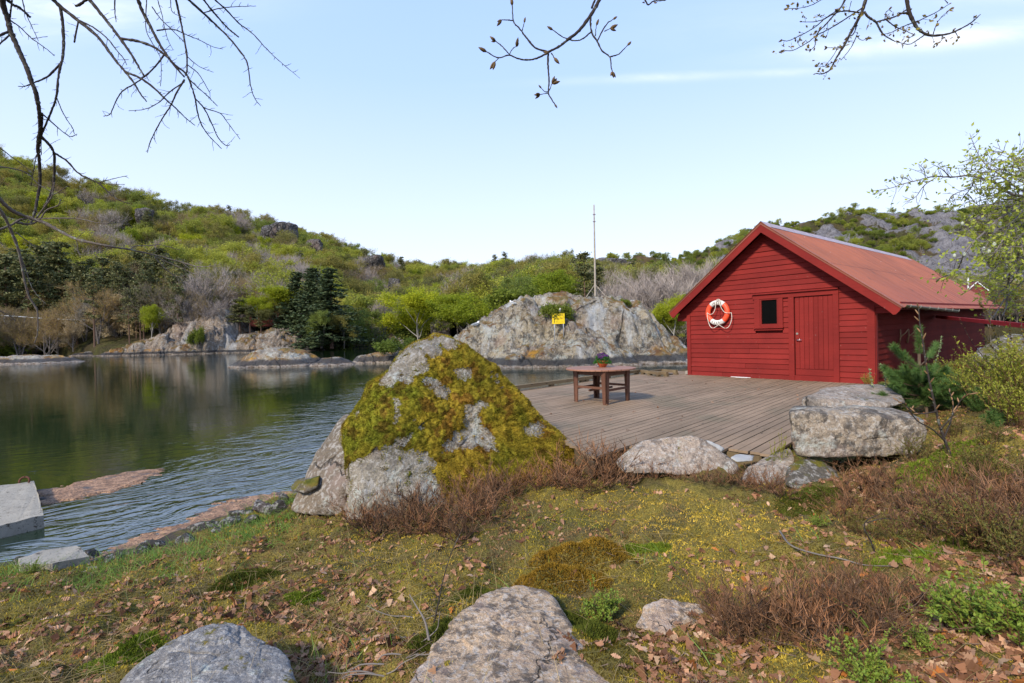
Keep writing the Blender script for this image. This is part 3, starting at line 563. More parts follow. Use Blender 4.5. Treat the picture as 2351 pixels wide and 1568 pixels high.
# roof
def roof_side(e, name):
    vs = np.linspace(-.40, 15.05, 1240); fr = np.linspace(0, 1, 9); VV, FF = np.meshgrid(vs, fr, indexing='ij'); s = SC_+(e-SC_)*FF; z = ZT-SL*np.abs(s-SC_)+.0165*np.maximum(VV, 0)+.010*np.cos(VV*2*PI/.0762)-.02*FF*np.sin(np.clip(VV/15, 0, 1)*PI)*.8
    mb = BM(); uv = np.stack([VV.ravel()/15.4, FF.ravel(), VV.ravel()*0], 1); mb.add(np.stack([s.ravel(), VV.ravel(), z.ravel()], 1), grid_faces(len(vs), 9), uv)
    o = mb.build(name, ROOF, house); m = o.modifiers.new('thick', 'SOLIDIFY'); m.thickness = .004; return o
roof = roof_side(ER, 'roof'); roof_side(EL, 'roof')
mb = BM()
for e in (1, -1):
    for a in np.arange(-.38, 14.2, 1.62):
        b = min(a+1.68, 14.3); q = [(SC_, a, ZT+.035+shear(a)), (SC_, b, ZT+.035+shear(b)), (SC_+e*.2, b, ZT+.018-SL*.2+shear(b)), (SC_+e*.2, a, ZT+.018-SL*.2+shear(a))]
        mb.add(q, [0, 1, 2, 3]); mb.add([np.array(x)+(0, 0, .006 if i < 2 else .004) for i, x in enumerate(q)], [3, 2, 1, 0])
mb.build('ridge_cap', RIDGE, house)
mb = BM()
for e, tip in ((1, ER-.03), (-1, EL+.03)):
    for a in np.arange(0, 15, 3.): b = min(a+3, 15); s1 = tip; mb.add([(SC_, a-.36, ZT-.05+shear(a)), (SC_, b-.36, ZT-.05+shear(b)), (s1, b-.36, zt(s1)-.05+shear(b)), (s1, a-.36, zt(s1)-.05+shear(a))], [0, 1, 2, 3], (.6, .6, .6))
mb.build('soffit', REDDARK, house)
for e, tip in ((1, ER-.02), (-1, EL+.02)):
    q = [(SC_, ZT-.035), (tip, zt(tip)-.035), (tip-e*.035, zt(tip)-.10), (tip-e*.10, zt(tip)-.17), (tip-e*.15, zt(tip)-.175), (tip-e*.22, zt(tip)-.10), (tip-e*.30, zt(tip)-.025), (SC_, ZT-.265)]
    mb = BM(); mb.prism([(s, -.372, z) for s, z in q], (0, .032, 0)); mb.build('bargeboard', RED, house)
    mb = BM(); mb.prism([(SC_, -.385, ZT+.008), (tip+e*.01, -.385, zt(tip+e*.01)+.008), (tip+e*.01, -.385, zt(tip)-.04), (SC_, -.385, ZT-.055)], (0, .012, 0), (1, 1, 1))
    mb.prism([(SC_, -.40, ZT+.022), (tip+e*.01, -.40, zt(tip)+.018), (tip+e*.01, -.40, zt(tip)+.012), (SC_, -.40, ZT+.016)], (0, .16, 0), (.3, .3, 0)); mb.build('rake_flashing', ROOF, house)
for e, w, tip in ((1, 1.75, ER), (-1, -3.18, EL)):
    mb = BM(); a, b = w, tip-e*.13
    for v0, v1 in ((.03, 5), (5, 10), (10, 15.1)):
        mb.add([(a, v0, 2.68+shear(v0)), (b, v0, 2.68+shear(v0)), (b, v1, 2.68+shear(v1)), (a, v1, 2.68+shear(v1))], [0, 1, 2, 3], (.5, .5, .5)); hexa(mb, [(b, v0, 2.66+shear(v0)), (b+.02, v0, 2.66+shear(v0)), (b+.02, v1, 2.66+shear(v1)), (b, v1, 2.66+shear(v1)), (b, v0, 2.84+shear(v0)), (b+.02, v0, 2.84+shear(v0)), (b+.02, v1, 2.84+shear(v1)), (b, v1, 2.84+shear(v1))])
    mb.build('fascia', RED, house)
# gutter: half round, only along the near part of the eave
th = np.linspace(PI, 2*PI, 9); L_ = 24; vs = np.linspace(-.2, 5.6, L_); r_ = .062
mb = BM(); V = []; 
for v in vs: V += [(ER-.015+r_*math.cos(t), v, 2.755-.012*v+shear(v)*.4+r_*math.sin(t)) for t in th]
mb.add(V, grid_faces(L_, 9)); gut = mb.build('gutter', GUTTER, house, smooth=True); gm = gut.modifiers.new('thick', 'SOLIDIFY'); gm.thickness = .004
for v in np.arange(.15, 5.6, .9):
    mb = BM(); mb.tube([(ER-.015+(r_+.006)*math.cos(t), v, 2.757-.012*v+shear(v)*.4+(r_+.006)*math.sin(t)) for t in np.linspace(PI, 2*PI+.3, 10)], .009, 5); mb.build('gutter_bracket', GUTHOOK, gut)
# door, frame, window
mb = BM(); mb.box((-.105, -.03, 2.06), (.135, .06, 2.36)); mb.box((.945, -.03, 2.06), (.125, .06, 2.36)); mb.box((.42, -.022, .965), (.93, .05, .145)); fr = mb.build('door_frame', RED, house)
mb = BM(); mb.box((-.05, -.034, 3.178), (2.12, .064, .125)); mb.build('head_board', RED, house)
mb = BM(); mb.prism([(-1.13, -.03, 3.285), (-1.13, -.115, 3.252), (-1.13, -.118, 3.240), (-1.13, -.03, 3.262)], (2.14, 0, 0)); mb.build('drip_flashing', RED, house)
mb = BM(); mb.box((.43, .005, 2.07), (.905, .03, 2.07), col=(.8, .8, .8)); nb = 8; w = .895/nb
for i in range(nb): mb.box((-.02+w*(i+.5), -.016, 2.155), (w-.013, .016, 1.88), col=(.92+.16*rng.random(),)*3)
mb.box((.43, -.014, 1.12), (.90, .014, .15)); door = mb.build('door', RED, house)
mb = BM(); mb.tube([(.03, -.02, 1.97), (.03, -.075, 1.97), (.05, -.082, 1.97), (.155, -.082, 1.972)], .0095, 8); mb.add(*(lambda t: (t.V[0], t.F[0]))(MB().tube([(.03, -.022, 1.97), (.03, -.034, 1.97)], .026, 14))); mb.build('handle', STEEL, door, smooth=True)
mb = BM(); mb.tube([(.03, -.022, 2.14), (.03, -.036, 2.14)], .027, 14); mb.tube([(.03, -.034, 2.14), (.03, -.042, 2.14)], .013, 10); mb.build('lock_cylinder', GUTHOOK, door)
for zz_ in (1.25, 2.78): mb = BM(); mb.tube([(.885, -.036, zz_-.09), (.885, -.036, zz_+.09)], .011, 8); mb.build('hinge', RED, door)
mb = BM(); mb.box((-.7, -.028, 2.70), (.76, .004, .8), col=(.3, .3, .3))
mb2 = BM()
for a, b, c, d in ((-1.0, 2.72, .15, .84), (-.37, 2.72, .11, .84), (-.675, 3.125, .5, .03), (-.675, 2.315, .5, .03)): mb2.box((a, -.031 if c < .2 else -.029, b), (c, .062 if c < .2 else .058, d))
wf = mb2.build('window_frame', RED, house)
mb = BM(); t_ = .045
for c, sz in (((-.902, -.026, 2.73), (t_, .05, .80)), ((-.447, -.026, 2.73), (t_, .05, .80)), ((-.675, -.026, 3.105), (.41, .05, .05)), ((-.675, -.026, 2.375), (.41, .05, .09))): mb.box(c, sz, col=(.9, .9, .9))
mb.build('sash', RED, wf)
mb = BM(); mb.box((-.675, -.012, 2.75), (.42, .006, .68)); mb.build('pane', BLACK, wf)
mb = BM(); mb.prism([(-1.09, -.02, 2.335), (-1.09, -.105, 2.312), (-1.09, -.105, 2.298), (-1.09, -.02, 2.31)], (.79, 0, 0)); mb.box((-.695, -.035, 2.272), (.74, .055, .06)); mb.build('sill', RED, wf)
for v_ in (1.95, 2.75):
    mb = BM(); mb.tube([(1.765, v_, 1.82), (1.80, v_-.01, 2.0), (1.80, v_-.02, 2.2)], [.022, .02, .014], 7); mb.tube([(1.80, v_, 2.0), (1.88, v_+.1, 2.1), (1.93, v_+.16, 2.2)], [.018, .015, .01], 7); mb.build('stick_hook', ANTLER, house, smooth=True)
mb = BM(); mb.add([(1.6, 13., .7), (1.9, 15.3, .7), (1.9, 15.3, 1.45), (1.77, 13., 1.02)], [0, 1, 2, 3]); mb.box((1.7, 14.4, 1.05), (.3, 2.2, .55)); mb.build('foundation', WHITEWALL, house)
# brick and white strip at the foot of the wall
p = onz(2655*.5967, 1440*.5967, .905); mb = MB(p, BAX); mb.box((0, 0, .055), (.26, .12, .10)); mb.box((0, 0, .106), (.24, .10, .006), col=(1, 1, 1)); tag(mb.build('concrete_block', BRICK, org=p), 'small grey concrete block at the left foot of the boathouse', 'block')
mb = BM(); mb.bar((-1.75, -.10, .915), (-1.18, -.11, .918), .05, .012); mb.bar((-1.6, -.14, .911), (-1.25, -.15, .912), .03, .01); tag(mb.build('white_strip', WHITEWALL, org=bw(-1.5, -.1, .91)), 'narrow white strip lying on the deck against the red wall', 'strip')
# lifebuoy
bc = np.array([-2.13, -.105, 2.80]); RM, RMI = .300, .076
buoy = thing('lifebuoy', 'orange and white lifebuoy hanging on the red boathouse wall', 'lifebuoy', bw(*bc))
na, nb = 72, 18; A_, B_ = np.meshgrid(np.arange(na)*2*PI/na, np.arange(nb)*2*PI/nb, indexing='ij')
V = np.stack([bc[0]+(RM+RMI*np.cos(B_))*np.cos(A_), bc[1]+RMI*.9*np.sin(B_), bc[2]+(RM+RMI*np.cos(B_))*np.sin(A_)], -1).reshape(-1, 3)
mb = BM(); ii = np.arange(na)
for i in range(na):
    F = [[i*nb+j, i*nb+(j+1) % nb, ((i+1) % na)*nb+(j+1) % nb, ((i+1) % na)*nb+j] for j in range(nb)]
    a = abs(((i+.5)*360/na) % 180-90); mi = 1 if a < 33 else (2 if a < 42 else 0)
    if i == 0: mb.add(V, F, mi=mi)
    else: mb.F.append(np.array(F)); mb.MI.append(np.full(nb, mi))
mb.build('ring', [ORANGE, BWHITE, BGREY], buoy, smooth=True)
def text_mesh(body, size):
    cu = bpy.data.curves.new('t', 'FONT'); cu.body = body; cu.size = size; cu.align_x = 'CENTER'; o = bpy.data.objects.new('t', cu); COL.objects.link(o); bpy.context.view_layer.update()
    me = o.evaluated_get(bpy.context.evaluated_depsgraph_get()).to_mesh(); V = np.array([v.co[:] for v in me.vertices]); F = [list(q.vertices) for q in me.polygons]
    bpy.data.objects.remove(o); bpy.data.curves.remove(cu); return V, F
for flip in (0, PI):
    mb = BM()
    for i, ch in enumerate('vesta'):
        V, F = text_mesh(ch, .125); ang = PI/2-(i-2)*.235+flip; w = (V[:, 0].max()+V[:, 0].min())/2
        x, y = V[:, 0]-w, V[:, 1]-.034; rr = RM+y; aa = ang-x/RM; dv = np.sqrt(np.maximum(RMI**2-(rr-RM)**2, 1e-5))*.9+.003
        Q = np.stack([bc[0]+rr*np.cos(aa), bc[1]-dv, bc[2]+rr*np.sin(aa)], 1)
        base = mb.nv
        for k, f in enumerate(F):
            if k == 0: mb.add(Q, f)
            else: mb.F.append(np.array([f])+base); mb.MI.append(np.array([0]))
    mb.build('lettering', LETTER, buoy)
def wallpx(x, y, v): P = onpl((2640+x/3.733)*.5967, (1080+y/3.733)*.5967, bw(0, v, 0), -E2); d = P-BA; return (d@E1, v, d[2])
def smoothline(pts, n=6):
    p = np.asarray(pts, float); q = np.vstack([2*p[0]-p[1], p, 2*p[-1]-p[-2]]); out = []
    for i in range(1, len(q)-2):
        for t in np.linspace(0, 1, n, endpoint=False):
            out.append(.5*((2*q[i])+(-q[i-1]+q[i+1])*t+(2*q[i-1]-5*q[i]+4*q[i+1]-q[i+2])*t*t+(-q[i-1]+3*q[i]-3*q[i+1]+q[i+2])*t**3))
    return np.array(out+[p[-1]])
mb = BM()
for pl in ([(470, 270), (440, 300), (425, 345), (415, 410), (385, 468), (340, 484), (302, 460)], [(470, 270), (482, 320), (500, 380), (530, 430), (575, 462), (650, 460)], [(302, 460), (312, 560), (345, 655), (390, 680), (450, 645), (468, 630)], [(650, 460), (655, 545), (620, 650), (562, 683), (490, 645), (468, 630)]):
    mb.tube(smoothline([wallpx(x, y, -.19) for x, y in pl]), .0095, 6)
mb.tube(smoothline([wallpx(x, y, -.2) for x, y in ((430, 285), (452, 268), (480, 272), (500, 300))]), .011, 6); mb.build('rope', ROPE, buoy, smooth=True)
mb = BM(); mb.bar((-2.10, -.035, 2.6), (-2.10, -.035, 3.06), .02, .02, (0, 1, 0)); mb.bar((-2.10, -.03, 3.06), (-2.10, -.1, 3.09), .02, .02); mb.build('hanging_peg', RED, buoy)
# ------------------------------------------------------------------ deck (local X along the planks, Y to the left)
DO = onz(1972*.5967, 1506*.5967, .9); DA = math.atan2(.727, .686); pd_ = np.array([math.cos(DA), math.sin(DA), 0]); pn_ = np.array([-math.sin(DA), math.cos(DA), 0])
deck = thing('deck', 'large weathered plank deck between the mossy boulder and the boathouse', 'deck'); deck.location = (DO[0], DO[1], 0); deck.rotation_euler = (0, 0, DA)
def dloc(P): d = np.asarray(P)-DO; return d@pd_, d@pn_
def x0_(y):
    if y > -5.25: return -3.91+(y+4.7)*.65
    if y > -6.10: return -3.5-.1*(y+5.3)
    return -2.93
def x1_(y): return 5.33+(y+1.13)/1.13*.83 if y > -1.13 else 6.46-(-1.53-y)*.127-.012
rng = np.random.default_rng(11); mb = MB(); y = -.02; pw = .118
while y > -6.52:
    a, b = x0_(y-pw/2), x1_(y-pw/2); cuts = sorted(rng.uniform(a+.6, b-.6, 2)); cur = a+rng.normal()*.012; ends = list(cuts)+[b]
    for e in ends:
        col = (rng.random(), .93+.14*rng.random(), 0); mb.box(((cur+e)/2, y-pw/2+rng.normal()*.0012, .886+rng.normal()*.0015), (e-cur-.003, pw-.013, .028), col=col); cur = e
    y -= pw
y = .12
while y > -1.3: mb.box((7.2, y-pw/2, .88), (1.2, pw-.0085, .028), col=(rng.random(), .9+.2*rng.random(), 0)); y -= pw
mb.build('decking', DECK, deck)
mb = MB()
for x in np.arange(-3.5, 6.2, 1.15): mb.box((x, -3.25, .79), (.07, 6.3, .15), col=(rng.random(), .7, 0))
mb.bar((-.9, -.02, .78), (6.1, -.02, .78), .05, .17, col=(.3, .8, 0)); mb.bar((-3.9, -4.72, .78), (-4.3, -5.25, .78), .04, .17, col=(.6, .6, 0)); mb.bar((-2.9, -6.10, .78), (-2.9, -6.5, .78), .04, .16, col=(.6, .8, 0)); mb.bar((-2.9, -6.5, .8), (5.7, -6.5, .8), .035, .14, col=(.1, .8, 0)); mb.build('joists', BEAM, deck)
for x in (.4, 1.9, 3.4, 4.9, 6.): mb = MB(); mb.box((x, -.16, -.2), (.16, .16, 1.8)); mb.build('pile', BEAM, deck)
def curb(a, b, blocks):
    mb = MB(); A = np.array([*a, 1.0]); B = np.array([*b, 1.0]); mb.bar(A, B, .10, .085, col=(rng.random(), 1.05, 0)); o = mb.build('edge_beam', BEAM, deck)
    for f in blocks: mb = MB(); c = A+(B-A)*f; mb.bar(c-(B-A)/np.linalg.norm(B-A)*.07-(0, 0, .07), c+(B-A)/np.linalg.norm(B-A)*.07-(0, 0, .07), .09, .055, col=(rng.random(), .8, 0)); mb.build('spacer_block', BEAM, o)
curb((-1., -.06), (2.9, -.06), (.05, .28, .62, .97)); curb((2.92, -.06), (6.05, -.03), (.03, .4, .95)); curb((6.07, -.12), (5.36, -1.12), (.08, .92))
q = [dloc(onz(x*.5967, y*.5967, 1.0)) for x, y in ((2496, 1431), (2568, 1436), (2544, 1425), (2604, 1429))]
curb(q[0], q[1], (.06, .94)); curb(q[0], q[2], (.5,)); curb(q[2], q[3], (.06, .94))
# ------------------------------------------------------------------ table with pot
TC = np.array([1.77, 10.08, .9]); TR, TH = .69, .665
tab = thing('garden_table', 'round brown slatted wooden table standing on the deck', 'table', TC)
mb = MB(TC, [pd_, pn_, [0, 0, 1]]); y = -TR; w = 2*TR/14
for i in range(14):
    a, b = -TR+i*w+.0035, -TR+(i+1)*w-.0035; ya = np.linspace(a, b, 5); hx = np.sqrt(np.maximum(TR*TR-ya*ya, .0004)); top = [(-h, q_, TH) for h, q_ in zip(hx, ya)]+[(h, q_, TH) for h, q_ in zip(hx[::-1], ya[::-1])]
    mb.prism([(p_[0], p_[1], TH-.026) for p_ in top][::-1], (0, 0, .026), col=(rng.random(), .9+.2*rng.random(), 0))
tab_top = mb.build('table_top', TTOP, tab)
LG = np.array([[1.75, 9.40], [2.35, 10.03], [1.76, 10.63], [1.21, 10.04]])
for i, l in enumerate(LG):
    l = l-TC[:2]; u = l/np.linalg.norm(l); mb = MB(TC)
    f1 = (LG[(i+1) % 4]-LG[i]); f1 /= np.linalg.norm(f1); f2 = (LG[i-1]-LG[i]); f2 /= np.linalg.norm(f2)
    for f, nrm, c in ((f1, -f2, .35), (f2, -f1, .7)):   # L shaped leg made of two tapered boards
        top = l+u*.0; q = []
        for zz_, wd in ((0, .085), (TH-.028, .125)):
            for (aa, bb) in ((0, 0), (wd, 0), (wd, .024), (0, .024)): P2 = top-u*.015*(zz_ == 0)+f*aa-nrm*bb*1.0; q.append((P2[0], P2[1], zz_))
        hexa(mb, q, col=(c, 1, 0))
    mb.build('leg', TABLE, tab)
for i in range(4):
    a, b = LG[i]-TC[:2], LG[(i+1) % 4]-TC[:2]; d = (b-a)/np.linalg.norm(b-a); cen = (a+b)/2; inn = -cen/np.linalg.norm(cen)*.03
    mb = MB(TC); mb.bar((*(a+d*.05+inn), TH-.075), (*(b-d*.05+inn), TH-.075), .022, .085, col=(rng.random(), .9, 0)); mb.build('apron', TABLE, tab)
    hh = .31 if i % 2 else .27; mb = MB(TC); mb.bar((*(a+d*.04+inn*.8), hh), (*(b-d*.04+inn*.8), hh), .024, .045, col=(rng.random(), .95, 0)); mb.build('stretcher', TABLE, tab)
mb = MB(TC); mb.bar((-.28, -.28, .245), (.28, .28, .245), .03, .04, col=(.4, .8, 0)); mb.build('cross_bar', TABLE, tab)
pc = onz(1383.6, 842.5, .9+TH+.001); pot = thing('flower_pot', 'terracotta pot of purple pansies on the round table', 'flower pot', pc)
mb = MB(pc); mb.lathe([(0, 0), (.068, 0), (.075, .01), (.098, .06), (.114, .105), (.122, .108), (.124, .13), (.118, .132), (.108, .128), (.105, .10), (0, .10)], k=32); mb.build('pot', TERRA, pot, smooth=True)
mb = MB(pc); mb.lathe([(0, .112), (.105, .11)], k=20); mb.build('soil', SOIL, pot)
def leaf_quads(mb, P, D, U, L, Wd, col, fold=.25):
    """pointed leaves: P base, D direction, U up-ish; arrays"""
    n = len(P); D = D/np.linalg.norm(D, axis=1)[:, None]; Sd = np.cross(D, U); Sd /= np.linalg.norm(Sd, axis=1)[:, None]+1e-9; Up = np.cross(Sd, D); L = np.broadcast_to(L, n)[:, None]; Wd = np.broadcast_to(Wd, n)[:, None]
    V = np.stack([P, P+D*L*.45+Sd*Wd/2+Up*Wd*fold, P+D*L, P+D*L*.45-Sd*Wd/2+Up*Wd*fold], 1).reshape(-1, 3); b = np.arange(n)*4
    F = np.concatenate([np.stack([b, b+1, b+2], 1), np.stack([b, b+2, b+3], 1)]); mb.add(V, F, np.repeat(col, 4, 0))
rng = np.random.default_rng(5)
def rdir(n, rng=rng): d = rng.normal(size=(n, 3)); return d/np.linalg.norm(d, axis=1)[:, None]
mb = MB(pc); n = 900; a = rng.random(n)*2*PI; r = .165*np.sqrt(rng.random(n)); P = np.stack([r*np.cos(a), r*np.sin(a), .115+.15*(1-(r/.175)**2)*rng.random(n)**.5-.05*(r > .12)], 1); D = np.stack([np.cos(a), np.sin(a), rng.random(n)*1.2-.1], 1)+rdir(n)*.6
g_ = rng.random((n, 1)); leaf_quads(mb, P, D, rdir(n)*.4+np.array([0, 0, 1]), .042, .026, np.hstack([.05+.07*g_, .17+.16*g_, .03+.03*g_]), .1); mb.build('foliage', LEAF, pot)
nf = 46
for i in range(nf):
    mb = MB(pc); a = rng.random()*2*PI; r = .155*math.sqrt(rng.random()); c = np.array([r*math.cos(a), r*math.sin(a), .175+.12*(1-(r/.17)**2)*(.6+.4*rng.random())]); face = np.array([math.cos(a)*.7-.2, math.sin(a)*.7-.9, .5])+rng.normal(size=3)*.4; face /= np.linalg.norm(face)
    s1 = np.cross(face, [0, 0, 1]); s1 /= np.linalg.norm(s1); u1 = np.cross(s1, face); hue = np.array([.06, .012, .11])*(.6+rng.random())
    for k in range(5):
        an = PI/2+k*2*PI/5; d = s1*math.cos(an)+u1*math.sin(an); e = -s1*math.sin(an)+u1*math.cos(an); R_ = .023
        mb.add([c, c+d*R_*.6+e*R_*.6+face*.004, c+d*R_*1.1+face*.002, c+d*R_*.6-e*R_*.6+face*.004], [0, 1, 2, 3], hue*(1 if k else 1.3))
    mb.add([c+face*.004+s1*.005, c+face*.004+u1*.005, c+face*.004-s1*.005, c+face*.004-u1*.005], [0, 1, 2, 3], (.4, .25, .02)); mb.build('flower', LEAF, pot)
# ------------------------------------------------------------------ islet furniture
def march(fn, px, py, t0, t1):
    d = ray(px, py); d = d/d[1]
    for t in np.linspace(t0, t1, 1500):
        P = EYE+d*t
        if P[2] < fn(P[0], P[1]): return P
    return EYE+d*t1
b1 = march(isle_h, 1273, 776, 33.5, 46); b2 = march(isle_h, 1294, 774, 33.5, 46); DS = min(b1[1], b2[1]); B1, B2 = ond(1273.3, 777, DS), ond(1294, 775, DS)
for B in (B1, B2): B[2] = isle_h(B[0], B[1])-.25
sign = thing('warning_sign', 'yellow high voltage warning sign on two posts on the rock islet', 'sign', B1)
tl, tr, bl, br = [ond(x*.5967, y*.5967, DS) for x, y in ((2123.8, 1206), (2172, 1204.7), (2125.4, 1246.6), (2172, 1245.8))]
sr = (tr-tl); sw = np.linalg.norm(sr); sr /= sw; su = np.array([0, 0, 1.]); su -= sr*(su@sr); su /= np.linalg.norm(su); sn = np.cross(sr, su); sc_ = (tl+tr+bl+br)/4; sh = np.linalg.norm(tl-bl)
mb = MB(sc_, [sr, sn, su]); mb.box((0, 0, 0), (sw, .03, sh)); mb.build('panel', YELLOW, sign)
for B, x in ((B1, -.31), (B2, .40)): mb = MB(); mb.tube([B, sc_+sr*sw*x+su*sh*.4+sn*-.045], .035, 8); mb.build('post', GALV, sign, smooth=True)
bolt = [(.42, .40), (.35, .40), (.10, -.02), (.36, .13), (.28, -.34), (.22, -.34), (.32, -.52), (.40, -.33), (.345, -.33), (.47, .21), (.22, .05)]
mb = MB(sc_, [sr, sn, su]); mb.add([((x*.55-.5)*sw*1., +.0185, y*sh*.86+.03*sh) for x, y in bolt], np.arange(len(bolt))); fl = mb
def flat_text(body, size, x, z, mat, name, wd=None):
    V, F = text_mesh(body, size); w = V[:, 0].max()-V[:, 0].min(); k = 1 if wd is None else wd/w; mb = MB(sc_, [sr, sn, su]); Q = np.stack([(V[:, 0]-V[:, 0].mean())*k+x, V[:, 0]*0+.019, V[:, 1]+z], 1)
    for i, f in enumerate(F):
        if i == 0: mb.add(Q, f)
        else: mb.F.append(np.array([f])); mb.MI.append(np.array([0]))
    mb.build(name, mat, sign)
fl.build('lightning_symbol', SIGNBLK, sign)
flat_text('LIVSFARLIG', .24*sh, .12*sw, .25*sh, SIGNBLK, 'lettering', .66*sw); flat_text('KRAFTLEDNING', .22*sh, .12*sw, -.06*sh, SIGNFADE, 'lettering', .66*sw); flat_text('10', .18*sh, -.11*sw, -.37*sh, SIGNBLK, 'lettering', .1*sw); flat_text('K DEL UTSPN', .15*sh, .2*sw, -.37*sh, SIGNFADE, 'lettering', .5*sw)
def gull(P, yaw, label, k=1.):
    t = thing('gull', label, 'gull', P); c, s = math.cos(yaw), math.sin(yaw); ax = np.array([[c, s, 0], [-s, c, 0], [0, 0, 1]])*k
    V, F = sphere(3); B = V.copy(); B[:, 0] *= .19; B[:, 1] *= .085*(1-.35*np.abs(V[:, 0])); B[:, 2] = B[:, 2]*.085*(1-.45*np.maximum(-V[:, 0], 0))+V[:, 0]*.05+.17
    mb = MB(P, ax); mb.add(B, F); Hd = V*np.array([.06, .048, .05])+np.array([.17, 0, .30]); mb.add(Hd, F); mb.tube([(.12, 0, .2), (.16, 0, .29)], [.06, .043], 10); mb.build('body', GULLW, t, smooth=True)
    mb = MB(P, ax)
    for sg in (1, -1): Wg = V*np.array([.19, .014, .05])+np.array([-.05, sg*.075, .185]); Wg[:, 2] += V[:, 0]*.045; mb.add(Wg, F)
    mb.build('wing', GULLG, t, smooth=True)
    mb = MB(P, ax); mb.tube([(.22, 0, .3), (.285, 0, .287)], [.016, .004], 6); mb.build('bill', BILL, t)
    mb = MB(P, ax)
    for sg in (1, -1): mb.tube([(.01, sg*.03, .11), (.01, sg*.03, 0)], .008, 5)
    mb.build('legs', BILL, t)
gull(sc_+su*sh*.5+sr*.1*sw, -PI/2+.2, 'white gull perched on top of the yellow warning sign', 1.1)
P = march(isle_h, 1178, 702, 33, 50); gull(P, 2.8, 'white gull standing high on the left shoulder of the rock islet', 1.3)
P = march(isle_h, 1092, 752, 33, 50); gull(P, .4, 'white gull sitting low at the left end of the rock islet', 1.5)
p = onz(1468, 832, 0); mb = MB(p); V, F = sphere(3); mb.add(V*np.array([.16, .16, .14])+np.array([0, 0, .07]), F); mb.tube([(0, 0, .18), (0, 0, .26)], .03, 8); tag(mb.build('mooring_float', GULLW, smooth=True, org=p), 'small white mooring float at the foot of the rock islet', 'float')
pb = ond(1367, 690, 43.5); pb[2] = isle_h(pb[0], pb[1])-.3; ptp = ond(1363.6, 470, 43.5)
pole = thing('wooden_pole', 'tall bare grey wooden pole on the crest of the rock islet', 'pole', pb)
mb = MB(); mb.tube([pb+(ptp-pb)*f for f in np.linspace(0, 1, 8)], np.linspace(.10, .055, 8), 10); mb.build('shaft', POLE, pole, smooth=True)
for f in (.83, .9): mb = MB(); q = pb+(ptp-pb)*f; mb.bar(q+(-.14, -.08, 0), q+(.14, -.08, 0), .03, .04); mb.build('iron_bracket', RUST, pole)
for dx, dy in ((-1.1, -.3), (.9, -.4), (.35, .8)):
    g0 = np.array([pb[0]+dx, pb[1]+dy, 0]); g0[2] = isle_h(g0[0], g0[1])-.05; mb = MB(); mb.tube([g0, pb+np.array([0, 0, 1.75])], .03, 6); mb.build('stay', POLE, pole)
pb = onz(833, 776, .9); ptp = ond(830, 712, pb[1]); mb = MB(); mb.tube([pb-(0, 0, .4), ptp], [.14, .11], 8); tag(mb.build('wooden_post', POLE, org=pb), 'pale wooden post standing on the rock across the narrow inlet', 'post')
# ------------------------------------------------------------------ red rails at the right
def wside(px, py): return onpl(px, py, bw(1.8, 0, 0), E1)
ra, rb = wside(2150, 727), ond(2351, 747.5, 9.0); rc = rb+(rb-ra)*.35; rail = thing('rail_fence', 'red painted two rail fence joining the side of the boathouse', 'fence', rc*[1, 1, 0]+[0, 0, H1(rc[0], rc[1])])
mb = MB(); mb.bar(ra, rc, .05, .085); mb.build('rail', RAILRED, rail)
la = ond(2125, 838, ra[1]); lb = ond(2351, 849, 9.0); lc = lb+(lb-la)*.35; mb = MB(); mb.bar(la, lc, .05, .085); mb.build('rail', RAILRED, rail)
mb = MB(); mb.bar(rc*[1, 1, 0]+np.array([.05, 0, H1(rc[0], rc[1])-.2]), rc+np.array([.05, 0, .2]), .09, .09, (0, 1, 0)); mb.build('fence_post', RAILRED, rail)
# ------------------------------------------------------------------ far buildings
def hut(name, label, P, yaw, w, l, h, rh, wallm, roofm, trim, wins):
    t = thing(name, label, 'cabin' if 'cabin' in name else 'house', P); c, s = math.cos(yaw), math.sin(yaw); ax = np.array([[c, s, 0], [-s, c, 0], [0, 0, 1]])
    mb = MB(P, ax); mb.prism([(-w/2, 0, -.8), (w/2, 0, -.8), (w/2, 0, h), (0, 0, h+rh), (-w/2, 0, h)], (0, l, 0)); wl = mb.build('wall', wallm, t)
    mb = MB(P, ax)
    for e in (-1, 1): mb.prism([(0, -.3, h+rh+.12), (e*(w/2+.4), -.3, h-.2), (e*(w/2+.4), -.3, h-.08), (0, -.3, h+rh+.24)], (0, l+.6, 0))
    mb.build('roof', roofm, t)
    for e in (-1, 1): mb = MB(P, ax); mb.bar((0, -.33, h+rh+.1), (e*(w/2+.35), -.33, h-.18), .06, .28, (0, 1, 0) if 0 else (0, 0, 1)); mb.build('bargeboard', trim, t)
    for (x, z, a, b) in wins:
        mb = MB(P, ax); mb.box((x, -.03, z), (a+.24, .1, b+.24)); f = mb.build('window', trim, t); mb = MB(P, ax); mb.box((x, -.06, z), (a, .1, b)); mb.build('pane', BLACK, f)
    return t
cb = ond(607, 741, 113); hut('cabin', 'small red cabin with a green roof half hidden by birches', cb, .25, 6.2, 6, 2.6, 2.3, CABRED, CABGREEN, CABGREEN, [(0, 1.5, 1.6, 1.2), (0, 3.6, .8, .7), (-2, 1.5, .9, 1.), (2, 1.5, .9, 1.)])
hb = ond(2243, 690, 150); hut('house', 'distant red house gable with white bargeboards beyond the boathouse roof', hb, -.35, 5.5, 9, 2.6, 2.9, CABRED, CABRED, WHITEWALL, [(0, 1.5, 1.2, 1.2)])
hb = ond(2290, 712, 150); 0 and hut('house', 'distant white outbuilding right of the red house', hb, .3, 6, 6, 3., 1.2, WHITEWALL, CABRED, WHITEWALL, [(-1, 1.5, 1., 1.2), (1, 1.5, 1., 1.2)])
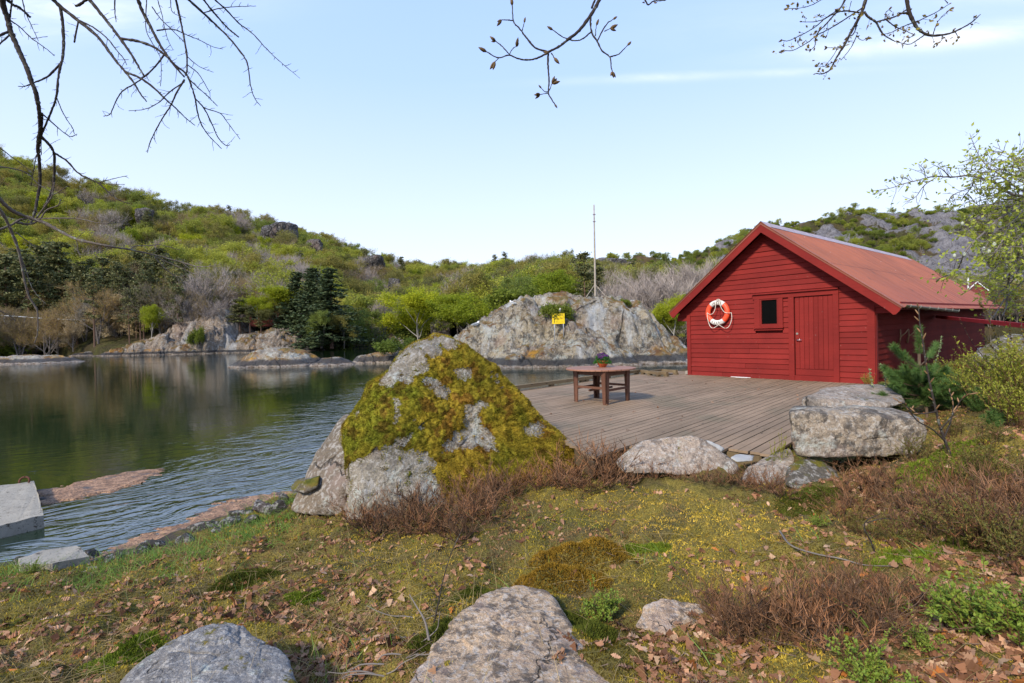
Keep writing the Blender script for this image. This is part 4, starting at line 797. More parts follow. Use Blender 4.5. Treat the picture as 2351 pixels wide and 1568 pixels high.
fp = ond(2223, 690, 148); mb = MB(); mb.tube([fp-(0, 0, 3), ond(2222.5, 638, 148)], .22, 8); tag(mb.build('flagpole', WHITEWALL, org=fp), 'white flagpole rising behind the far end of the boathouse roof', 'flagpole')
g0, g1 = ond(-160, 720, 112), ond(420, 741, 118); gr = thing('guard_rail', 'grey roadside guard rail along the shore under the pine wood', 'guard rail', g0)
mb = MB(); mb.tube([g0+(g1-g0)*f+np.array([0, 0, .25*math.sin(f*9)]) for f in np.linspace(0, 1, 40)], .17, 6); mb.build('beam', GALV, gr, smooth=True)
for f in np.linspace(0, 1, 26): mb = MB(); q = g0+(g1-g0)*f+np.array([0, .1, 0]); mb.box(q-(0, 0, .6), (.12, .12, 1.3)); mb.build('rail_post', GALV, gr)
# ------------------------------------------------------------------ foreground stones
def Q(*a): return [ond(x, y, d) for x, y, d in a]
_, BV, BF = rock_thing('boulder', 'big tent shaped boulder covered in yellow green moss', 'boulder', Q((790, 1220, 5.15), (1000, 1220, 5.25), (1330, 1085, 6.3), (780, 985, 5.75), (835, 1010, 5.45), (820, 1130, 5.1), (905, 825, 6.0), (955, 790, 6.25), (1012, 768, 6.4), (1062, 782, 6.3), (1135, 850, 6.25), (1262, 970, 6.35), (1330, 1035, 6.4), (905, 815, 6.9), (965, 782, 7.), (1040, 778, 7.), (1335, 1050, 7.0), (780, 990, 6.8), (790, 1150, 6.9)), GR_BOULDER, sub=7, p=45, amp=.055, fs=2.4, seed=4, big=.09)
rock_thing('boulder', 'bare brownish grey rock leaning against the water side of the mossy boulder', 'boulder', Q((690, 1185, 5.5), (662, 1170, 5.8), (800, 1190, 5.3), (705, 1085, 6.0), (745, 1010, 6.1), (790, 950, 6.3), (830, 955, 6.5), (815, 1060, 5.6), (790, 1110, 5.35), (760, 1000, 6.9), (720, 1150, 6.8), (800, 1000, 7)), GR_SIDE, sub=6, p=22, amp=.035, fs=2.6, seed=8, big=.05)
rock_thing('stone_slab', 'small tan slab jutting over the water beside the mossy boulder', 'stone', Q((664, 1120, 5.75), (690, 1105, 5.6), (735, 1092, 5.6), (730, 1120, 5.5), (700, 1133, 5.55), (668, 1128, 5.6), (680, 1100, 6.1), (740, 1090, 6.1), (720, 1135, 6.)), GR_MOSSY, sub=5, p=20, amp=.015, fs=5, seed=2)
rock_thing('stone_block', 'large squared granite block resting on smaller rocks beside the deck', 'stone block', Q((1800, 945, 4.95), (1845, 936, 5.0), (2060, 946, 4.9), (2128, 966, 4.75), (2126, 1018, 4.75), (2110, 1045, 4.75), (1960, 1048, 4.82), (1830, 1052, 4.85), (1808, 1010, 4.9), (1815, 930, 5.3), (2040, 932, 5.4), (2100, 950, 5.3), (2090, 1040, 5.35), (1835, 1040, 5.4)), GR_BLOCK, sub=7, p=26, amp=.024, fs=4.2, seed=6, big=.035)
rock_thing('stone_slab', 'pale pinkish slab lying behind the squared granite block', 'stone', Q((1832, 912, 5.5), (1900, 888, 6.2), (1960, 884, 6.5), (2030, 880, 6.4), (2090, 925, 5.5), (2000, 945, 5.4), (1845, 942, 5.45), (1840, 935, 5.7), (1900, 925, 6.4), (2060, 930, 6.4)), GR_PALE, sub=6, p=20, amp=.022, fs=3.5, seed=3, big=.02)
rock_thing('stone', 'mossy rounded rock propping up the squared granite block', 'stone', Q((1795, 1120, 4.65), (1800, 1075, 4.75), (1840, 1052, 4.85), (1890, 1055, 4.85), (1928, 1080, 4.75), (1935, 1130, 4.6), (1860, 1135, 4.5), (1830, 1060, 5.2), (1920, 1080, 5.2)), GR_MOSSY, sub=6, p=9, amp=.02, fs=4, seed=5, big=.02)
rock_thing('stone', 'sloping grey rock between the deck corner and the granite block', 'stone', Q((1690, 1110, 4.95), (1715, 1070, 5.15), (1770, 1040, 5.25), (1815, 1025, 5.25), (1830, 1060, 5.0), (1800, 1115, 4.75), (1730, 1120, 4.8), (1740, 1070, 5.5), (1810, 1040, 5.5)), GR_PALE, sub=6, p=12, amp=.02, fs=4, seed=9, big=.02)
rock_thing('stone', 'pale hump backed rock at the near edge of the deck', 'stone', Q((1400, 1065, 5.35), (1440, 1035, 5.4), (1475, 1008, 5.45), (1530, 998, 5.45), (1600, 1003, 5.4), (1660, 1033, 5.3), (1700, 1068, 5.15), (1690, 1095, 5.05), (1560, 1095, 5.05), (1430, 1085, 5.1), (1480, 1020, 5.6), (1600, 1015, 5.6), (1680, 1060, 5.5)), GR_PALE, sub=6, p=28, amp=.03, fs=3.6, seed=12, big=.05)
rock_thing('stone', 'small white quartz stone tucked under the deck corner', 'stone', Q((1672, 1050, 5.3), (1690, 1042, 5.45), (1735, 1045, 5.45), (1728, 1058, 5.3), (1690, 1062, 5.25), (1700, 1060, 5.5)), QUARTZ, sub=5, p=12, amp=.012, fs=6, seed=2)
rock_thing('stone', 'white stone between the pale humped rock and the deck', 'stone', Q((1585, 1005, 5.58), (1640, 1015, 5.55), (1668, 1030, 5.5), (1650, 1045, 5.45), (1590, 1030, 5.5), (1630, 1030, 5.7)), QUARTZ, sub=5, p=12, amp=.012, fs=6, seed=3)
rock_thing('stone', 'broad lichen spotted flat rock at the bottom centre of the photo', 'stone', Q((890, 1620, 1.95), (1005, 1450, 2.42), (1100, 1372, 2.75), (1175, 1334, 2.92), (1250, 1348, 2.88), (1310, 1420, 2.6), (1440, 1600, 2.05), (1170, 1650, 1.85), (1120, 1470, 2.36), (1100, 1420, 2.9), (1290, 1420, 2.9), (1000, 1640, 2.3), (1350, 1640, 2.3)), GR_FLAT, sub=7, p=20, amp=.026, fs=6, seed=7, big=.05)
rock_thing('stone', 'angular blue grey rock at the bottom left of the photo', 'stone', Q((240, 1600, 2.0), (300, 1535, 2.12), (405, 1452, 2.32), (535, 1436, 2.4), (590, 1462, 2.3), (600, 1480, 2.2), (655, 1485, 2.25), (690, 1600, 2.0), (470, 1600, 1.88), (560, 1560, 2.), (640, 1520, 2.4), (430, 1500, 2.6), (560, 1500, 2.6), (300, 1600, 2.4)), GR_BLUE, sub=7, p=26, amp=.024, fs=7, seed=5, big=.06)
rock_thing('stone', 'small half buried rock behind the brown heather at the lower right', 'stone', Q((1455, 1440, 2.6), (1475, 1385, 2.72), (1530, 1372, 2.78), (1620, 1385, 2.75), (1650, 1440, 2.6), (1560, 1470, 2.5), (1520, 1450, 3.), (1600, 1450, 3.)), GR_FLAT, sub=6, p=16, amp=.014, fs=7, seed=8)
# concrete slabs in and by the water
def slab(label, top, th):
    t = np.array([onz(x, y, z) for x, y, z in top]); b = t.copy(); b[:, 2] -= th; n = len(t); V = np.vstack([t, b]); bm = bmesh.new(); vs = [bm.verts.new(v) for v in V]; bm.faces.new(vs[:n]); bm.faces.new(vs[n:][::-1])
    for i in range(n): bm.faces.new([vs[i], vs[n+i], vs[n+(i+1) % n], vs[(i+1) % n]])
    bmesh.ops.recalc_face_normals(bm, faces=bm.faces); bmesh.ops.subdivide_edges(bm, edges=bm.edges, cuts=14, use_grid_fill=True); P = np.array([v.co[:] for v in bm.verts]); nn = fbm(P*3.5, 4, .6, 3)*.014
    for v, q in zip(bm.verts, nn): v.co.z += q; v.co.x += q*.6
    me = bpy.data.meshes.new('concrete_slab'); org = V.mean(0); bmesh.ops.translate(bm, verts=bm.verts, vec=Vector(-org)); bm.to_mesh(me); bm.free(); me.materials.append(CONCRETE)
    if 'Col' not in me.color_attributes: me.color_attributes.new('Col', 'FLOAT_COLOR', 'POINT')
    o = bpy.data.objects.new('concrete_slab', me); COL.objects.link(o); o.location = org; return tag(o, label, 'concrete slab'), org
sl, so = slab('thick concrete slab with a rusty ring standing in the water at the left edge', [(-160, 1150, .16), (-20, 1118, .16), (78, 1104, .16), (101, 1182, .16), (-10, 1208, .16), (-170, 1245, .16)], .32)
rp = onz(56, 1109, .17); mb = MB(); mb.tube([rp+np.array([.075*math.cos(a), .02*math.sin(a), .03+.06*math.sin(a)]) for a in np.linspace(-.4, PI+.4, 16)], .014, 7); o = mb.build('mooring_ring', RUST, smooth=True, org=so); o.parent = sl; o.location = (0, 0, 0)
slab('tilted concrete slab on the shore stones at the lower left', [(42, 1282, .22), (100, 1262, .24), (175, 1252, .22), (205, 1277, .22), (120, 1294, .25), (45, 1296, .26)], .12)
slab('half buried concrete slab under the tilted one', [(118, 1312, .16), (205, 1287, .14), (232, 1306, .16), (150, 1330, .2)], .12)
rng = np.random.default_rng(21); sh_ = [(60, 1292, 70, 18), (250, 1282, 50, 16), (320, 1262, 60, 16), (370, 1248, 60, 14), (430, 1235, 55, 14), (470, 1212, 80, 18), (520, 1202, 70, 16), (545, 1180, 50, 12), (580, 1190, 45, 14), (610, 1168, 60, 20), (640, 1165, 55, 22), (655, 1148, 36, 16), (690, 1150, 45, 20), (300, 1272, 40, 10), (210, 1272, 32, 14), (560, 1176, 46, 9), (500, 1218, 40, 8)]
for i, (x, y, w, h) in enumerate(sh_):
    c = gpix(x, y); c = onz(x, y, max(.05, c[2]+.03)); k = c[1]/FOC; pts = [c+np.array([(rng.random()-.5)*w*k*1.05, (rng.random()-.5)*w*k*.8, (rng.random()-.55)*h*k*2.2]) for _ in range(16)]
    order = sorted(range(len(sh_)), key=lambda q: sh_[q][0]).index(i)
    rock_thing('shore_stone', 'flat dark stone on the near waterline, '+nth(order, len(sh_))+' of the row', 'stone', pts, GR_SHORE, 'dark stones along the near waterline', sub=5, p=14, amp=.02, fs=5, seed=i, big=.04)
def mat_sheet(label, poly, z=.012):
    P = np.array([onz(x, y, z) for x, y in poly]); lo, hi = P.min(0), P.max(0); X, Y = np.meshgrid(np.linspace(lo[0], hi[0], 130), np.linspace(lo[1], hi[1], 130), indexing='ij'); x, y = X.ravel(), Y.ravel()
    ins = np.zeros(len(x), bool); dmin = np.full(len(x), 9.); j = len(P)-1
    for i in range(len(P)):
        xi, yi, xj, yj = P[i, 0], P[i, 1], P[j, 0], P[j, 1]; c = ((yi > y) != (yj > y)) & (x < (xj-xi)*(y-yi)/(yj-yi+1e-12)+xi); ins ^= c
        ex, ey = xj-xi, yj-yi; t = np.clip(((x-xi)*ex+(y-yi)*ey)/(ex*ex+ey*ey), 0, 1); dmin = np.minimum(dmin, np.hypot(x-xi-t*ex, y-yi-t*ey)); j = i
    sd_ = np.where(ins, dmin, -dmin); N = np.stack([x, y, x*0], 1); h = sd_*.25+.05*fbm(N*np.array([3., 6, 1]), 5, .6, 4); zz = np.clip(h, -.03, .02)+.004*pnoise(N*40, 3)
    mb = MB(); mb.add(np.stack([x, y, zz], 1), grid_faces(130, 130)); return tag(mb.build('seaweed_mat', WEED, smooth=True), label, 'seaweed', kind='stuff')
mat_sheet('pale brown floating seaweed mat beside the concrete slab', [(70, 1130), (180, 1108), (300, 1080), (375, 1074), (350, 1095), (325, 1108), (200, 1140), (95, 1160)])
mat_sheet('pale brown seaweed fringe along the near shore', [(190, 1290), (215, 1270), (290, 1240), (400, 1205), (480, 1165), (560, 1140), (670, 1128), (680, 1150), (600, 1170), (500, 1195), (420, 1225), (330, 1255), (240, 1295)])
# ------------------------------------------------------------------ trees
def grow(rng, p, d, L, r, lev, mx, out, tips, spread, nch, wig, grav, low=.3):
    n = 6; pts = [np.array(p, float)]; d = np.array(d, float); dirs = []
    for i in range(n-1):
        d = d+rng.normal(size=3)*wig+np.array([0, 0, grav]); d /= np.linalg.norm(d); dirs.append(d); pts.append(pts[-1]+d*L/(n-1))
    rr = np.linspace(r, r*.45 if lev < mx else r*.25, n); out.append((np.array(pts), rr, lev))
    if lev >= mx: tips.append((pts[-1], d)); tips.append((pts[n//2], d)); return
    for k in range(nch):
        st = low if lev == 0 else .3; t = st+(1-st)*(k+rng.random())/nch; i = min(int(t*(n-1)), n-2); f = t*(n-1)-i; q = pts[i]*(1-f)+pts[i+1]*f; side = rng.normal(size=3); side -= dirs[i]*(side@dirs[i]); side /= np.linalg.norm(side)
        a = spread*(.7+.6*rng.random()); grow(rng, q, dirs[i]*math.cos(a)+side*math.sin(a), L*(.75-.25*t)*(.8+.4*rng.random()), rr[i]*.6, lev+1, mx, out, tips, spread, nch, wig, grav)
def leaf_cloud(mb, P, size, rng, c0, c1, flat=0.):
    n = len(P); a = rdir(n, rng); 
    if flat: a[:, 2] *= 1-flat; a /= np.linalg.norm(a, axis=1)[:, None]
    b = np.cross(a, rdir(n, rng)); b /= np.linalg.norm(b, axis=1)[:, None]+1e-9; s = size*(.6+.8*rng.random((n, 1))); f = rng.random((n, 1)); col = np.asarray(c0)*(1-f)+np.asarray(c1)*f; col = col*(.75+.5*rng.random((n, 1)))
    V = np.stack([P-a*s*.5, P+b*s*.32, P+a*s*.5, P-b*s*.32], 1).reshape(-1, 3); k = np.arange(n)*4; mb.add(V, np.stack([k, k+1, k+2, k+3], 1), np.repeat(col, 4, 0))
def strips(mb, A, B, w, rng, col):
    d = B-A; s = np.cross(d, rdir(len(A), rng)); s /= np.linalg.norm(s, axis=1)[:, None]+1e-9; w = np.broadcast_to(w, len(A))[:, None]
    V = np.stack([A-s*w/2, A+s*w/2, B+s*w*.18, B-s*w*.18], 1).reshape(-1, 3); k = np.arange(len(A))*4; mb.add(V, np.stack([k, k+1, k+2, k+3], 1), np.repeat(np.broadcast_to(col, (len(A), 3)), 4, 0))
def tree_parts(kind, seed, detail=1.):
    """unit trees about their real height in metres, origin at the foot; returns trunk MB, crown MB, materials"""
    rng = np.random.default_rng(seed); T, Cn = MB(), MB(); out, tips = [], []
    if kind in ('leafy', 'olive', 'bright', 'bare', 'blossom', 'bud'):
        h = 10.; nst = 1 if kind in ('bright', 'olive') else int(rng.integers(1, 4))
        for s in range(nst):
            a = rng.random()*6.28; d0 = np.array([math.cos(a)*.16*(nst > 1), math.sin(a)*.16*(nst > 1), 1])
            grow(rng, (math.cos(a)*.15*(nst > 1), math.sin(a)*.15*(nst > 1), -.3), d0, h*.78*(1-.1*s), .15, 0, 3, out, tips, .62 if kind != 'bare' else .5, (8 if kind in ('bright', 'leafy') else 6) if nst == 1 else 5, .09, .035, .12 if kind == 'bright' else .22)
        for p, r, l in out:
            if l <= (2 if kind in ('bare', 'blossom', 'bud') else 1): T.tube(p, np.maximum(r, .022), 5 if l < 1 else 3, cap=False)
        tp = np.array([t[0] for t in tips]); td = np.array([t[1] for t in tips])
        if kind in ('bare', 'blossom', 'bud'):
            m = int(6*detail); A = np.repeat(tp, m, 0)+rng.normal(size=(len(tp)*m, 3))*.12; B = A+(np.repeat(td, m, 0)+rdir(len(A), rng)*.75+np.array([0, 0, .25]))*(.25+.55*rng.random((len(A), 1)))
            g = rng.random((len(A), 1)); strips(Cn, A, B, .03, rng, np.array([.34, .29, .26])*(.65+.6*g) if kind == 'bare' else np.array([.40, .33, .28] if kind == 'blossom' else [.30, .22, .16])*(.6+.7*g))
            if kind == 'blossom': leaf_cloud(Cn, B[::1]+rng.normal(size=B.shape)*.06, .15, rng, (.64, .55, .49), (.48, .39, .33))
            if kind == 'bud': leaf_cloud(Cn, B[::2], .15, rng, (.38, .29, .08), (.28, .21, .08))
        else:
            m = int(13*detail); P = np.repeat(tp, m, 0)+rng.normal(size=(len(tp)*m, 3))*np.array([.38, .38, .26])
            c = {'leafy': ((.36, .385, .075), (.25, .275, .06)), 'olive': ((.29, .26, .085), (.22, .20, .065)), 'bright': ((.38, .40, .03), (.28, .34, .028))}[kind]
            leaf_cloud(Cn, P, .25 if detail > 1.5 else .29, rng, *c)
            A = np.repeat(tp, 2, 0); B = A+rdir(len(A), rng)*.5; strips(Cn, A, B, .025, rng, (.12, .10, .07))
    elif kind == 'pine':
        h = 15.; pts = np.array([(0.08*math.sin(t*2.)*t, .06*math.cos(t*3)*t, t*h-.4) for t in np.linspace(0, 1, 10)]); T.tube(pts, np.linspace(.19, .05, 10), 6)
        for k in range(46):
            t = .38+.62*rng.random()**.85; a = rng.random()*6.28; L = (1-t)*3.6+.75; b = np.array([np.interp(t, np.linspace(0, 1, 10), pts[:, i]) for i in range(3)]); dv = np.array([math.cos(a), math.sin(a), .12+.45*t*rng.random()]); e = b+dv*L*(.55+.45*rng.random()); T.tube([b, (b+e)/2+(0, 0, -.1), e], [.045, .035, .015], 3, cap=False)
            m = int(34*detail); f = .35+.7*rng.random(m); P = b+(e-b)*f[:, None]+rng.normal(size=(m, 3))*np.array([.38, .38, .13]); leaf_cloud(Cn, P, .38, rng, (.075, .10, .035), (.165, .15, .055), .55)
    elif kind == 'spruce':
        h = 16.; T.tube([(0, 0, -.4), (0, 0, h*.5), (0, 0, h)], [.22, .12, .02], 6)
        nl = int(26*detail**.5)
        for k in range(nl):
            t = (k+.5)/nl; z = h*(.06+.93*t); L = 3.4*(1-t)**.85+.25
            for a in np.arange(rng.random()*6, 6.3+rng.random(), .62+.25*t):
                l = L*(.5+.75*rng.random()**.8); b = np.array([0, 0, z]); e = b+np.array([math.cos(a)*l, math.sin(a)*l, -.30*l+.25*t]); m = int(26*detail*(.35+l/3.4)); f = rng.random(m)**.8; P = b+(e-b)*f[:, None]+rng.normal(size=(m, 3))*np.array([.22, .22, .1])*(.4+f[:, None])-np.array([0, 0, .2])*f[:, None]; leaf_cloud(Cn, P, .40, rng, (.04, .068, .03), (.08, .10, .04), .5)
    elif kind == 'bush':
        for k in range(9): a = rng.random()*6.28; grow(rng, (.2*math.cos(a), .2*math.sin(a), -.1), (math.cos(a)*.6, math.sin(a)*.6, 1), 1.6, .03, 1, 3, out, tips, .6, 3, .12, .02)
        for p, r, l in out:
            if l < 3: T.tube(p, np.maximum(r, .012), 3, cap=False)
        tp = np.array([t[0] for t in tips]); m = int(14*detail); P = np.repeat(tp, m, 0)+rng.normal(size=(len(tp)*m, 3))*.2; leaf_cloud(Cn, P, .2, rng, (.21, .25, .035), (.14, .18, .03))
    return T, Cn
KINDS = {'leafy': (BARKG, LEAFR), 'olive': (BARKG, LEAFR), 'bright': (BARKB, LEAFR), 'bare': (BARKG, TWIGC), 'blossom': (BARKG, LEAFR), 'bud': (BARKG, LEAFR), 'pine': (BARKP, NEEDLE), 'spruce': (BARKP, NEEDLE), 'bush': (BARKG, LEAFR)}
HT = {'leafy': 10., 'olive': 10., 'bright': 10., 'bare': 10., 'blossom': 10., 'bud': 10., 'pine': 15., 'spruce': 16., 'bush': 2.2}
PROTO = {}
def proto(kind, v):
    if (kind, v) not in PROTO:
        T, Cn = tree_parts(kind, v*13+len(kind), 2.); top = max(np.vstack(Cn.V)[:, 2].max(), 1); r = bpy.data.objects.new('tree', None); tr = T.build('trunk', KINDS[kind][0]); cr = Cn.build('crown', KINDS[kind][1])
        for o in (tr, cr): COL.objects.unlink(o); o.parent = r
        PROTO[(kind, v)] = (r, tr, cr, top)
    return PROTO[(kind, v)]
NAME = {'leafy': 'leafy_tree', 'olive': 'deciduous_tree', 'bright': 'birch_tree', 'bare': 'bare_tree', 'blossom': 'bare_tree', 'bud': 'budding_tree', 'pine': 'pine_tree', 'spruce': 'spruce_tree', 'bush': 'bush'}
def plant_tree(kind, v, px, D, ground, h, w, label, group=None, zoff=0.):
    r, tr, cr, top = proto(kind, v); rt = bpy.data.objects.new(NAME[kind], None); COL.objects.link(rt); rt.empty_display_size = .5; x = (px-CX)/FOC*D; z = ground if ground is not None else float(Zfar([px], [D])[0])
    rt.location = (x, D, z-.1+zoff); s = h/top; rt.scale = (s*w, s*w, s); rt.rotation_euler = (0, 0, (px*7.13+D) % 6.28)
    for o in (tr, cr): c = o.copy(); COL.objects.link(c); c.parent = rt
    return tag(rt, label, 'bush' if kind == 'bush' else 'tree', group)
def zpix(px, py, D): return ond(px, py, D)[2]
# single trees one can tell apart: kind, variant, px, depth, top py, base py (None = on the hillside), width factor, label
ONE = [('spruce', 0, 762, 104, 614, 795, 1.95, 'tallest dark spruce, right of the trio by the inlet'), ('spruce', 1, 722, 108, 612, 790, 1.7, 'middle dark spruce of the trio by the inlet'), ('spruce', 2, 688, 110, 622, 775, 1.7, 'left dark spruce of the trio by the inlet'),
 ('bright', 0, 347, 103, 693, 778, .85, 'bright yellow green birch standing on the shore cliff at left'), ('bright', 1, 960, 112, 652, 800, 1.25, 'big bright yellow green birch between mossy boulder and inlet'), ('bright', 2, 1090, 108, 662, 790, 1.5, 'round pale green tree left of the rock islet'),
 ('bright', 0, 1270, 84, 612, 740, 1.3, 'bright yellow green tree behind the warning sign'), ('bright', 1, 1318, 82, 640, 740, 1.2, 'yellow tree left of the grey pole'), ('leafy', 0, 1205, 90, 625, 740, 1.2, 'thin yellow green tree behind the left shoulder of the islet'),
 ('bright', 2, 650, 114, 655, 745, 1.6, 'bright green birch beside the red cabin'), ('bright', 1, 595, 108, 672, 745, 1.2, 'yellow green birch in front of the red cabin'), ('pine', 0, 1345, 78, 576, 745, 1.0, 'dark ragged pine behind the grey pole'), ('pine', 1, 1375, 84, 598, 745, 1.1, 'dark bushy pine right of the grey pole'),
 ('pine', 2, 926, 236, 588, 640, 1.25, 'lone blue green pine breaking the skyline'), ('pine', 0, 1008, 238, 610, 645, 1.4, 'low dark pine on the middle skyline'), ('pine', 1, 1085, 236, 606, 645, 1.3, 'taller pine of the skyline clump left of the pole'), ('pine', 2, 1108, 238, 611, 645, 1.2, 'right pine of the skyline clump left of the pole'), ('spruce', 1, 1163, 236, 617, 645, 1.3, 'small dark spruce on the middle skyline'), ('spruce', 2, 1138, 240, 620, 642, .7, 'tiny pointed spruce on the middle skyline'),
 ('blossom', 0, 218, 112, 672, 800, .8, 'pale pinkish budding tree by the left shore'), ('blossom', 1, 282, 114, 664, 800, 1.2, 'wide brownish pink tree by the left shore'), ('blossom', 2, 168, 110, 715, 805, .9, 'small pale pinkish tree at the left water edge'), ('bare', 0, 882, 122, 670, 780, .8, 'slim bare grey tree left of the big bright birch'), ('bare', 1, 845, 122, 735, 795, 1.5, 'low spreading bare tree beside the pale post'),
 ('pine', 0, 575, 106, 700, 765, 1.3, 'dark pine leaning over the cliff left of the cabin'), ('pine', 2, 430, 112, 660, 760, 1.3, 'bushy dark pine above the left cliff'), ('pine', 1, 500, 110, 676, 745, 1.2, 'dark pine on the cliff top'), ('olive', 0, 480, 114, 640, 745, 1.2, 'brown olive tree behind the cliff top pines'), ('pine', 0, 552, 107, 684, 775, 1.9, 'dense dark pine at the left corner of the red cabin'), ('olive', 1, 625, 108, 684, 768, 1.3, 'brown olive tree covering the right half of the red cabin'), ('pine', 1, 600, 106, 712, 772, 1.7, 'low dark pine below the red cabin'), ('olive', 1, 668, 112, 700, 775, .9, 'olive tree on the rounded cliff right of the cabin'), ('leafy', 2, 738, 101, 706, 796, .9, 'light green tree in front of the dark spruce trio'), ('olive', 0, 790, 103, 715, 797, 1.1, 'brown olive tree at the right foot of the spruce trio'), ('bush', 0, 640, 104, 765, 800, .7, 'small green bush on the cliff under the cabin'), ('bush', 1, 455, 99, 745, 800, .45, 'green sapling in the cleft of the shore cliff'),
 ('bush', 0, 1275, 39, 688, None, 1.0, 'bright green bush behind the warning sign'), ('bush', 1, 1435, 41, 705, None, .8, 'dull olive bush on the right of the rock islet'), ('bush', 2, 1180, 46, 650, None, 1.3, 'dark green juniper on the islet left shoulder'), ('bright', 2, 1548, 62, 668, 790, 1.0, 'young light green tree at the left corner of the boathouse'), ('leafy', 1, 1530, 64, 700, 790, 1.2, 'green shrub like tree behind the right end of the islet'), ('bush', 1, 910, 46, 768, 815, 1.3, 'dark green bush beside the mossy boulder tip')]
for kind, v, px, D, ty, by, w, lab in ONE:
    if D < 50 and by is None: x = (px-CX)/FOC*D; g = isle_h(x, D)
    elif by is None: g = None
    else: g = zpix(px, by, D)
    top = zpix(px, ty, D); z0 = g if g is not None else float(Zfar([px], [D])[0]); plant_tree(kind, v, px, D, z0, max(top-z0, .8), w, lab)
# rows of look-alike trees
ROWS = [('pine', 'straight trunked pine of the dark wood at the left', 'dark pines at the left', [(px, 122+(i*37 % 26), 525+(i*53 % 60)+px*.11) for i, px in enumerate((-60, -30, -5, 18, 45, 68, 92, 118, 140, 165, 190, 214, 240, 262, 290, 318, 345, 372, 400, 425))], 1.15, (0, 1, 2)),
        ('bare', 'grey bare branched tree in the thicket between pole and boathouse', 'bare trees between pole and boathouse', [(1400, 84, 640), (1425, 78, 618), (1452, 86, 606), (1478, 80, 628), (1500, 74, 612), (1522, 88, 600), (1545, 80, 596), (1562, 76, 625), (1585, 84, 590), (1605, 90, 586), (1440, 70, 668), (1490, 68, 672), (1630, 90, 588), (1655, 86, 600)], 1.25, (0, 1, 2)),
        ('bare', 'mauve grey bare tree on the middle of the wooded hillside', 'bare trees on the hillside', [(px, 150+(i*41 % 45), None) for i, px in enumerate((420, 450, 500, 520, 545, 560, 580, 600, 612, 625, 640, 470, 535, 570, 655, 10, 30))], 1.3, (0, 1, 2)),
        ('bud', 'brown budding tree on the shore slope under the pine wood', 'budding trees along the left shore', [(px, 109+(i*29 % 12), 690+(i*47 % 45)) for i, px in enumerate((-50, -20, 15, 40, 75, 105, 135, 200, 240, 310, 375, 395))], 1.1, (0, 1, 2)),
        ('bush', 'fresh green shore bush on the far left bank', 'green bushes on the left bank', [(px, 117+(i*17 % 8), 745+(i*31 % 25)) for i, px in enumerate((-40, 5, 25, 50, 128, 150, 205, 330, 300, 265))], 1.6, (0, 1, 2)),
        ('leafy', 'green tree on the low shore behind inlet and islet', 'green trees behind the inlet', [(px, 118+(i*23 % 25), 700-(i*37 % 40)) for i, px in enumerate((800, 825, 860, 900, 935, 1000, 1030, 1060, 1120, 1150, 1180, 1240, 1410, 1470))], 1.3, (0, 1, 2)),
        ('olive', 'olive brown tree on the low shore behind inlet and islet', 'olive trees behind the inlet', [(px, 122+(i*27 % 30), 690-(i*31 % 40)) for i, px in enumerate((805, 822, 845, 875, 985, 1015, 1045, 1130, 1165, 1225, 1290, 1340, 1430, 1500, 1540))], 1.3, (0, 1, 2))]
for kind, lab, grp, lst, w, vs_ in ROWS:
    order = sorted(range(len(lst)), key=lambda q: lst[q][0])
    for i, (px, D, ty) in enumerate(lst):
        g = float(Zfar([px], [D])[0]); h = (zpix(px, ty, D)-g) if ty else 8+i % 4
        plant_tree(kind, vs_[i % len(vs_)], px, D, g, float(np.clip(h, 2., 24)), w*(.85+.3*((i*37) % 10)/10), lab+', '+nth(order.index(i), len(lst)), grp)
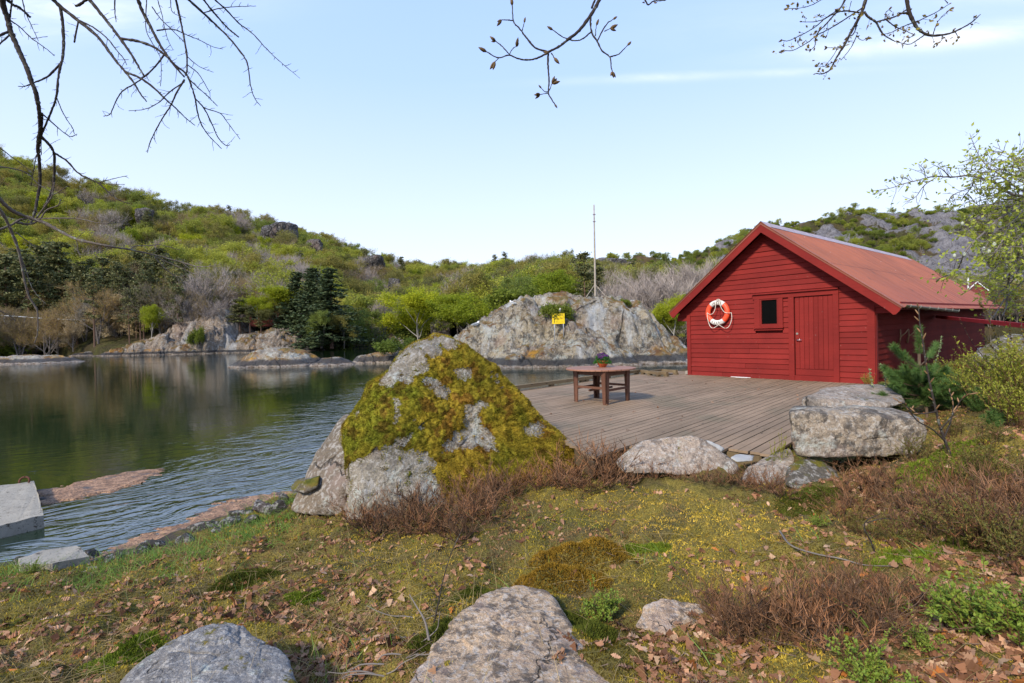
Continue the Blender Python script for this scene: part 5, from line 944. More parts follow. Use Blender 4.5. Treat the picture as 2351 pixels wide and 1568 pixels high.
# the wood that covers the hillsides: one object, instanced trees
ARCH = bpy.data.collections.new('wood_kinds'); archs = []
for kind, v in (('leafy', 0), ('leafy', 1), ('olive', 0), ('olive', 1), ('bud', 0), ('bare', 0), ('pine', 0), ('bright', 1), ('bush', 1)):
    T, Cn = tree_parts(kind, v*31+5, 1.05); o = None; mb = MB(); nT = 0
    for src, mi in ((T, 0), (Cn, 1)):
        off = mb.nv; mb.V += src.V; mb.C += src.C; mb.F += [f+off for f in src.F]; mb.MI += [np.full(len(m), mi) for m in src.MI]; mb.nv += src.nv
    o = mb.build('wood_'+kind, KINDS[kind]); COL.objects.unlink(o); ARCH.objects.link(o); archs.append((kind, v, o))
names = sorted(range(len(archs)), key=lambda i: archs[i][2].name); slot = {i: k for k, i in enumerate(names)}
def wood(name, label, n, zfun, pr, ur, depth, pick, seed, hs, cat='wood'):
    rng = np.random.default_rng(seed); pts, idx, sc, rot = [], [], [], []
    px = rng.uniform(pr[0], pr[1], n); u = rng.uniform(ur[0], ur[1], n); D = depth(px, u); P = np.stack([(px-CX)/FOC*D, D, px*0], 1); cl = fbm(P/26, 3, .55, seed); cl2 = fbm(P/40+9, 3, .55, seed+3); z, keep = zfun(px, D)
    for i in range(n):
        if not keep[i]: continue
        k = pick(px[i], u[i], cl[i]+rng.normal()*.16, cl2[i]+rng.normal()*.16, rng.random())
        if k is None: continue
        P[i, 2] = z[i]-.3; pts.append(P[i].copy()); idx.append(slot[k]); s = hs[archs[k][0]]*(.7+.6*rng.random())/HT[archs[k][0]]; sc.append(s); rot.append(rng.random()*6.28)
    me = bpy.data.meshes.new(name); me.vertices.add(len(pts)); me.vertices.foreach_set('co', np.array(pts).ravel().astype(np.float32))
    for nm, ty, da in (('kind_index', 'INT', idx), ('tree_scale', 'FLOAT', sc), ('tree_turn', 'FLOAT', rot)): a = me.attributes.new(nm, ty, 'POINT'); a.data.foreach_set('value', np.array(da))
    o = bpy.data.objects.new(name, me); COL.objects.link(o); tag(o, label, cat, kind='stuff')
    ng = bpy.data.node_groups.new('scatter_trees', 'GeometryNodeTree'); ng.interface.new_socket('Geometry', in_out='INPUT', socket_type='NodeSocketGeometry'); ng.interface.new_socket('Geometry', in_out='OUTPUT', socket_type='NodeSocketGeometry')
    N, Lk = ng.nodes, ng.links; gi, go = N.new('NodeGroupInput'), N.new('NodeGroupOutput'); ci = N.new('GeometryNodeCollectionInfo'); ci.inputs['Collection'].default_value = ARCH; ci.inputs['Separate Children'].default_value = True; ci.inputs['Reset Children'].default_value = True
    ip = N.new('GeometryNodeInstanceOnPoints'); ip.inputs['Pick Instance'].default_value = True
    def at(nm, dt): q = N.new('GeometryNodeInputNamedAttribute'); q.data_type = dt; q.inputs['Name'].default_value = nm; return q.outputs['Attribute']
    cx = N.new('ShaderNodeCombineXYZ'); Lk.new(at('tree_turn', 'FLOAT'), cx.inputs[2]); Lk.new(gi.outputs[0], ip.inputs['Points']); Lk.new(ci.outputs[0], ip.inputs['Instance']); Lk.new(at('kind_index', 'INT'), ip.inputs['Instance Index']); Lk.new(cx.outputs[0], ip.inputs['Rotation']); Lk.new(at('tree_scale', 'FLOAT'), ip.inputs['Scale']); Lk.new(ip.outputs[0], go.inputs[0])
    o.modifiers.new('trees', 'NODES').node_group = ng; return o
def pick1(px, u, c, c2, r):
    if px < 430 and u < .14+.10*r: return 6 if r < .85 else 4
    if px > 1380 and u < .4: return 5 if r < .3 else (4 if r < .55 else (int(r*97) % 4))
    if u < .45 and abs(px-560) < 130 and c2 > -.1: return 5 if r < .7 else 4
    if u < .06: return 8 if r < .4 else (0 if r < .7 else 3)
    if c < -.34: return 4 if r < .6 else 5
    if c < .0: return (3 if r < .4 else 2) if r < .75 else (4 if r < .9 else 5)
    if c2 > .5 and r < .5: return 6
    if px > 1000 and r < .10: return 6
    return (0 if r < .4 else 1) if r < .72 else (2 if r < .88 else 7)
dep1 = lambda px, u: np.interp(px, SHORE[:, 0], SHORE[:, 1])+u*(np.interp(px, RIDG[:, 0], RIDG[:, 1])-np.interp(px, SHORE[:, 0], SHORE[:, 1]))
def zf1(px, D):
    z = Zfar(px, D); x = (px-CX)/FOC*D; gap = fbm(np.stack([x/17, D/17, x*0], 1), 3, .5, 77); return z, (z > .6) & (gap > -.62)
wood('wooded_hillside', 'spring green mixed wood covering the hillsides across the water', 3500, zf1, (-250, 2650), (.012, 1.12), dep1, pick1, 5, {'leafy': 10.5, 'olive': 10., 'bud': 9.5, 'bare': 10., 'pine': 14., 'bright': 9., 'bush': 3.})
def zf2(px, D): z, veg = Zmt(px, D); return z, (veg > .52)
wood('mountain_scrub', 'green birch scrub in the hollows of the bare mountain', 2600, zf2, (1250, 2700), (.02, 1.05), lambda px, u: 230+u*240, lambda px, u, c, c2, r: (8 if r < .6 else (0 if r < .8 else 1)) if u > .35 else int(r*97) % 4, 9, {'leafy': 6., 'olive': 6., 'bud': 5., 'bare': 5., 'pine': 8., 'bright': 6., 'bush': 3.2}, 'scrub')

# ------------------------------------------------------------------ moss on the boulder (its own part, fuzzy)
def poly_sd(x, y, P):
    P = np.asarray(P, float); ins = np.zeros(len(x), bool); d = np.full(len(x), 1e9); j = len(P)-1
    for i in range(len(P)):
        xi, yi, xj, yj = P[i, 0], P[i, 1], P[j, 0], P[j, 1]; ins ^= ((yi > y) != (yj > y)) & (x < (xj-xi)*(y-yi)/(yj-yi+1e-12)+xi); ex, ey = xj-xi, yj-yi; t = np.clip(((x-xi)*ex+(y-yi)*ey)/(ex*ex+ey*ey), 0, 1); d = np.minimum(d, np.hypot(x-xi-t*ex, y-yi-t*ey)); j = i
    return np.where(ins, d, -d)
def vnormals(V, F):
    n = np.zeros_like(V); fn = np.cross(V[F[:, 1]]-V[F[:, 0]], V[F[:, 2]]-V[F[:, 0]])
    for k in range(3): np.add.at(n, F[:, k], fn)
    return n/(np.linalg.norm(n, axis=1)[:, None]+1e-12)
BARE = [[(700, 470), (735, 330), (880, 180), (1020, 120), (1240, 80), (1330, 160), (1190, 205), (1080, 290), (1030, 390), (970, 400), (890, 455), (800, 465)], [(1000, 400), (1060, 405), (1225, 475), (1215, 570), (1130, 570), (1060, 500)], [(805, 570), (860, 580), (870, 690), (830, 760), (795, 740), (820, 650)], [(1320, 620), (1480, 565), (1535, 640), (1460, 700), (1500, 800), (1610, 870), (1605, 990), (1440, 930), (1250, 1010), (1170, 960), (1195, 880), (1345, 800)],
        [(520, 1040), (700, 985), (890, 850), (970, 840), (880, 930), (800, 965), (1080, 985), (1140, 1110), (900, 1190), (600, 1300), (380, 1300), (450, 1100)], [(1240, 385), (1400, 330), (1390, 420), (1280, 430)], [(935, 680), (1000, 720), (990, 760), (945, 720)], [(1800, 760), (1920, 750), (1930, 840), (1850, 880), (1790, 820)], [(1480, 300), (1640, 470), (1720, 560), (1640, 520), (1500, 360)], [(560, 560), (610, 540), (600, 620)], [(480, 660), (545, 640), (540, 730), (490, 725)], [(1640, 610), (1690, 625), (1650, 650)]]
BN = vnormals(BV, BF)
if (BN*(BV-BV.mean(0))).sum(1).mean() < 0: BN = -BN
_px, _py = proj(BV); zx, zy = (_px/.5967-1100)*1.959, (_py/.5967-1240)*1.959
jx, jy = 34*fbm(BV*7, 5, .65, 2), 34*fbm(BV*7+5, 5, .65, 5); mval = np.full(len(BV), 60.)
for i_, pl in enumerate(BARE): mval = np.minimum(mval, -poly_sd(zx+jx, zy+jy, pl)-(0 if i_ in (0, 4) else -12))
lim = 1115+60*fbm(BV*3, 2, .5, 8)+320*sstep(zx, 1080, 1250); mval = np.minimum(mval, lim-zy); mval = np.minimum(mval, zx-430+20*jx/26); back = sstep(BV[:, 1], 6.55, 6.85); mval = mval-70*back-50*(fbm(BV*2.1, 3, .5, 33) > .62)
mval = np.maximum(mval, 14*(fbm(BV*11, 2, .5, 41)-.62)*6*(1-back))
fz = fbm(BV*26, 3, .6, 6); th_ = sstep(mval, -60, -20)*0+.012*sstep(mval, 0, 55)+.019*sstep(mval, 0, 60)*np.clip(fbm(BV*9, 4, .6, 6)*.5+.5, 0, 1)+.007*fz*sstep(mval, 2, 30)+.0025*(mval > 0)
keep = (mval > 0)[BF].all(1); gold = np.clip(.5+.55*fbm(BV*3.2, 4, .6, 15)+.5*sstep(zx, 820, 1250)-.25-.35*np.exp(-((zx-1250)/160)**2-((zy-270)/110)**2), 0, 1)[:, None]; lite = np.clip(.85+.45*fbm(BV*14, 3, .6, 3)+.55*fz, .3, 2)[:, None]
mcol = (np.array([.17, .175, .016])*(1-gold)+np.array([.36, .25, .028])*gold)*lite; mcol = np.where((fbm(BV*4.5, 4, .6, 19) < -.34)[:, None], mcol*np.array([.72, .55, .8]), mcol)
used = np.unique(BF[keep]); remap = -np.ones(len(BV), int); remap[used] = np.arange(len(used)); MV = (BV+BN*th_[:, None])[used]
bould = [o for o in bpy.data.objects if o.name == 'boulder'][0]
mb = MB(); mb.add(MV, remap[BF[keep]], mcol[used]); FA = BF[(mval > -45).any() & (mval[BF].max(1) > -45)]; pm = np.exp(np.minimum(mval[FA].mean(1), 0)/13); rng = np.random.default_rng(8)
ar = np.linalg.norm(np.cross(BV[FA[:, 1]]-BV[FA[:, 0]], BV[FA[:, 2]]-BV[FA[:, 0]]), axis=1)*(BV[FA[:, 0], 1] < 6.9)*pm; k = rng.choice(len(FA), 105000, p=ar/ar.sum()); w = rng.dirichlet((1, 1, 1), len(k)); TP = (BV+BN*th_[:, None])
P = (TP[FA[k]]*w[:, :, None]).sum(1); Nn = BN[FA[k, 0]]; D = Nn+rdir(len(k), rng)*.75; L = .012+.022*rng.random((len(k), 1)); C_ = mcol[FA[k, 0]]*(.7+.75*rng.random((len(k), 1)))
def blades(mb, P, D, L, w, col, rng, bend=0.):
    D = D/np.linalg.norm(D, axis=1)[:, None]; s = np.cross(D, rdir(len(P), rng)); s /= np.linalg.norm(s, axis=1)[:, None]+1e-9; V = np.stack([P-s*w, P+s*w, P+D*L], 1).reshape(-1, 3); b = np.arange(len(P))*3; mb.add(V, np.stack([b, b+1, b+2], 1), np.repeat(col, 3, 0))
blades(mb, P-D*.002, D, L, .004, C_, rng); mb.build('moss', MOSS, bould, smooth=True)
# ------------------------------------------------------------------ ground cover
rng = np.random.default_rng(31)
def polar(n, r0, r1, a=60): 
    r = r0*(r1/r0)**rng.random(n); t = np.radians(rng.uniform(-a, a, n)); return r*np.sin(t), r*np.cos(t)
def ok_land(x, y, zmin=.12):
    z = Hg(x, y); d = np.stack([x-DO[0], y-DO[1]], 1); X = d@pd_[:2]; Y = d@pn_[:2]; on = (Y < .1) & (Y > -6.6) & (X > -4.3+np.maximum(Y+5, 0)*.6); return (z > zmin) & ~on, z
def gnormal(x, y): e = .03; n = np.stack([Hg(x-e, y)-Hg(x+e, y), Hg(x, y-e)-Hg(x, y+e), np.full(len(x), 2*e)], 1); return n/np.linalg.norm(n, axis=1)[:, None]
x, y = polar(330000, 1.5, 9.5); ok, z = ok_land(x, y); x, y, z = x[ok], y[ok], z[ok]; P = np.stack([x, y, z], 1); n1 = fbm(P*.9, 3, .55, 3); n2 = fbm(P*3.3, 3, .55, 7); n3 = fbm(P*11, 2, .5, 9); r = np.hypot(x, y)
path = np.exp(-((x-1.6-.12*(y-3.6))/.95)**2-((y-3.9)/1.1)**2)
gold = np.clip(.45+.7*n2+.5*n1+.7*path, 0, 1)[:, None]; brown = np.clip((n2*1.2-n1*.6+.35*n3-.12+.62*sstep(x-.25*(y-2), 1.0, 2.4)-.7*path)*2.6, 0, 1)[:, None]
col = (np.array([.30, .24, .03])*(1-gold)+np.array([.47, .325, .05])*gold)*(1-.85*brown)+.85*brown*np.array([.26, .15, .08]); col = col*(.6+.7*rng.random((len(x), 1)))*np.clip(1+.5*n3-.75*sstep(fbm(P*1.9, 4, .6, 88), .12, .6)+.35*fbm(P*27, 2, .5, 12), .25, 2)[:, None]*(1+.25*path[:, None])
D = gnormal(x, y)+rdir(len(x), rng)*.8; L = (.008+.014*rng.random((len(x), 1)))*(1+.25*np.maximum(r-2, 0)[:, None]*.4); mb = MB(); blades(mb, P-(0, 0, .004), D, L, (.0022+.0006*r)[:, None], col, rng)
tag(mb.build('moss_carpet', MOSS), 'yellow green moss carpet covering the near ground', 'moss', kind='stuff')
# moss cushions with a dark gap between them
for c, a, b, h, rot, lab in ((MOUND[0][0], .36, .12, .12, -.16, 'long orange brown moss cushion above the dark slit in the ground'), (MOUND[1][0], .32, .11, .09, -.2, 'orange brown moss cushion just below the dark slit in the ground'), (gpix(560, 1335), .26, .09, .05, .2, 'dark green moss cushion on the left slope'), (gpix(700, 1365), .14, .07, .05, 0, 'small bright green moss tuft on the left slope'), (gpix(285, 1500), .2, .1, .06, .3, 'bright moss cushion left of the blue grey rock'), (gpix(2150, 1085), .42, .22, .12, -.2, 'bright yellow green moss mound right of the squared granite block'), (gpix(1860, 1140), .3, .14, .08, .1, 'dark moss mound at the foot of the mossy propping rock'), (gpix(2090, 1285), .28, .12, .07, .2, 'bright moss cushion beside the pale fallen branch'), (gpix(2260, 1240), .3, .14, .08, -.2, 'dark moss mound on the leafy slope at the right edge'), (gpix(1480, 1265), .2, .09, .05, 0, 'small bright moss cushion on the open mossy path'), (gpix(1020, 1440), .22, .09, .06, .8, 'dark moss edging the left side of the flat foreground rock'), (gpix(1330, 1440), .24, .09, .06, -.9, 'dark moss edging the right side of the flat foreground rock'), (gpix(1100, 1365), .2, .07, .05, .5, 'brown moss along the upper left edge of the flat foreground rock')):
    m = 5200; a_ = rng.random(m)*6.283; rr = np.sqrt(rng.random(m)); u, v = rr*np.cos(a_)*a, rr*np.sin(a_)*b*1.25; X, Y = c[0]+u*math.cos(rot)-v*math.sin(rot), c[1]+u*math.sin(rot)+v*math.cos(rot); Z = Hg(X, Y)+h*.22*(1-rr**2); P = np.stack([X, Y, Z], 1); warm = 'orange' in lab
    cc = (np.array([.25, .15, .02]) if warm else (np.array([.15, .2, .02]) if 'bright' in lab else np.array([.085, .10, .015]))); nn = (.5+.5*fbm(P*14, 3, .6, 4))[:, None]; col = cc*(.6+.7*nn)*(.7+.6*rng.random((m, 1))); mb = MB(); blades(mb, P-(0, 0, .006), gnormal(X, Y)+rdir(m, rng)*.8, .014+.016*rng.random((m, 1)), .004, col, rng); tag(mb.build('moss_cushion', MOSS, org=[c[0], c[1], H1(c[0], c[1])]), lab, 'moss cushion')
# dead oak leaves
OAK = np.array([(0, 0), (.10, .06), (.2, .17), (.28, .10), (.38, .24), (.46, .13), (.58, .27), (.66, .14), (.78, .2), (.86, .1), (1, .03)]); OAK = np.vstack([OAK, OAK[::-1]*np.array([1, -1])]); nO = len(OAK)
def leaves(x, y, z, size, nrm, mb, lift=.006):
    n = len(x); yaw = rng.random(n)*6.283; t1 = np.stack([np.cos(yaw), np.sin(yaw), 0*yaw], 1); N_ = nrm+rdir(n, rng)*.42; N_ /= np.linalg.norm(N_, axis=1)[:, None]; t1 -= N_*(t1*N_).sum(1)[:, None]; t1 /= np.linalg.norm(t1, axis=1)[:, None]; t2 = np.cross(N_, t1); s = size[:, None, None]; cl = rng.normal(size=(n, 1, 1))*.9; cw = rng.normal(size=(n, 1, 1))*1.6+.6
    u = OAK[None, :, 0, None]-.5; v = OAK[None, :, 1, None]; V = np.array([x, y, z+lift]).T[:, None]+s*(u*t1[:, None]+v*t2[:, None]+(cl*u*u*.5+cw*v*v*1.6+.05*np.sin(u*9+cl))*N_[:, None])
    pal = np.array([rgb(190, 152, 128), rgb(168, 126, 102), rgb(148, 108, 86), rgb(204, 176, 154), rgb(122, 86, 66), rgb(172, 140, 124), rgb(184, 120, 66)]); c = pal[rng.choice(7, n, p=[.2, .24, .24, .06, .17, .07, .02])]*(.5+.65*rng.random((n, 1)))*np.array([1., .93, .8])
    h = nO//2; b = (np.arange(n)*nO)[:, None]; F = np.stack([b+i for i in range(0)], -1) if 0 else None; vv = V.reshape(-1, 3); cc = np.repeat(c, nO, 0); base = np.arange(n)*nO; fs = []
    for i in range(h-1): fs.append(np.stack([base+i, base+i+1, base+nO-2-i, base+nO-1-i], 1))
    mb.add(vv, np.concatenate(fs), cc)
x, y = polar(38000, 1.6, 8.5); ok, z = ok_land(x, y, .2); P = np.stack([x, y, z], 1); dn = fbm(P*.8, 3, .55, 51)+.7*fbm(P*2.6, 3, .5, 52); px_, py_ = proj(P)
w = sstep(dn, -.4, .8)*.62+1.2*sstep(px_, 1800, 2150)*sstep(dn, -1.1, .0)+.4*((py_ > 1380) & (px_ > 1450))*sstep(dn, -.4, .4)+.25*((px_ < 1000) & (py_ > 1330))*sstep(dn, -.3, .5)+.35*np.exp(-((px_-1150)/220)**2-((py_-1210)/60)**2); w *= 1-.8*np.exp(-((x-1.6-.12*(y-3.6))/.9)**2-((y-3.9)/1.1)**2)
k = ok & (rng.random(len(x)) < w*.95); mb = MB(); q_ = np.array([DO+pd_*a+pn_*b for a, b in zip(rng.uniform(-3.4, 5, 40), rng.uniform(-6.2, -.5, 40)*1.)]); leaves(q_[:, 0], q_[:, 1], q_[:, 2]*0+.902, .05+.03*rng.random(40), np.tile([0, 0, 1.], (40, 1)), mb); leaves(x[k], y[k], z[k], .032+.05*rng.random(k.sum()), gnormal(x[k], y[k]), mb); tag(mb.build('leaf_litter', DRYLEAF), 'dead brown oak leaves scattered over the near ground', 'leaf litter', kind='stuff')
# grass, dry straw
def curved(mb, P, D, L, w, col, n=3, droop=.6):
    D = D/np.linalg.norm(D, axis=1)[:, None]; s = np.cross(D, rdir(len(P), rng)); s /= np.linalg.norm(s, axis=1)[:, None]+1e-9; hv = D*np.array([1, 1, 0]); rows = []
    for i in range(n+1):
        t = i/n; c = P+D*L*t+hv*L*droop*t*t-np.array([0, 0, 1])*L*droop*.45*t*t; ww = w*(1-.85*t); rows += [c-s*ww, c+s*ww]
    V = np.stack(rows, 1).reshape(-1, 3); b = np.arange(len(P))*(2*n+2); F = np.concatenate([np.stack([b+2*i, b+2*i+1, b+2*i+3, b+2*i+2], 1) for i in range(n)]); mb.add(V, F, np.repeat(col, 2*n+2, 0))
x, y = polar(120000, 2., 9.5); ok, z = ok_land(x, y, .1); P = np.stack([x, y, z], 1); px_, py_ = proj(P); gz_ = fbm(P*2., 3, .5, 61); shore = np.exp(-((z-.2)/.075)**2)*(x < -.9); w = shore*sstep(gz_, -.7, .1)*1.0+.03*sstep(gz_, .1, .6); k = ok & (rng.random(len(x)) < w); n = k.sum(); g = rng.random((n, 1))
mb = MB(); curved(mb, P[k]-(0, 0, .01), gnormal(x[k], y[k])+rdir(n, rng)*.45, (.07+.14*rng.random((n, 1))), .003, np.array([.10, .21, .03])*(1-g)+np.array([.21, .31, .06])*g); tag(mb.build('green_grass', GRASS), 'fresh green grass fringe along the near waterline', 'grass', kind='stuff')
x, y = polar(70000, 1.7, 8.); ok, z = ok_land(x, y, .14); P = np.stack([x, y, z], 1); gz_ = fbm(P*1.4, 3, .5, 71); w = sstep(gz_, -.3, .5)*(.16+.34*(x < -.4)); k = ok & (rng.random(len(x)) < w); n = k.sum(); g = rng.random((n, 1))
mb = MB(); D = gnormal(x[k], y[k])*.45+rdir(n, rng)*.9; D[:, 2] = np.abs(D[:, 2])*.55+.08; curved(mb, P[k]+(0, 0, .004), D, (.06+.20*rng.random((n, 1))**2), .0016, np.array([.36, .27, .12])*(.55+.75*g))
x, y = polar(500, 1.9, 6.5, 52); ok, z = ok_land(x, y, .16); k = ok & (x < .2); n = k.sum(); P = np.stack([x, y, z], 1)[k]; D = np.array([0, 0, 1.])+rdir(n, rng)*.5; curved(mb, P, D, .2+.3*rng.random((n, 1)), .0017, np.array([.42, .32, .16])*(.7+.5*rng.random((n, 1))), 4, .35); tag(mb.build('dry_grass', GRASS), 'straw coloured dry grass stalks lying and standing on the bank', 'dry grass', kind='stuff')
x, y = polar(2600, 1.7, 8.); ok, z = ok_land(x, y, .2); k = ok; n = k.sum(); P = np.stack([x, y, z+.008], 1)[k]; D = rdir(n, rng)*np.array([1, 1, .15]); mb = MB(); L = .04+.14*rng.random((n, 1))**2; B = P+D*L; strips(mb, P, B, .004, rng, np.array([.14, .10, .075])*(.6+.9*rng.random((n, 1)))); tag(mb.build('twig_litter', TWIGC), 'small fallen twigs strewn over the near ground', 'twigs', kind='stuff')
# ------------------------------------------------------------------ heather, bilberry and other low shrubs
def heather(seed):
    rng = np.random.default_rng(seed); W_, Sg = MB(), MB(); 
    for i in range(30):
        a = rng.random()*6.28; r0 = .05*rng.random(); lean = .2+1.6*rng.random()**1.5; d = np.array([math.cos(a)*lean, math.sin(a)*lean, 1.]); d /= np.linalg.norm(d); L = .10+.26*rng.random(); p0 = np.array([math.cos(a)*r0, math.sin(a)*r0, -.02]); pts = [p0]
        for k in range(5): d = d+rng.normal(size=3)*.26+np.array([0, 0, .12]); d /= np.linalg.norm(d); pts.append(pts[-1]+d*L/5)
        pts = np.array(pts); W_.tube(pts, np.linspace(.0028, .001, 6), 3, (.10, .07, .055), cap=False); m = 20; f = .25+.75*rng.random(m); ii = np.minimum((f*5).astype(int), 4); q = pts[ii]+(pts[ii+1]-pts[ii])*((f*5)-ii)[:, None]; B = q+(rdir(m, rng)*.75+d+np.array([0, 0, .4]))*(.012+.045*rng.random((m, 1))); g = rng.random((m, 1))
        strips(Sg, q, B, .0034, rng, np.array([.23, .125, .068])*(.35+.95*g)+np.array([.05, .04, .03])*(rng.random() < .3)); 
    return W_, Sg
HP = []
for i in range(6):
    a, b = heather(100+i); r = bpy.data.objects.new('heather_bush', None); s_, t_ = a.build('stems', HEATH), b.build('sprigs', HEATH)
    for o in (s_, t_): COL.objects.unlink(o); o.parent = r
    HP.append((r, s_, t_))
def place_proto(pr, name, P, s, rz, label, cat, group=None, tilt=0.):
    rt = bpy.data.objects.new(name, None); COL.objects.link(rt); rt.empty_display_size = .1; rt.location = tuple(P); rt.scale = tuple(np.array(s)*np.ones(3)); rt.rotation_euler = (tilt, 0, rz)
    for o in pr[1:]: c = o.copy(); COL.objects.link(c); c.parent = rt
    return tag(rt, label, cat, group)
HS = [('in front of the mossy boulder', [(820, 1175, 1.0), (835, 1205, 1.1), (870, 1225, 1.2), (1130, 1190, 1.1), (1010, 1150, 1.1), (960, 1165, 1.1), (1105, 1140, 1.2), (1135, 1150, 1.2), (900, 1160, 1.0), (1060, 1235, 1.0), (905, 1195, .95), (945, 1210, 1.), (985, 1225, .9), (1010, 1200, 1.05), (1045, 1185, 1.15), (1080, 1165, 1.2), (1075, 1195, 1.0), (860, 1180, .7), (1110, 1170, .9), (1030, 1225, .8), (930, 1230, .7), (960, 1180, .9)]),
      ('along the near edge of the deck', [(1145, 1120, .8), (1190, 1105, .9), (1230, 1095, .95), (1270, 1090, 1.), (1310, 1085, 1.05), (1350, 1095, 1.1), (1390, 1098, 1.0), (1430, 1105, .9), (1290, 1115, .8), (1240, 1120, .8), (1340, 1120, .8), (1175, 1135, .7), (1390, 1115, .8), (1210, 1075, .9), (1165, 1085, .8)]),
      ('under the pale humped rock', [(1560, 1100, .6), (1610, 1105, .6), (1680, 1110, .75), (1720, 1115, .8), (1760, 1125, .8), (1790, 1140, .7), (1650, 1110, .6), (1500, 1098, .6)]),
      ('below the squared granite block', [(1960, 1130, .85), (2000, 1120, .95), (2040, 1125, .9), (2020, 1150, .8), (2090, 1170, .9), (2140, 1175, .9), (2200, 1185, .9), (2260, 1190, .9), (2310, 1180, .9), (1930, 1190, .7), (2050, 1200, .7), (2100, 1225, .8), (2170, 1210, .9), (2240, 1230, .9), (2330, 1235, .9), (2010, 1180, .8), (2280, 1150, .9), (2180, 1150, .8), (2345, 1150, .9), (1960, 1165, .7)]),
      ('in the lower right foreground', [(1660, 1430, .7), (1700, 1445, .8), (1740, 1430, .85), (1790, 1420, .85), (1840, 1435, .9), (1880, 1450, .9), (1930, 1440, .85), (1980, 1430, .9), (1760, 1470, .8), (1830, 1480, .8), (1900, 1490, .8), (2010, 1460, .8), (1690, 1480, .7), (1880, 1400, .7), (1950, 1395, .7), (2060, 1400, .7), (2130, 1390, .6), (1640, 1390, .5), (1930, 1340, .5), (2010, 1355, .5)])]
for wh, lst in HS:
    order = sorted(range(len(lst)), key=lambda q: lst[q][0])
    for i, (a, b, s) in enumerate(lst): s *= 1.55 if 'deck' in wh else (1.05 if 'front' in wh else 1.); P = gpix(a, b); place_proto(HP[(i*7+int(a)) % 6], 'heather_bush', (P[0], P[1], H1(P[0], P[1])-.01), (s*1.35, s*1.35, s*(.75+.35*((i*37) % 10)/10)), a*1.7 % 6.28, 'brown heather tuft '+wh+', '+nth(order.index(i), len(lst)), 'heather', 'heather tufts '+wh)
def berry(seed, n, h, c0, c1, ls=.02):
    rng = np.random.default_rng(seed); Wd, Lf = MB(), MB()
    for i in range(n):
        a = rng.random()*6.28; lean = .15+.55*rng.random(); d = np.array([math.cos(a)*lean, math.sin(a)*lean, 1.]); r0 = .3*h*rng.random(); p0 = np.array([math.cos(a)*r0, math.sin(a)*r0, -.03]); pts = [p0]; L = h*(.55+.45*rng.random())
        for k in range(5): d = d/np.linalg.norm(d)+rng.normal(size=3)*.2+np.array([0, 0, .1]); d /= np.linalg.norm(d); pts.append(pts[-1]+d*L/5)
        pts = np.array(pts); Wd.tube(pts, np.linspace(.0032, .0012, 6)*max(h/.35, 1), 4, (.10, .055, .03), cap=False); lines = [pts]
        for k in range(4): f = .3+.6*rng.random(); q = pts[0]+(pts[-1]-pts[0])*f; e = q+(d+rdir(1, rng)[0]*.9)*L*.3; lines.append(np.array([q, (q+e)/2, e])); Wd.tube([q, (q+e)/2, e], .0012*max(h/.35, 1), 3, (.12, .08, .03), cap=False)
        for ln in lines:
            m = 15; f = .2+.8*rng.random(m); f[:3] = 1; idx_ = f*(len(ln)-1); ii = np.minimum(idx_.astype(int), len(ln)-2); q = ln[ii]+(ln[ii+1]-ln[ii])*(idx_-ii)[:, None]; D = rdir(m, rng)*.8+(ln[-1]-ln[0])/np.linalg.norm(ln[-1]-ln[0])*.5+np.array([0, 0, .3]); g = rng.random((m, 1)); leaf_quads(Lf, q, D, rdir(m, rng)*.5+np.array([0, 0, 1]), ls*(.6+.7*rng.random(m)), ls*.5, np.array(c0)*(1-g)+np.array(c1)*g, .08)
    return Wd, Lf
def mkproto(pair, n0, n1, m0=TWIGC, m1=LEAF):
    r = bpy.data.objects.new('bush', None); a, b = pair[0].build(n0, m0), pair[1].build(n1, m1)
    for o in (a, b): COL.objects.unlink(o); o.parent = r
    return (r, a, b)
BB = [mkproto(berry(200+i, 20, .24, (.16, .26, .035), (.28, .33, .05), .022), 'stems', 'leaves') for i in range(2)]; YB = [mkproto(berry(210+i, 26, .5, (.24, .27, .03), (.34, .33, .045), .026), 'stems', 'leaves') for i in range(3)]; DB = [mkproto(berry(220+i, 18, .25, (.12, .14, .03), (.22, .17, .04), .013), 'stems', 'leaves') for i in range(2)]
for i, (a, b, s, lab) in enumerate(((1385, 1425, 1.0, 'bright green bilberry bush beside the flat foreground rock'), (1990, 1575, .9, 'bright green bilberry sprig at the bottom edge right'), (2190, 1440, 1.1, 'bright green bilberry patch at the lower right, left one'), (2270, 1455, 1.2, 'bright green bilberry patch at the lower right, middle one'), (2340, 1470, 1.2, 'bright green bilberry patch at the lower right corner edge'), (2110, 1500, .6, 'small bilberry sprig below the lower right heather'), (2050, 1400, .5, 'tiny bilberry sprig among the lower right heather'), (75, 1315, .6, 'small yellow green shrub beside the tilted concrete slab'), (2140, 1140, .6, 'low green sprig right of the squared granite block'), (1880, 1210, .5, 'small green sprig below the mossy propping rock'))):
    P = gpix(a, b); place_proto(BB[i % 2], 'bilberry_bush', (P[0], P[1], H1(P[0], P[1])), s*.8, a, lab, 'bush')
lst = [(2180, 900, 1.1), (2215, 865, 1.3), (2260, 850, 1.4), (2305, 860, 1.5), (2345, 880, 1.5), (2290, 915, 1.1), (2335, 950, 1.1), (2240, 910, .9), (2380, 900, 1.5), (2150, 880, .9), (2200, 840, 1.2), (2340, 840, 1.5)]; order = sorted(range(len(lst)), key=lambda q: lst[q][0])
for i, (a, b, s) in enumerate(lst): P = gpix(a, b+28); place_proto(YB[i % 3], 'green_shrub', (P[0], P[1], H1(P[0], P[1])), s*.95, a, 'yellow green leafy shrub under the red rails, '+nth(order.index(i), len(lst)), 'shrub', 'yellow green shrubs under the red rails')
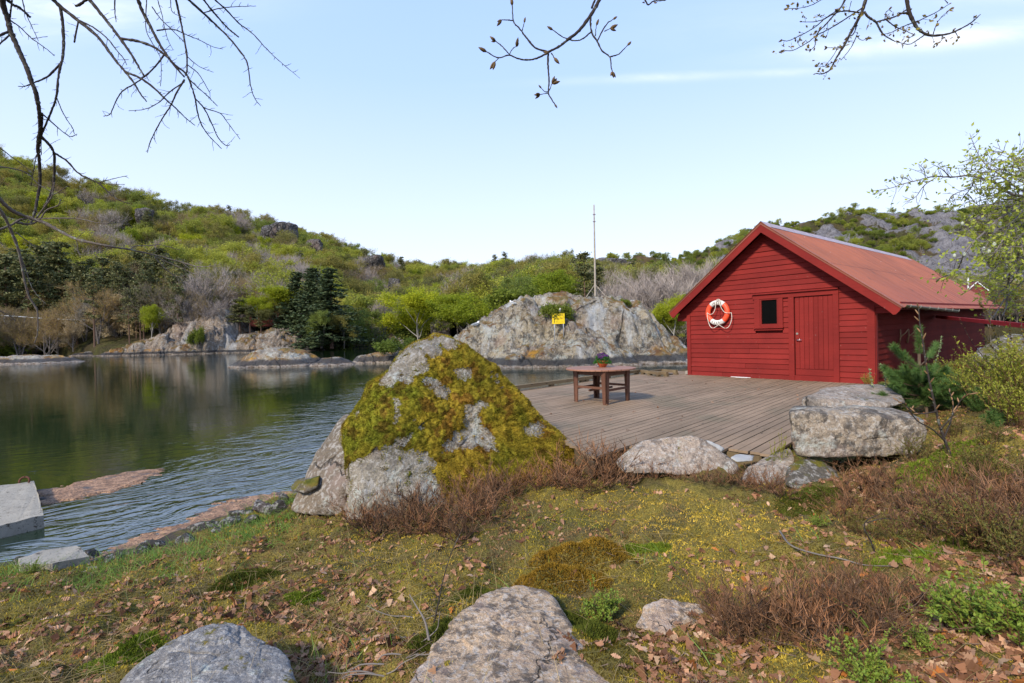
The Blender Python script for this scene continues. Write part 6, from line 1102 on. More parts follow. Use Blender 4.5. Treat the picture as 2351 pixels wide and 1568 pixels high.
lst = [(2110, 1060, .9), (2200, 1120, 1.), (2260, 1090, 1.), (2320, 1110, 1.), (2160, 1230, .9), (2230, 1260, .9), (2300, 1250, 1.), (2340, 1300, .9), (2080, 1250, .7), (2190, 1000, .8), (2270, 1020, .8), (1990, 1230, .7)]; order = sorted(range(len(lst)), key=lambda q: lst[q][0])
for i, (a, b, s) in enumerate(lst): P = gpix(a, b); place_proto(DB[i % 2], 'bilberry_bush', (P[0], P[1], H1(P[0], P[1])), s*1.2, a, 'thin reddish stemmed bilberry on the leafy slope at right, '+nth(order.index(i), len(lst)), 'bush', 'thin bilberry bushes on the right slope')
P = ond(1800, 1015, 5.2); place_proto(YB[0], 'green_sprig', (P[0]-.05, P[1], .72), (.35, .35, .9), 1., 'yellow green sprig growing up at the left end of the granite block', 'sprig')
P = onz(1960, 876, 1.0); place_proto(YB[1], 'green_sprig', (P[0]-.1, P[1]-.6, .95), (.5, .5, .6), 2., 'small green sprig against the wall right of the boathouse door', 'sprig')
def shoots(lst, seed, nl=.06, c0=(.05, .12, .03), c1=(.12, .19, .045)):
    rng = np.random.default_rng(seed); Wd, Nd = MB(), MB()
    for base, tip, r in lst:
        base, tip = np.array(base, float), np.array(tip, float); Lv = tip-base; L = np.linalg.norm(Lv); d = Lv/L; mid = (base+tip)/2+np.array([0, 0, -.06*L]); pts = smoothline([base, mid, tip], 5); Wd.tube(pts, np.linspace(r, r*.45, len(pts)), 5, (.11, .075, .05), cap=False); m = int(2400*min(L, .4)); f = 1-rng.random(m)**1.3*min(.3/L, 1.)
        i_ = f*(len(pts)-1); ii = np.minimum(i_.astype(int), len(pts)-2); q = pts[ii]+(pts[ii+1]-pts[ii])*(i_-ii)[:, None]; D = rdir(m, rng); D -= d*(D@d)[:, None]*.7; D = D/np.linalg.norm(D, axis=1)[:, None]*.9+d*(.35+.7*rng.random((m, 1))); g = rng.random((m, 1)); blades(Nd, q, D, nl*(.7+.5*rng.random((m, 1))), .0024, np.array(c0)*(1-g)+np.array(c1)*g, rng)
    return Wd, Nd
def vine(label, name, cat, base, segs, seed, r=.008, buds=None, leafc=None, leafs=.02, nleaf=10, extra=None):
    t = thing(name, label, cat, base); rng = np.random.default_rng(seed); mb = MB(); tips = []
    for sg in segs: pts = smoothline(sg, 5); n = len(pts); mb.tube(pts, np.linspace(r, r*.35, n) if sg is segs[0] else np.linspace(r*.6, r*.25, n), 5, cap=False); tips.append(pts)
    mb.build('stem', BARK if leafc is None else BARKG, t, smooth=True)
    if buds: 
        mb = MB()
        for pts in tips:
            for k in range(5, len(pts), 2):
                q = pts[k]; d = pts[k]-pts[k-1]; d = d/np.linalg.norm(d)+rdir(1, rng)[0]*.7; d /= np.linalg.norm(d); L = buds*(.7+.6*rng.random()); mb.tube([q, q+d*L*.35, q+d*L*.75, q+d*L], [.002, .0055, .005, .001], 6, np.array([.34, .20, .10])*(.7+.5*rng.random()))
        mb.build('buds', LEAF, t)
    if leafc and nleaf:
        mb = MB()
        for pts in tips: m = nleaf*len(pts)//4; q = pts[rng.integers(len(pts)//4, len(pts), m)]; g = rng.random((m, 1)); leaf_quads(mb, q, rdir(m, rng)+np.array([0, 0, .6]), rdir(m, rng)*.4+np.array([0, 0, 1]), leafs*(.6+.7*rng.random(m)), leafs*.55, np.array(leafc[0])*(1-g)+np.array(leafc[1])*g, .1)
        mb.build('leaves', LEAF, t)
    return t
def pxs3(l, D0, D1=None): n = len(l); return [ond(x, y, D0+((D1 or D0)-D0)*i/max(n-1, 1)) for i, (x, y) in enumerate(l)]
# young pine: shoots traced from the photo, spread in depth
PB = gpix(2125, 960); PD = PB[1]; rng = np.random.default_rng(3); sh = []
stem = pxs3([(2128, 950), (2122, 900), (2112, 850), (2110, 800)], PD, PD+.1); top = ond(2109, 752, PD+.1)
sh.append((stem[2], top, .012))
for i, (bx, by, tx, ty) in enumerate([(2112, 845, 2052, 795), (2113, 850, 2075, 812), (2112, 840, 2150, 790), (2116, 880, 2030, 845), (2116, 890, 2025, 885), (2118, 890, 2172, 845), (2120, 900, 2195, 880), (2120, 905, 2215, 905), (2120, 905, 2060, 905), (2122, 915, 2020, 918), (2122, 915, 2085, 925), (2124, 920, 2180, 930), (2118, 870, 2135, 845), (2116, 870, 2090, 860), (2122, 905, 2150, 895), (2122, 925, 2045, 935), (2124, 925, 2205, 945), (2118, 880, 2060, 860), (2120, 890, 2110, 880), (2115, 860, 2160, 865), (2122, 900, 2170, 905)]):
    dz = (-.28, .1, .3, -.1, .22, -.3, .05)[i % 7]; sh.append((ond(bx, by, PD+.03), ond(tx, ty, PD+dz), .007))
for i in range(46):
    bx, by = 2122-10*rng.random(), 870+70*rng.random(); a = rng.uniform(0, PI); l = rng.uniform(60, 130)*(1 if abs(math.cos(a)) > .5 else .7); b_ = ond(bx, by, PD+.02); t_2 = ond(bx+math.cos(a)*l, by-math.sin(a)*l*.45, PD+rng.uniform(-.4, .4)); sh.append((b_, t_2, .006))
yp = thing('young_pine', 'dark green young pine between boathouse corner and granite block', 'pine', PB); Wd, Nd = shoots(sh, 4, .07); Wd.tube(smoothline([PB-(0, 0, .05)]+stem), .016, 6, (.12, .085, .06)); Wd.build('stem', TWIGC, yp); Nd.build('needles', NEEDLE, yp)
for i, (a, b, h, lab) in enumerate(((2245, 945, 55, 'small pine seedling on the slope under the shrubs'), (2280, 985, 45, 'lower small pine seedling among the dead leaves at right'), (2300, 895, 40, 'tiny pine seedling half hidden by the yellow green shrubs'))):
    P = gpix(a, b); k = P[1]/FOC*h; sp = thing('pine_seedling', lab, 'pine', P); Wd, Nd = shoots([(P, P+np.array([k*.2*j, .03*j, k*(1-.25*abs(j))])+np.array([k*.45*j, 0, -.1*k*abs(j)]), .006) for j in (-1, -.4, .1, .7, 1.1)], 50+i, .05); Wd.build('stem', TWIGC, sp); Nd.build('needles', NEEDLE, sp)
B = gpix(2185, 1050); d = B[1]
vine('slender grey sapling with swelling orange buds right of the granite block', 'sapling', 'sapling', B, [pxs3([(2182, 1045), (2160, 985), (2146, 930), (2135, 880), (2125, 830), (2118, 780), (2112, 745), (2109, 708)], d, d+.1), pxs3([(2160, 985), (2190, 950), (2205, 920), (2225, 905)], d, d-.15), pxs3([(2150, 945), (2110, 950), (2090, 935)], d, d+.2), pxs3([(2172, 1015), (2140, 985), (2105, 965), (2080, 930), (2060, 920)], d, d-.1), pxs3([(2168, 1005), (2185, 960), (2188, 925), (2180, 900)], d, d+.15)], 5, .011, .05)
B = gpix(2060, 985)+np.array([0, .1, 0]); d = B[1]+.05
vine('pale silvery leaved willow shoots in front of the young pine', 'willow_shrub', 'shrub', B, [pxs3([(2060, 975), (2045, 930), (2035, 890), (2030, 850), (2022, 838)], d), pxs3([(2060, 975), (2030, 935), (2005, 890), (1996, 850)], d, d-.1), pxs3([(2060, 975), (2070, 930), (2068, 890), (2072, 865), (2085, 850)], d, d-.05), pxs3([(2070, 970), (2110, 900), (2140, 850), (2158, 800), (2161, 775)], d, d+.2)], 6, .006, None, ((.28, .36, .16), (.38, .45, .22)), .026, 34)
B = gpix(2310, 905); d = B[1]+.4
vine('thin bare shoot with orange buds leaning in front of the red rails', 'sapling', 'sapling', B, [pxs3([(2300, 880), (2265, 830), (2235, 790), (2215, 755), (2203, 730)], d), pxs3([(2245, 805), (2260, 775), (2270, 750)], d, d+.1)], 7, .006, .04)
B = gpix(2330, 905); d = 8.5
vine('copper leaved shrub behind the end of the red rails', 'budding_shrub', 'shrub', B, [pxs3([(2320, 880), (2300, 820), (2285, 770), (2265, 720), (2250, 700)], d), pxs3([(2325, 880), (2330, 810), (2318, 760), (2322, 710), (2310, 690)], d+.2), pxs3([(2335, 880), (2350, 800), (2345, 740), (2350, 700)], d+.4), pxs3([(2300, 820), (2275, 795), (2250, 760)], d)], 8, .008, None, ((.30, .17, .05), (.34, .26, .06)), .04, 40)
B = gpix(1000, 1440); d = B[1]
vine('thin dry stem standing up from the dead twigs beside the flat rock', 'dry_stem', 'stem', B, [pxs3([(992, 1450), (1005, 1390), (1020, 1320), (1040, 1260), (1063, 1212)], d, d+.15), pxs3([(1010, 1375), (985, 1350)], d)], 9, .005)
B = gpix(960, 1500); d = B[1]; rng = np.random.default_rng(12); segs = [pxs3([(985, 1470), (975, 1425), (955, 1390), (940, 1365)], d, d+.1)]
for i in range(15):
    x0, y0 = 850+rng.random()*130, 1420+rng.random()*140; pts = [(x0, y0)]; a = rng.uniform(-.9, .6)+(PI if rng.random() < .45 else 0)
    for k in range(4): a += rng.normal()*.35; x0 += math.cos(a)*32; y0 += math.sin(a)*14-6; pts.append((x0, y0))
    dd = min(gpix(*pts[0])[1], 3.2); segs.append(pxs3(pts, dd, dd+rng.normal()*.1))
vine('tangle of grey dead twigs left of the flat foreground rock', 'dead_shrub', 'shrub', B, segs, 10, .007, leafc=((.2, .1, .1), (.2, .1, .1)), nleaf=0)
vine('pale fallen branch lying on the slope at the lower right', 'fallen_branch', 'branch', gpix(1900, 1310), [[gpix(x, y)+np.array([0, 0, .02]) for x, y in ((1790, 1225), (1815, 1258), (1870, 1278), (1930, 1290), (1985, 1305), (2050, 1308))]], 11, .008, leafc=((.2, .14, .1), (.2, .14, .1)), nleaf=0)
vine('crooked twig lying on the slope below the granite block', 'fallen_branch', 'branch', gpix(2000, 1230), [pxs3([(2010, 1270), (1998, 1240), (1985, 1215), (1990, 1195), (2020, 1180)], gpix(2005, 1270)[1]), pxs3([(1990, 1200), (2030, 1190), (2070, 1195)], gpix(2005, 1270)[1])], 12, .006)
rock_thing('boulder', 'dark mossy rock by the water beyond the red rails', 'boulder', Q((2195, 850, 13), (2225, 815, 13), (2260, 785, 13.5), (2310, 768, 14), (2370, 762, 14), (2420, 800, 13), (2430, 880, 13), (2200, 890, 13), (2300, 900, 12.5), (2300, 780, 15.5), (2400, 780, 15.5), (2250, 820, 15.5)), GR_MOSSY, sub=6, p=12, amp=.09, fs=1.3, seed=6, big=.1)
# ------------------------------------------------------------------ overhanging branches (traced, given real depth and thickness)
def branch(label, lines, conv, dfun, seed, pxs_, twig=1., budc=None, leafc=None, bare_bud=True, mat=None, matc='BARK', cat='branch', name='overhanging_branch', tw=(14, 55), bud=12., leaf=.02, minr=1.2, lpt=3):
    """lines: (points, r0, r1) in zoomed pixels; conv turns them into 2351-wide pixels"""
    rng = np.random.default_rng(seed); k = pxs_*1.32; limb, bd, lf = MB(), MB(), MB(); first = None; ends = []
    def P3(p): u = conv(p[0], p[1]); D = dfun(*u); return ond(u[0], u[1], D), D
    for pts, r0, r1 in lines:
        pts = np.array(pts, float); s = smoothline(np.hstack([pts, pts[:, :1]*0]), 7)[:, :2]; s[1:-1] += rng.normal(size=s[1:-1].shape)*.9; Q3 = []; R3 = []
        for i, p in enumerate(s): q, D = P3(p); Q3.append(q); R3.append(max(r0+(r1-r0)*i/(len(s)-1), minr)*k*D/FOC)
        R3 = np.array(R3)*(1+.10*rng.normal(size=len(R3))); limb.tube(np.array(Q3), R3, 7 if r0 > 6 else 5, cap=True); first = Q3[0] if first is None else first; ends.append((Q3[-1], Q3[-1]-Q3[-2]))
        seg = np.linalg.norm(np.diff(s, axis=0), axis=1); Lt = seg.sum(); n = int(Lt/46*twig); 
        for j in range(n):
            f = .12+.86*(j+rng.random())/n; i = min(int(f*(len(s)-1)), len(s)-2); p = s[i]; d = s[i+1]-s[i]; d = d/(np.linalg.norm(d)+1e-9); a = (1 if rng.random() < .5 else -1)*rng.uniform(.5, 1.15); d = np.array([d[0]*math.cos(a)-d[1]*math.sin(a), d[0]*math.sin(a)+d[1]*math.cos(a)]); l = rng.uniform(*tw)*(1 if rng.random() < .75 else 1.9); c = [p]; dep = rng.normal()*.004; D0 = dfun(*conv(*p)); q3 = [ond(*conv(*p), D0)]
            for m in range(4): d = d+rng.normal(size=2)*.22+np.array([0, -.05]); d /= np.linalg.norm(d); p = p+d*l/4; u = conv(*p); q3.append(ond(u[0], u[1], D0*(1+dep*(m+1)*l/20)))
            limb.tube(np.array(q3), np.linspace(max(1.5, minr), minr*.7, 5)*k*D0/FOC, 4, cap=False); ends.append((q3[-1], q3[-1]-q3[-2]))
            if bare_bud and rng.random() < .7: b = q3[2]; dd = (q3[2]-q3[1])/np.linalg.norm(q3[2]-q3[1])+rdir(1, rng)[0]*.8; dd /= np.linalg.norm(dd); limb.tube([b, b+dd*5*k*D0/FOC], [2.*k*D0/FOC, .8*k*D0/FOC], 4, cap=False)
    t = thing(name, label, cat, first); limb.build('limb', mat or BARK, t, smooth=True)
    if budc is not None:
        for q, d in ends:
            D0 = q[1]; u_ = k*D0/FOC; d = d/np.linalg.norm(d)
            for m in range(1 if rng.random() < .4 else 3):
                dd = d+rdir(1, rng)[0]*(.15 if m == 0 else .6); dd /= np.linalg.norm(dd); L = bud*u_*(.8+.9*rng.random()); w = L*.2; bd.tube([q, q+dd*L*.3, q+dd*L*.65, q+dd*L], [w*.35, w, w*.85, w*.15], 6, np.array(budc)*(.6+.7*rng.random()))
        bd.build('buds', LEAF, t, smooth=True)
    if leafc is not None:
        for q, d in ends:
            m = rng.integers(0, lpt+1)
            if m: g = rng.random((m, 1)); leaf_quads(lf, q+rng.normal(size=(m, 3))*leaf*.6, rdir(m, rng)+d/np.linalg.norm(d)*.6, rdir(m, rng), leaf*(.6+.8*rng.random(m)), leaf*.6, np.array(leafc[0])*(1-g)+np.array(leafc[1])*g, .12)
        lf.build('leaves', LEAF, t)
    return t
z1 = lambda x, y: (x*.3046, y*.3046); z2 = lambda x, y: (x*.255, 334.2+y*.255); zm = lambda x, y: (1074.+x*.3046, y*.3046); zr = lambda x, y: (1730.4+x*.26396, y*.26396); zt_ = lambda x, y: (1969.1+x*.3046, 298.4+y*.3046)
LB = [([(10, -60), (25, 40), (60, 150), (80, 235), (120, 330), (165, 430), (205, 520), (235, 610), (270, 700), (290, 800), (300, 900), (300, 1000), (285, 1100), (295, 1200), (300, 1300), (300, 1400), (285, 1480), (262, 1600), (230, 1690)], 15, 6), ([(30, -30), (90, 30), (150, 60), (230, 130)], 9, 6), ([(80, 155), (150, 205), (240, 290), (340, 360), (410, 420)], 4, 2), ([(450, 40), (470, 150), (480, 280), (475, 420), (455, 500), (440, 580), (430, 700), (410, 780), (370, 880), (320, 1000), (295, 1090)], 8, 4), ([(455, 480), (360, 575), (260, 620), (190, 650), (135, 650)], 6, 2),
 ([(380, -30), (450, 45), (590, 155), (740, 280), (830, 400), (900, 490), (960, 560), (1020, 640), (1060, 710), (1105, 765)], 11, 3), ([(600, 155), (700, 205), (810, 290), (880, 380), (930, 440), (955, 490)], 5, 2), ([(950, 545), (1060, 590), (1180, 680), (1250, 750), (1330, 820), (1400, 890), (1470, 945)], 7, 2), ([(650, -30), (750, 90), (830, 190), (905, 290), (970, 380), (1020, 460), (1060, 530), (1090, 580)], 10, 4), ([(905, 290), (1040, 310), (1160, 355), (1250, 420), (1320, 490), (1400, 555), (1440, 640), (1470, 740), (1490, 850), (1520, 940), (1580, 1030), (1670, 1120)], 8, 2),
 ([(1030, -30), (1075, 90), (1140, 210), (1180, 290), (1240, 390), (1310, 490), (1390, 580)], 10, 5), ([(1320, -20), (1350, 100), (1370, 200), (1395, 330), (1410, 440), (1410, 520), (1400, 570)], 6, 4), ([(1400, -20), (1530, 95), (1640, 200), (1740, 300), (1840, 430), (1870, 500), (1890, 650), (1920, 740), (1965, 800)], 7, 1.5), ([(1520, -20), (1600, 80), (1660, 150), (1720, 215), (1800, 280)], 6, 4), ([(1600, -20), (1700, 70), (1800, 175), (1900, 250), (2030, 390), (2130, 480), (2260, 590)], 5, 1.3), ([(1540, 95), (1650, 65), (1780, 50), (1930, 45)], 3, 1.5), ([(1410, 580), (1480, 650), (1560, 720), (1640, 800)], 4, 2), ([(1470, 740), (1540, 820), (1600, 940), (1640, 1030), (1700, 1095), (1735, 1090)], 4, 2), ([(1390, 600), (1330, 700), (1290, 790), (1220, 900), (1170, 990), (1130, 1080), (1110, 1150)], 5, 2),
 ([(1240, 410), (1170, 500), (1090, 575), (1000, 640), (920, 690), (870, 770), (830, 860), (780, 875)], 5, 2), ([(1180, 230), (1300, 220), (1400, 260), (1500, 300), (1600, 350), (1680, 370)], 4, 1.3), ([(1145, 50), (1210, 140), (1290, 220), (1400, 330)], 3, 2), ([(310, 1030), (370, 1090), (405, 1150), (410, 1250), (400, 1400), (360, 1510), (330, 1560)], 8, 5), ([(405, 1150), (500, 1210), (600, 1310), (740, 1380), (830, 1460), (900, 1510), (980, 1532)], 6, 2), ([(740, 1380), (840, 1350), (960, 1325)], 3, 1.5), ([(740, 1380), (830, 1388), (940, 1392)], 2.5, 1.5), ([(310, 850), (400, 930), (520, 1025), (580, 1010)], 4, 2), ([(430, 740), (460, 820), (510, 910), (550, 970), (560, 1010)], 3, 1.5), ([(560, 320), (575, 240), (590, 160)], 5, 4), ([(1540, 815), (1660, 855), (1720, 930), (1810, 1050)], 3, 1.5), ([(1415, 430), (1500, 500), (1610, 545)], 2.5, 1.3), ([(1415, 490), (1500, 560), (1570, 680), (1585, 700)], 3, 1.5), ([(1390, 615), (1270, 700), (1200, 770), (1100, 820), (970, 835)], 4, 1.5), ([(865, -10), (865, 80), (875, 165)], 4, 2), ([(165, -10), (200, 110), (240, 200), (290, 310)], 3, 1.5), ([(240, 290), (360, 275)], 2, 1.3), ([(1105, -10), (1100, 120), (1105, 240), (1170, 360), (1210, 440), (1215, 560), (1210, 650)], 3, 1.5), ([(1185, -10), (1220, 110), (1245, 230), (1270, 310), (1305, 375)], 2.5, 1.3), ([(1285, -10), (1300, 90), (1400, 135)], 2.5, 1.3), ([(-20, 275), (60, 240)], 7, 6), ([(-20, 345), (75, 260)], 5, 4), ([(300, 820), (310, 900), (290, 1000), (300, 1100), (270, 1200), (235, 1400)], 4, 2), ([(320, 850), (320, 930), (310, 1050), (310, 1170)], 4, 2), ([(660, -10), (600, 35), (570, 45)], 7, 6), ([(90, 0), (80, 90), (75, 150)], 5, 4)]
branch('bare dark twigs hanging across the top left sky', LB, z1, lambda u, v: 3.5+.00035*u+.0004*v+.12*math.sin(u*.013)+.1*math.sin(v*.017+1), 1, .3046, twig=.75)
CB = [([(-30, 460), (100, 580), (250, 645), (400, 695), (520, 760), (680, 840), (850, 880), (1000, 910), (1160, 935), (1300, 965), (1450, 1000), (1620, 1045), (1780, 1090), (1900, 1085), (1990, 1070)], 13, 2), ([(1400, 1000), (1500, 1045), (1650, 1110), (1780, 1170), (1900, 1230), (2015, 1265)], 4, 2), ([(1170, 935), (1220, 905), (1350, 900), (1450, 895), (1620, 940)], 4, 2), ([(1390, 1000), (1440, 1060), (1500, 1120), (1590, 1180), (1670, 1170)], 4, 2), ([(-20, 760), (100, 715), (200, 660), (350, 660), (500, 655), (690, 655), (830, 685), (960, 705), (1120, 685)], 7, 2), ([(150, 695), (280, 705), (360, 660), (420, 580), (520, 540), (545, 490)], 7, 3), ([(-10, 560), (50, 660), (100, 770), (160, 920), (200, 1100), (230, 1260), (270, 1380), (330, 1470), (340, 1560), (335, 1700), (310, 1780)], 10, 3), ([(190, 1000), (240, 1150), (300, 1300), (415, 1430)], 4, 1.5), ([(140, 780), (230, 850), (320, 915)], 4, 2), ([(690, 850), (700, 920), (710, 970), (770, 990)], 3, 1.5), ([(690, 655), (720, 600), (760, 540)], 3, 1.5), ([(-10, 190), (150, 215), (260, 260), (350, 350), (500, 430)], 5, 2), ([(470, 450), (540, 410), (605, 365)], 3, 2), ([(330, 650), (440, 500), (470, 440), (490, 330)], 6, 4), ([(-10, 1485), (80, 1530), (140, 1575)], 4, 2), ([(-10, 10), (90, 90), (200, 170), (300, 260)], 4, 2), ([(960, 705), (1030, 670), (1095, 650)], 2.5, 1.5), ([(690, 840), (730, 800), (765, 770)], 2.5, 1.5)]
branch('bare grey branch reaching in from the left edge in front of the pine wood', CB, z2, lambda u, v: 3.2+.0006*u+.0003*(v-400)+.1*math.sin(u*.02), 2, .255, twig=.45, mat=bark('pale_bark', (.17, .14, .12), (.05, .042, .038), lich=.6))
MBR = [([(1010, -40), (960, 60), (900, 150), (840, 230), (760, 295), (690, 350), (610, 390)], 11, 6), ([(610, 390), (540, 430), (470, 450), (390, 445), (310, 415), (230, 435), (140, 390)], 6, 3), ([(600, 390), (510, 360), (440, 280), (390, 215), (345, 160), (335, 40)], 6, 3), ([(605, 400), (605, 500), (612, 600), (608, 700), (630, 745), (655, 785)], 6, 3), ([(925, 130), (925, 190), (940, 260), (975, 310), (1010, 380), (1070, 430), (1080, 500), (1090, 540)], 6, 3), ([(1070, 430), (1140, 405), (1205, 340)], 4, 2.5), ([(975, 310), (1040, 190), (1095, 145)], 4, 2.5), ([(930, 240), (860, 295), (800, 305), (720, 280), (640, 225)], 4.5, 2.5), ([(315, 410), (260, 350), (210, 310)], 4, 2.5), ([(315, 410), (335, 370), (365, 350)], 3, 2), ([(610, 700), (545, 712)], 3, 2), ([(610, 690), (580, 690), (555, 665)], 3, 2), ([(610, 690), (635, 630)], 3, 2), ([(345, 155), (290, 150), (255, 150)], 3.5, 2), ([(410, 230), (425, 170)], 3, 2), ([(960, 270), (970, 190)], 3, 2), ([(1030, 235), (1075, 215)], 3, 2), ([(230, 440), (205, 465)], 3, 2), ([(630, 400), (650, 435)], 4, 2.5), ([(935, 60), (965, -20)], 6, 6)]
branch('single budding twig hanging from the top centre of the sky', MBR, zm, lambda u, v: 3.4+.0004*(u-1200)-.0006*v, 3, .3046, twig=.0, budc=(.16, .10, .045), bud=30)
R1 = [([(985, -40), (950, 80), (930, 130), (880, 220), (830, 310), (790, 390), (740, 470), (700, 540), (660, 610), (600, 640), (540, 640)], 11, 3), ([(960, 100), (1000, 150), (1060, 190), (1100, 260), (1140, 310), (1220, 355)], 8, 3), ([(1070, 190), (1160, 165), (1240, 140), (1330, 85)], 5, 5), ([(1150, 170), (1230, 230), (1300, 260), (1370, 290)], 4, 2), ([(950, 65), (850, 130), (750, 195), (640, 260), (560, 300), (480, 360), (400, 410), (330, 440), (260, 440)], 5, 2), ([(920, 110), (800, 95), (720, 110), (600, 170), (520, 190), (420, 190)], 5, 2), ([(720, 95), (620, 160), (540, 230), (450, 285), (380, 320), (300, 355), (250, 350)], 4, 2), ([(810, -30), (760, 60), (680, 150), (620, 220), (560, 280), (540, 340), (530, 400), (500, 430)], 6, 2), ([(930, 130), (900, 200), (870, 290), (810, 330)], 5, 3), ([(900, 300), (860, 390), (820, 450), (770, 510)], 3, 2), ([(620, -20), (500, 45), (400, 70), (290, 75)], 3, 1.5), ([(770, 400), (720, 415), (640, 415)], 3, 1.5), ([(730, 420), (680, 500), (640, 550)], 2.5, 1.5), ([(690, 540), (620, 575), (560, 575)], 2.5, 1.5), ([(850, 10), (830, 80)], 2.5, 1.5), ([(1140, 170), (1150, 110), (1175, 85)], 3, 2), ([(890, 310), (940, 350), (985, 335)], 2.5, 1.5)]
branch('oak branch with opening buds hanging at the top right', R1, zr, lambda u, v: 4.3-.0003*(u-1900)+.0004*v, 4, .264, twig=.55, budc=(.17, .11, .05), leafc=((.24, .20, .03), (.20, .12, .04)), bud=15, leaf=.035, tw=(14, 44))
R2 = [([(1325, -40), (1350, 100), (1390, 190), (1420, 240), (1480, 290), (1560, 310), (1690, 295), (1800, 250), (1900, 190), (1960, 135)], 12, 3), ([(1410, 195), (1490, 155), (1600, 100), (1700, 35)], 4, 2), ([(1560, 300), (1590, 210), (1640, 140), (1700, 90)], 3, 1.5), ([(1490, 300), (1420, 350), (1350, 385), (1270, 370)], 4, 2), ([(1430, 180), (1300, 230), (1200, 280), (1130, 300)], 4, 2), ([(1400, 290), (1370, 320), (1330, 350)], 3, 1.5), ([(1640, 310), (1635, 350), (1600, 372)], 3, 1.5), ([(1750, 270), (1775, 315)], 3, 2), ([(1340, 110), (1280, 120)], 7, 5), ([(1690, 30), (1645, -20)], 3, 2)]
branch('curved oak branch with leaf buds right of the first at the top right', R2, zr, lambda u, v: 4.0-.0003*(u-2100)+.0004*v, 5, .264, twig=.5, budc=(.17, .11, .05), leafc=((.26, .22, .03), (.20, .12, .04)), bud=16, leaf=.035, tw=(14, 44))
branch('tiny twig tip showing at the top edge between the centre and right branches', [([(1320, -20), (1340, 5), (1360, 36), (1400, 8), (1440, 6), (1470, 2)], 5, 3)], zm, lambda u, v: 3.8, 6, .3046, twig=.8, budc=(.16, .10, .05), bud=14, tw=(8, 16))
# the light green tree at the right edge
RT = [([(1500, 560), (1254, 500), (1180, 490), (1100, 450), (1050, 405), (940, 365), (830, 345), (700, 355), (580, 350), (470, 375), (350, 405), (240, 440), (90, 462)], 9, 1.3), ([(1500, 560), (1254, 545), (1150, 575), (1060, 590), (1000, 612), (900, 650), (850, 690)], 10, 3), ([(1500, 520), (1254, 460), (1150, 400), (1060, 330), (1000, 290), (930, 220), (880, 120), (845, 25)], 6, 1.3), ([(950, 365), (880, 380), (860, 430), (810, 490), (780, 535)], 4, 2), ([(860, 430), (720, 490), (680, 550), (630, 620)], 3, 1.3), ([(580, 365), (500, 420), (430, 510), (345, 545)], 3, 1.3), ([(700, 360), (640, 300), (555, 255)], 3, 1.3), ([(510, 365), (500, 300), (455, 255)], 2.5, 1.3), ([(410, 390), (360, 365), (330, 370)], 2, 1.3), ([(1500, 640), (1254, 590), (1150, 620), (1050, 680), (980, 750), (900, 820), (830, 890), (790, 960), (770, 1020), (720, 1080), (640, 1110), (590, 1140)], 8, 2), ([(660, 1105), (620, 1090), (625, 1060)], 2.5, 1.5), ([(790, 960), (700, 985), (600, 1020)], 3, 1.5), ([(1500, 720), (1254, 700), (1180, 760), (1100, 820), (1050, 900), (1000, 960), (940, 1000)], 7, 2), ([(1500, 800), (1254, 850), (1200, 980), (1150, 1060), (1130, 1200), (1120, 1330), (1090, 1400)], 8, 3), ([(830, 345), (860, 290), (865, 200)], 2.5, 1.3), ([(1500, 660), (1254, 640), (1130, 720), (1040, 760), (960, 880), (900, 900)], 5, 1.5), ([(1500, 700), (1254, 780), (1150, 900), (1060, 1010), (980, 1100), (930, 1180)], 5, 1.5), ([(1500, 420), (1254, 330), (1190, 250), (1130, 180), (1020, 120)], 4, 1.3), ([(1500, 900), (1254, 1000), (1180, 1120), (1080, 1220), (1000, 1270)], 5, 1.5), ([(1100, 450), (1040, 480), (1000, 500), (930, 490), (880, 440)], 3, 1.3), ([(1254, 600), (1180, 680), (1120, 760), (1080, 870), (1070, 980)], 4, 1.5), ([(1050, 680), (960, 690), (880, 720), (820, 780)], 3, 1.3), ([(1500, 600), (1254, 540), (1100, 520), (980, 580), (900, 560), (850, 500)], 4, 1.3), ([(1300, 1100), (1200, 1180), (1120, 1260), (1060, 1350), (1020, 1420)], 5, 2), ([(1500, 480), (1254, 400), (1160, 330), (1080, 300), (960, 340)], 4, 1.5), ([(1300, 900), (1200, 860), (1100, 900), (1000, 880), (930, 930)], 4, 1.3), ([(1400, 1000), (1254, 1080), (1150, 1120), (1050, 1100)], 4, 1.3)]
rtf = lambda u, v: 7.2+.5*math.sin(u*.021+v*.013)+.4*math.sin(v*.03)
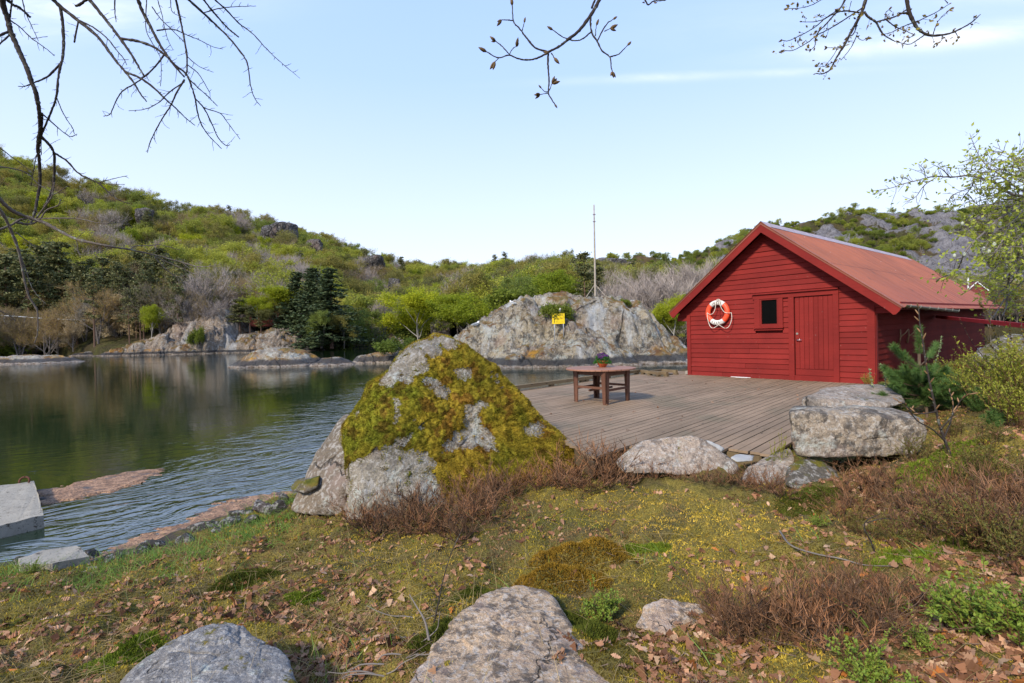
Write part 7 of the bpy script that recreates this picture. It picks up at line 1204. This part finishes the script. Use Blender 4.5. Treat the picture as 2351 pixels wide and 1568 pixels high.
rt = branch('spreading tree with small fresh green leaves at the right edge of the photo', RT, zt_, rtf, 7, .3046, twig=1.5, leafc=((.30, .36, .04), (.40, .44, .07)), leaf=.06, tw=(20, 90), mat=BARKG, cat='tree', name='leafy_tree', minr=1.3, lpt=4)
tb = ond(2520, 900, 7.6); mb = MB(); g0 = H1(tb[0], tb[1]); mb.tube([(tb[0], tb[1], g0-.2), (tb[0]+.05, tb[1], g0+1.3), (tb[0]-.1, tb[1]+.1, g0+2.6), tuple(ond(2425, 470, 7.3))], [.13, .11, .09, .05], 9); mb.build('trunk', BARKG, rt, smooth=True)
rng = np.random.default_rng(77); mb = MB(); lf = MB()
for i in range(520):      # extra leafy sprays filling the crown towards the edge
    x = 1330-520*rng.random()**1.6; y = rng.uniform(150, 1330)
    if x < 1000-.0*y and rng.random() < .55: continue
    u = zt_(x, y); D = rtf(*u)+rng.normal()*.35; q = ond(u[0], u[1], D); d = rdir(1, rng)[0]*np.array([1, .6, .5])+np.array([-.4, 0, -.1]); d /= np.linalg.norm(d); L = .12+.25*rng.random(); e = q+d*L; mid = (q+e)/2+rng.normal(size=3)*.02; mb.tube([q, mid, e], [.004, .003, .002], 4, cap=False); m = rng.integers(3, 9); f = rng.random((m, 1)); g = rng.random((m, 1)); leaf_quads(lf, q+(e-q)*f, rdir(m, rng)+d*.5, rdir(m, rng), .05*(.6+.7*rng.random(m)), .03, np.array([.28, .34, .04])*(1-g)+np.array([.40, .44, .07])*g, .1)
mb.build('sprays', BARKG, rt); lf.build('spray_leaves', LEAF, rt); mb = MB()
for x, y in ((510, 290), (530, 330), (575, 350), (710, 520), (415, 515), (1100, 600), (1150, 655), (1075, 725), (950, 915), (1030, 880), (805, 955), (730, 965), (895, 1065), (990, 935), (1145, 920), (960, 1005), (1120, 1045), (790, 720), (850, 200), (335, 365)):
    mb = MB(); u = zt_(x, y); q = ond(u[0], u[1], rtf(*u)); mb.tube([q, q+(0, 0, .02), q+(0, 0, .045), q+(0, 0, .06)], [.008, .02, .018, .005], 7, (.55, .6, .5)); mb.build('pale_bud', LEAF, rt, smooth=True)
# warm up the object list: copies of prototypes need no more
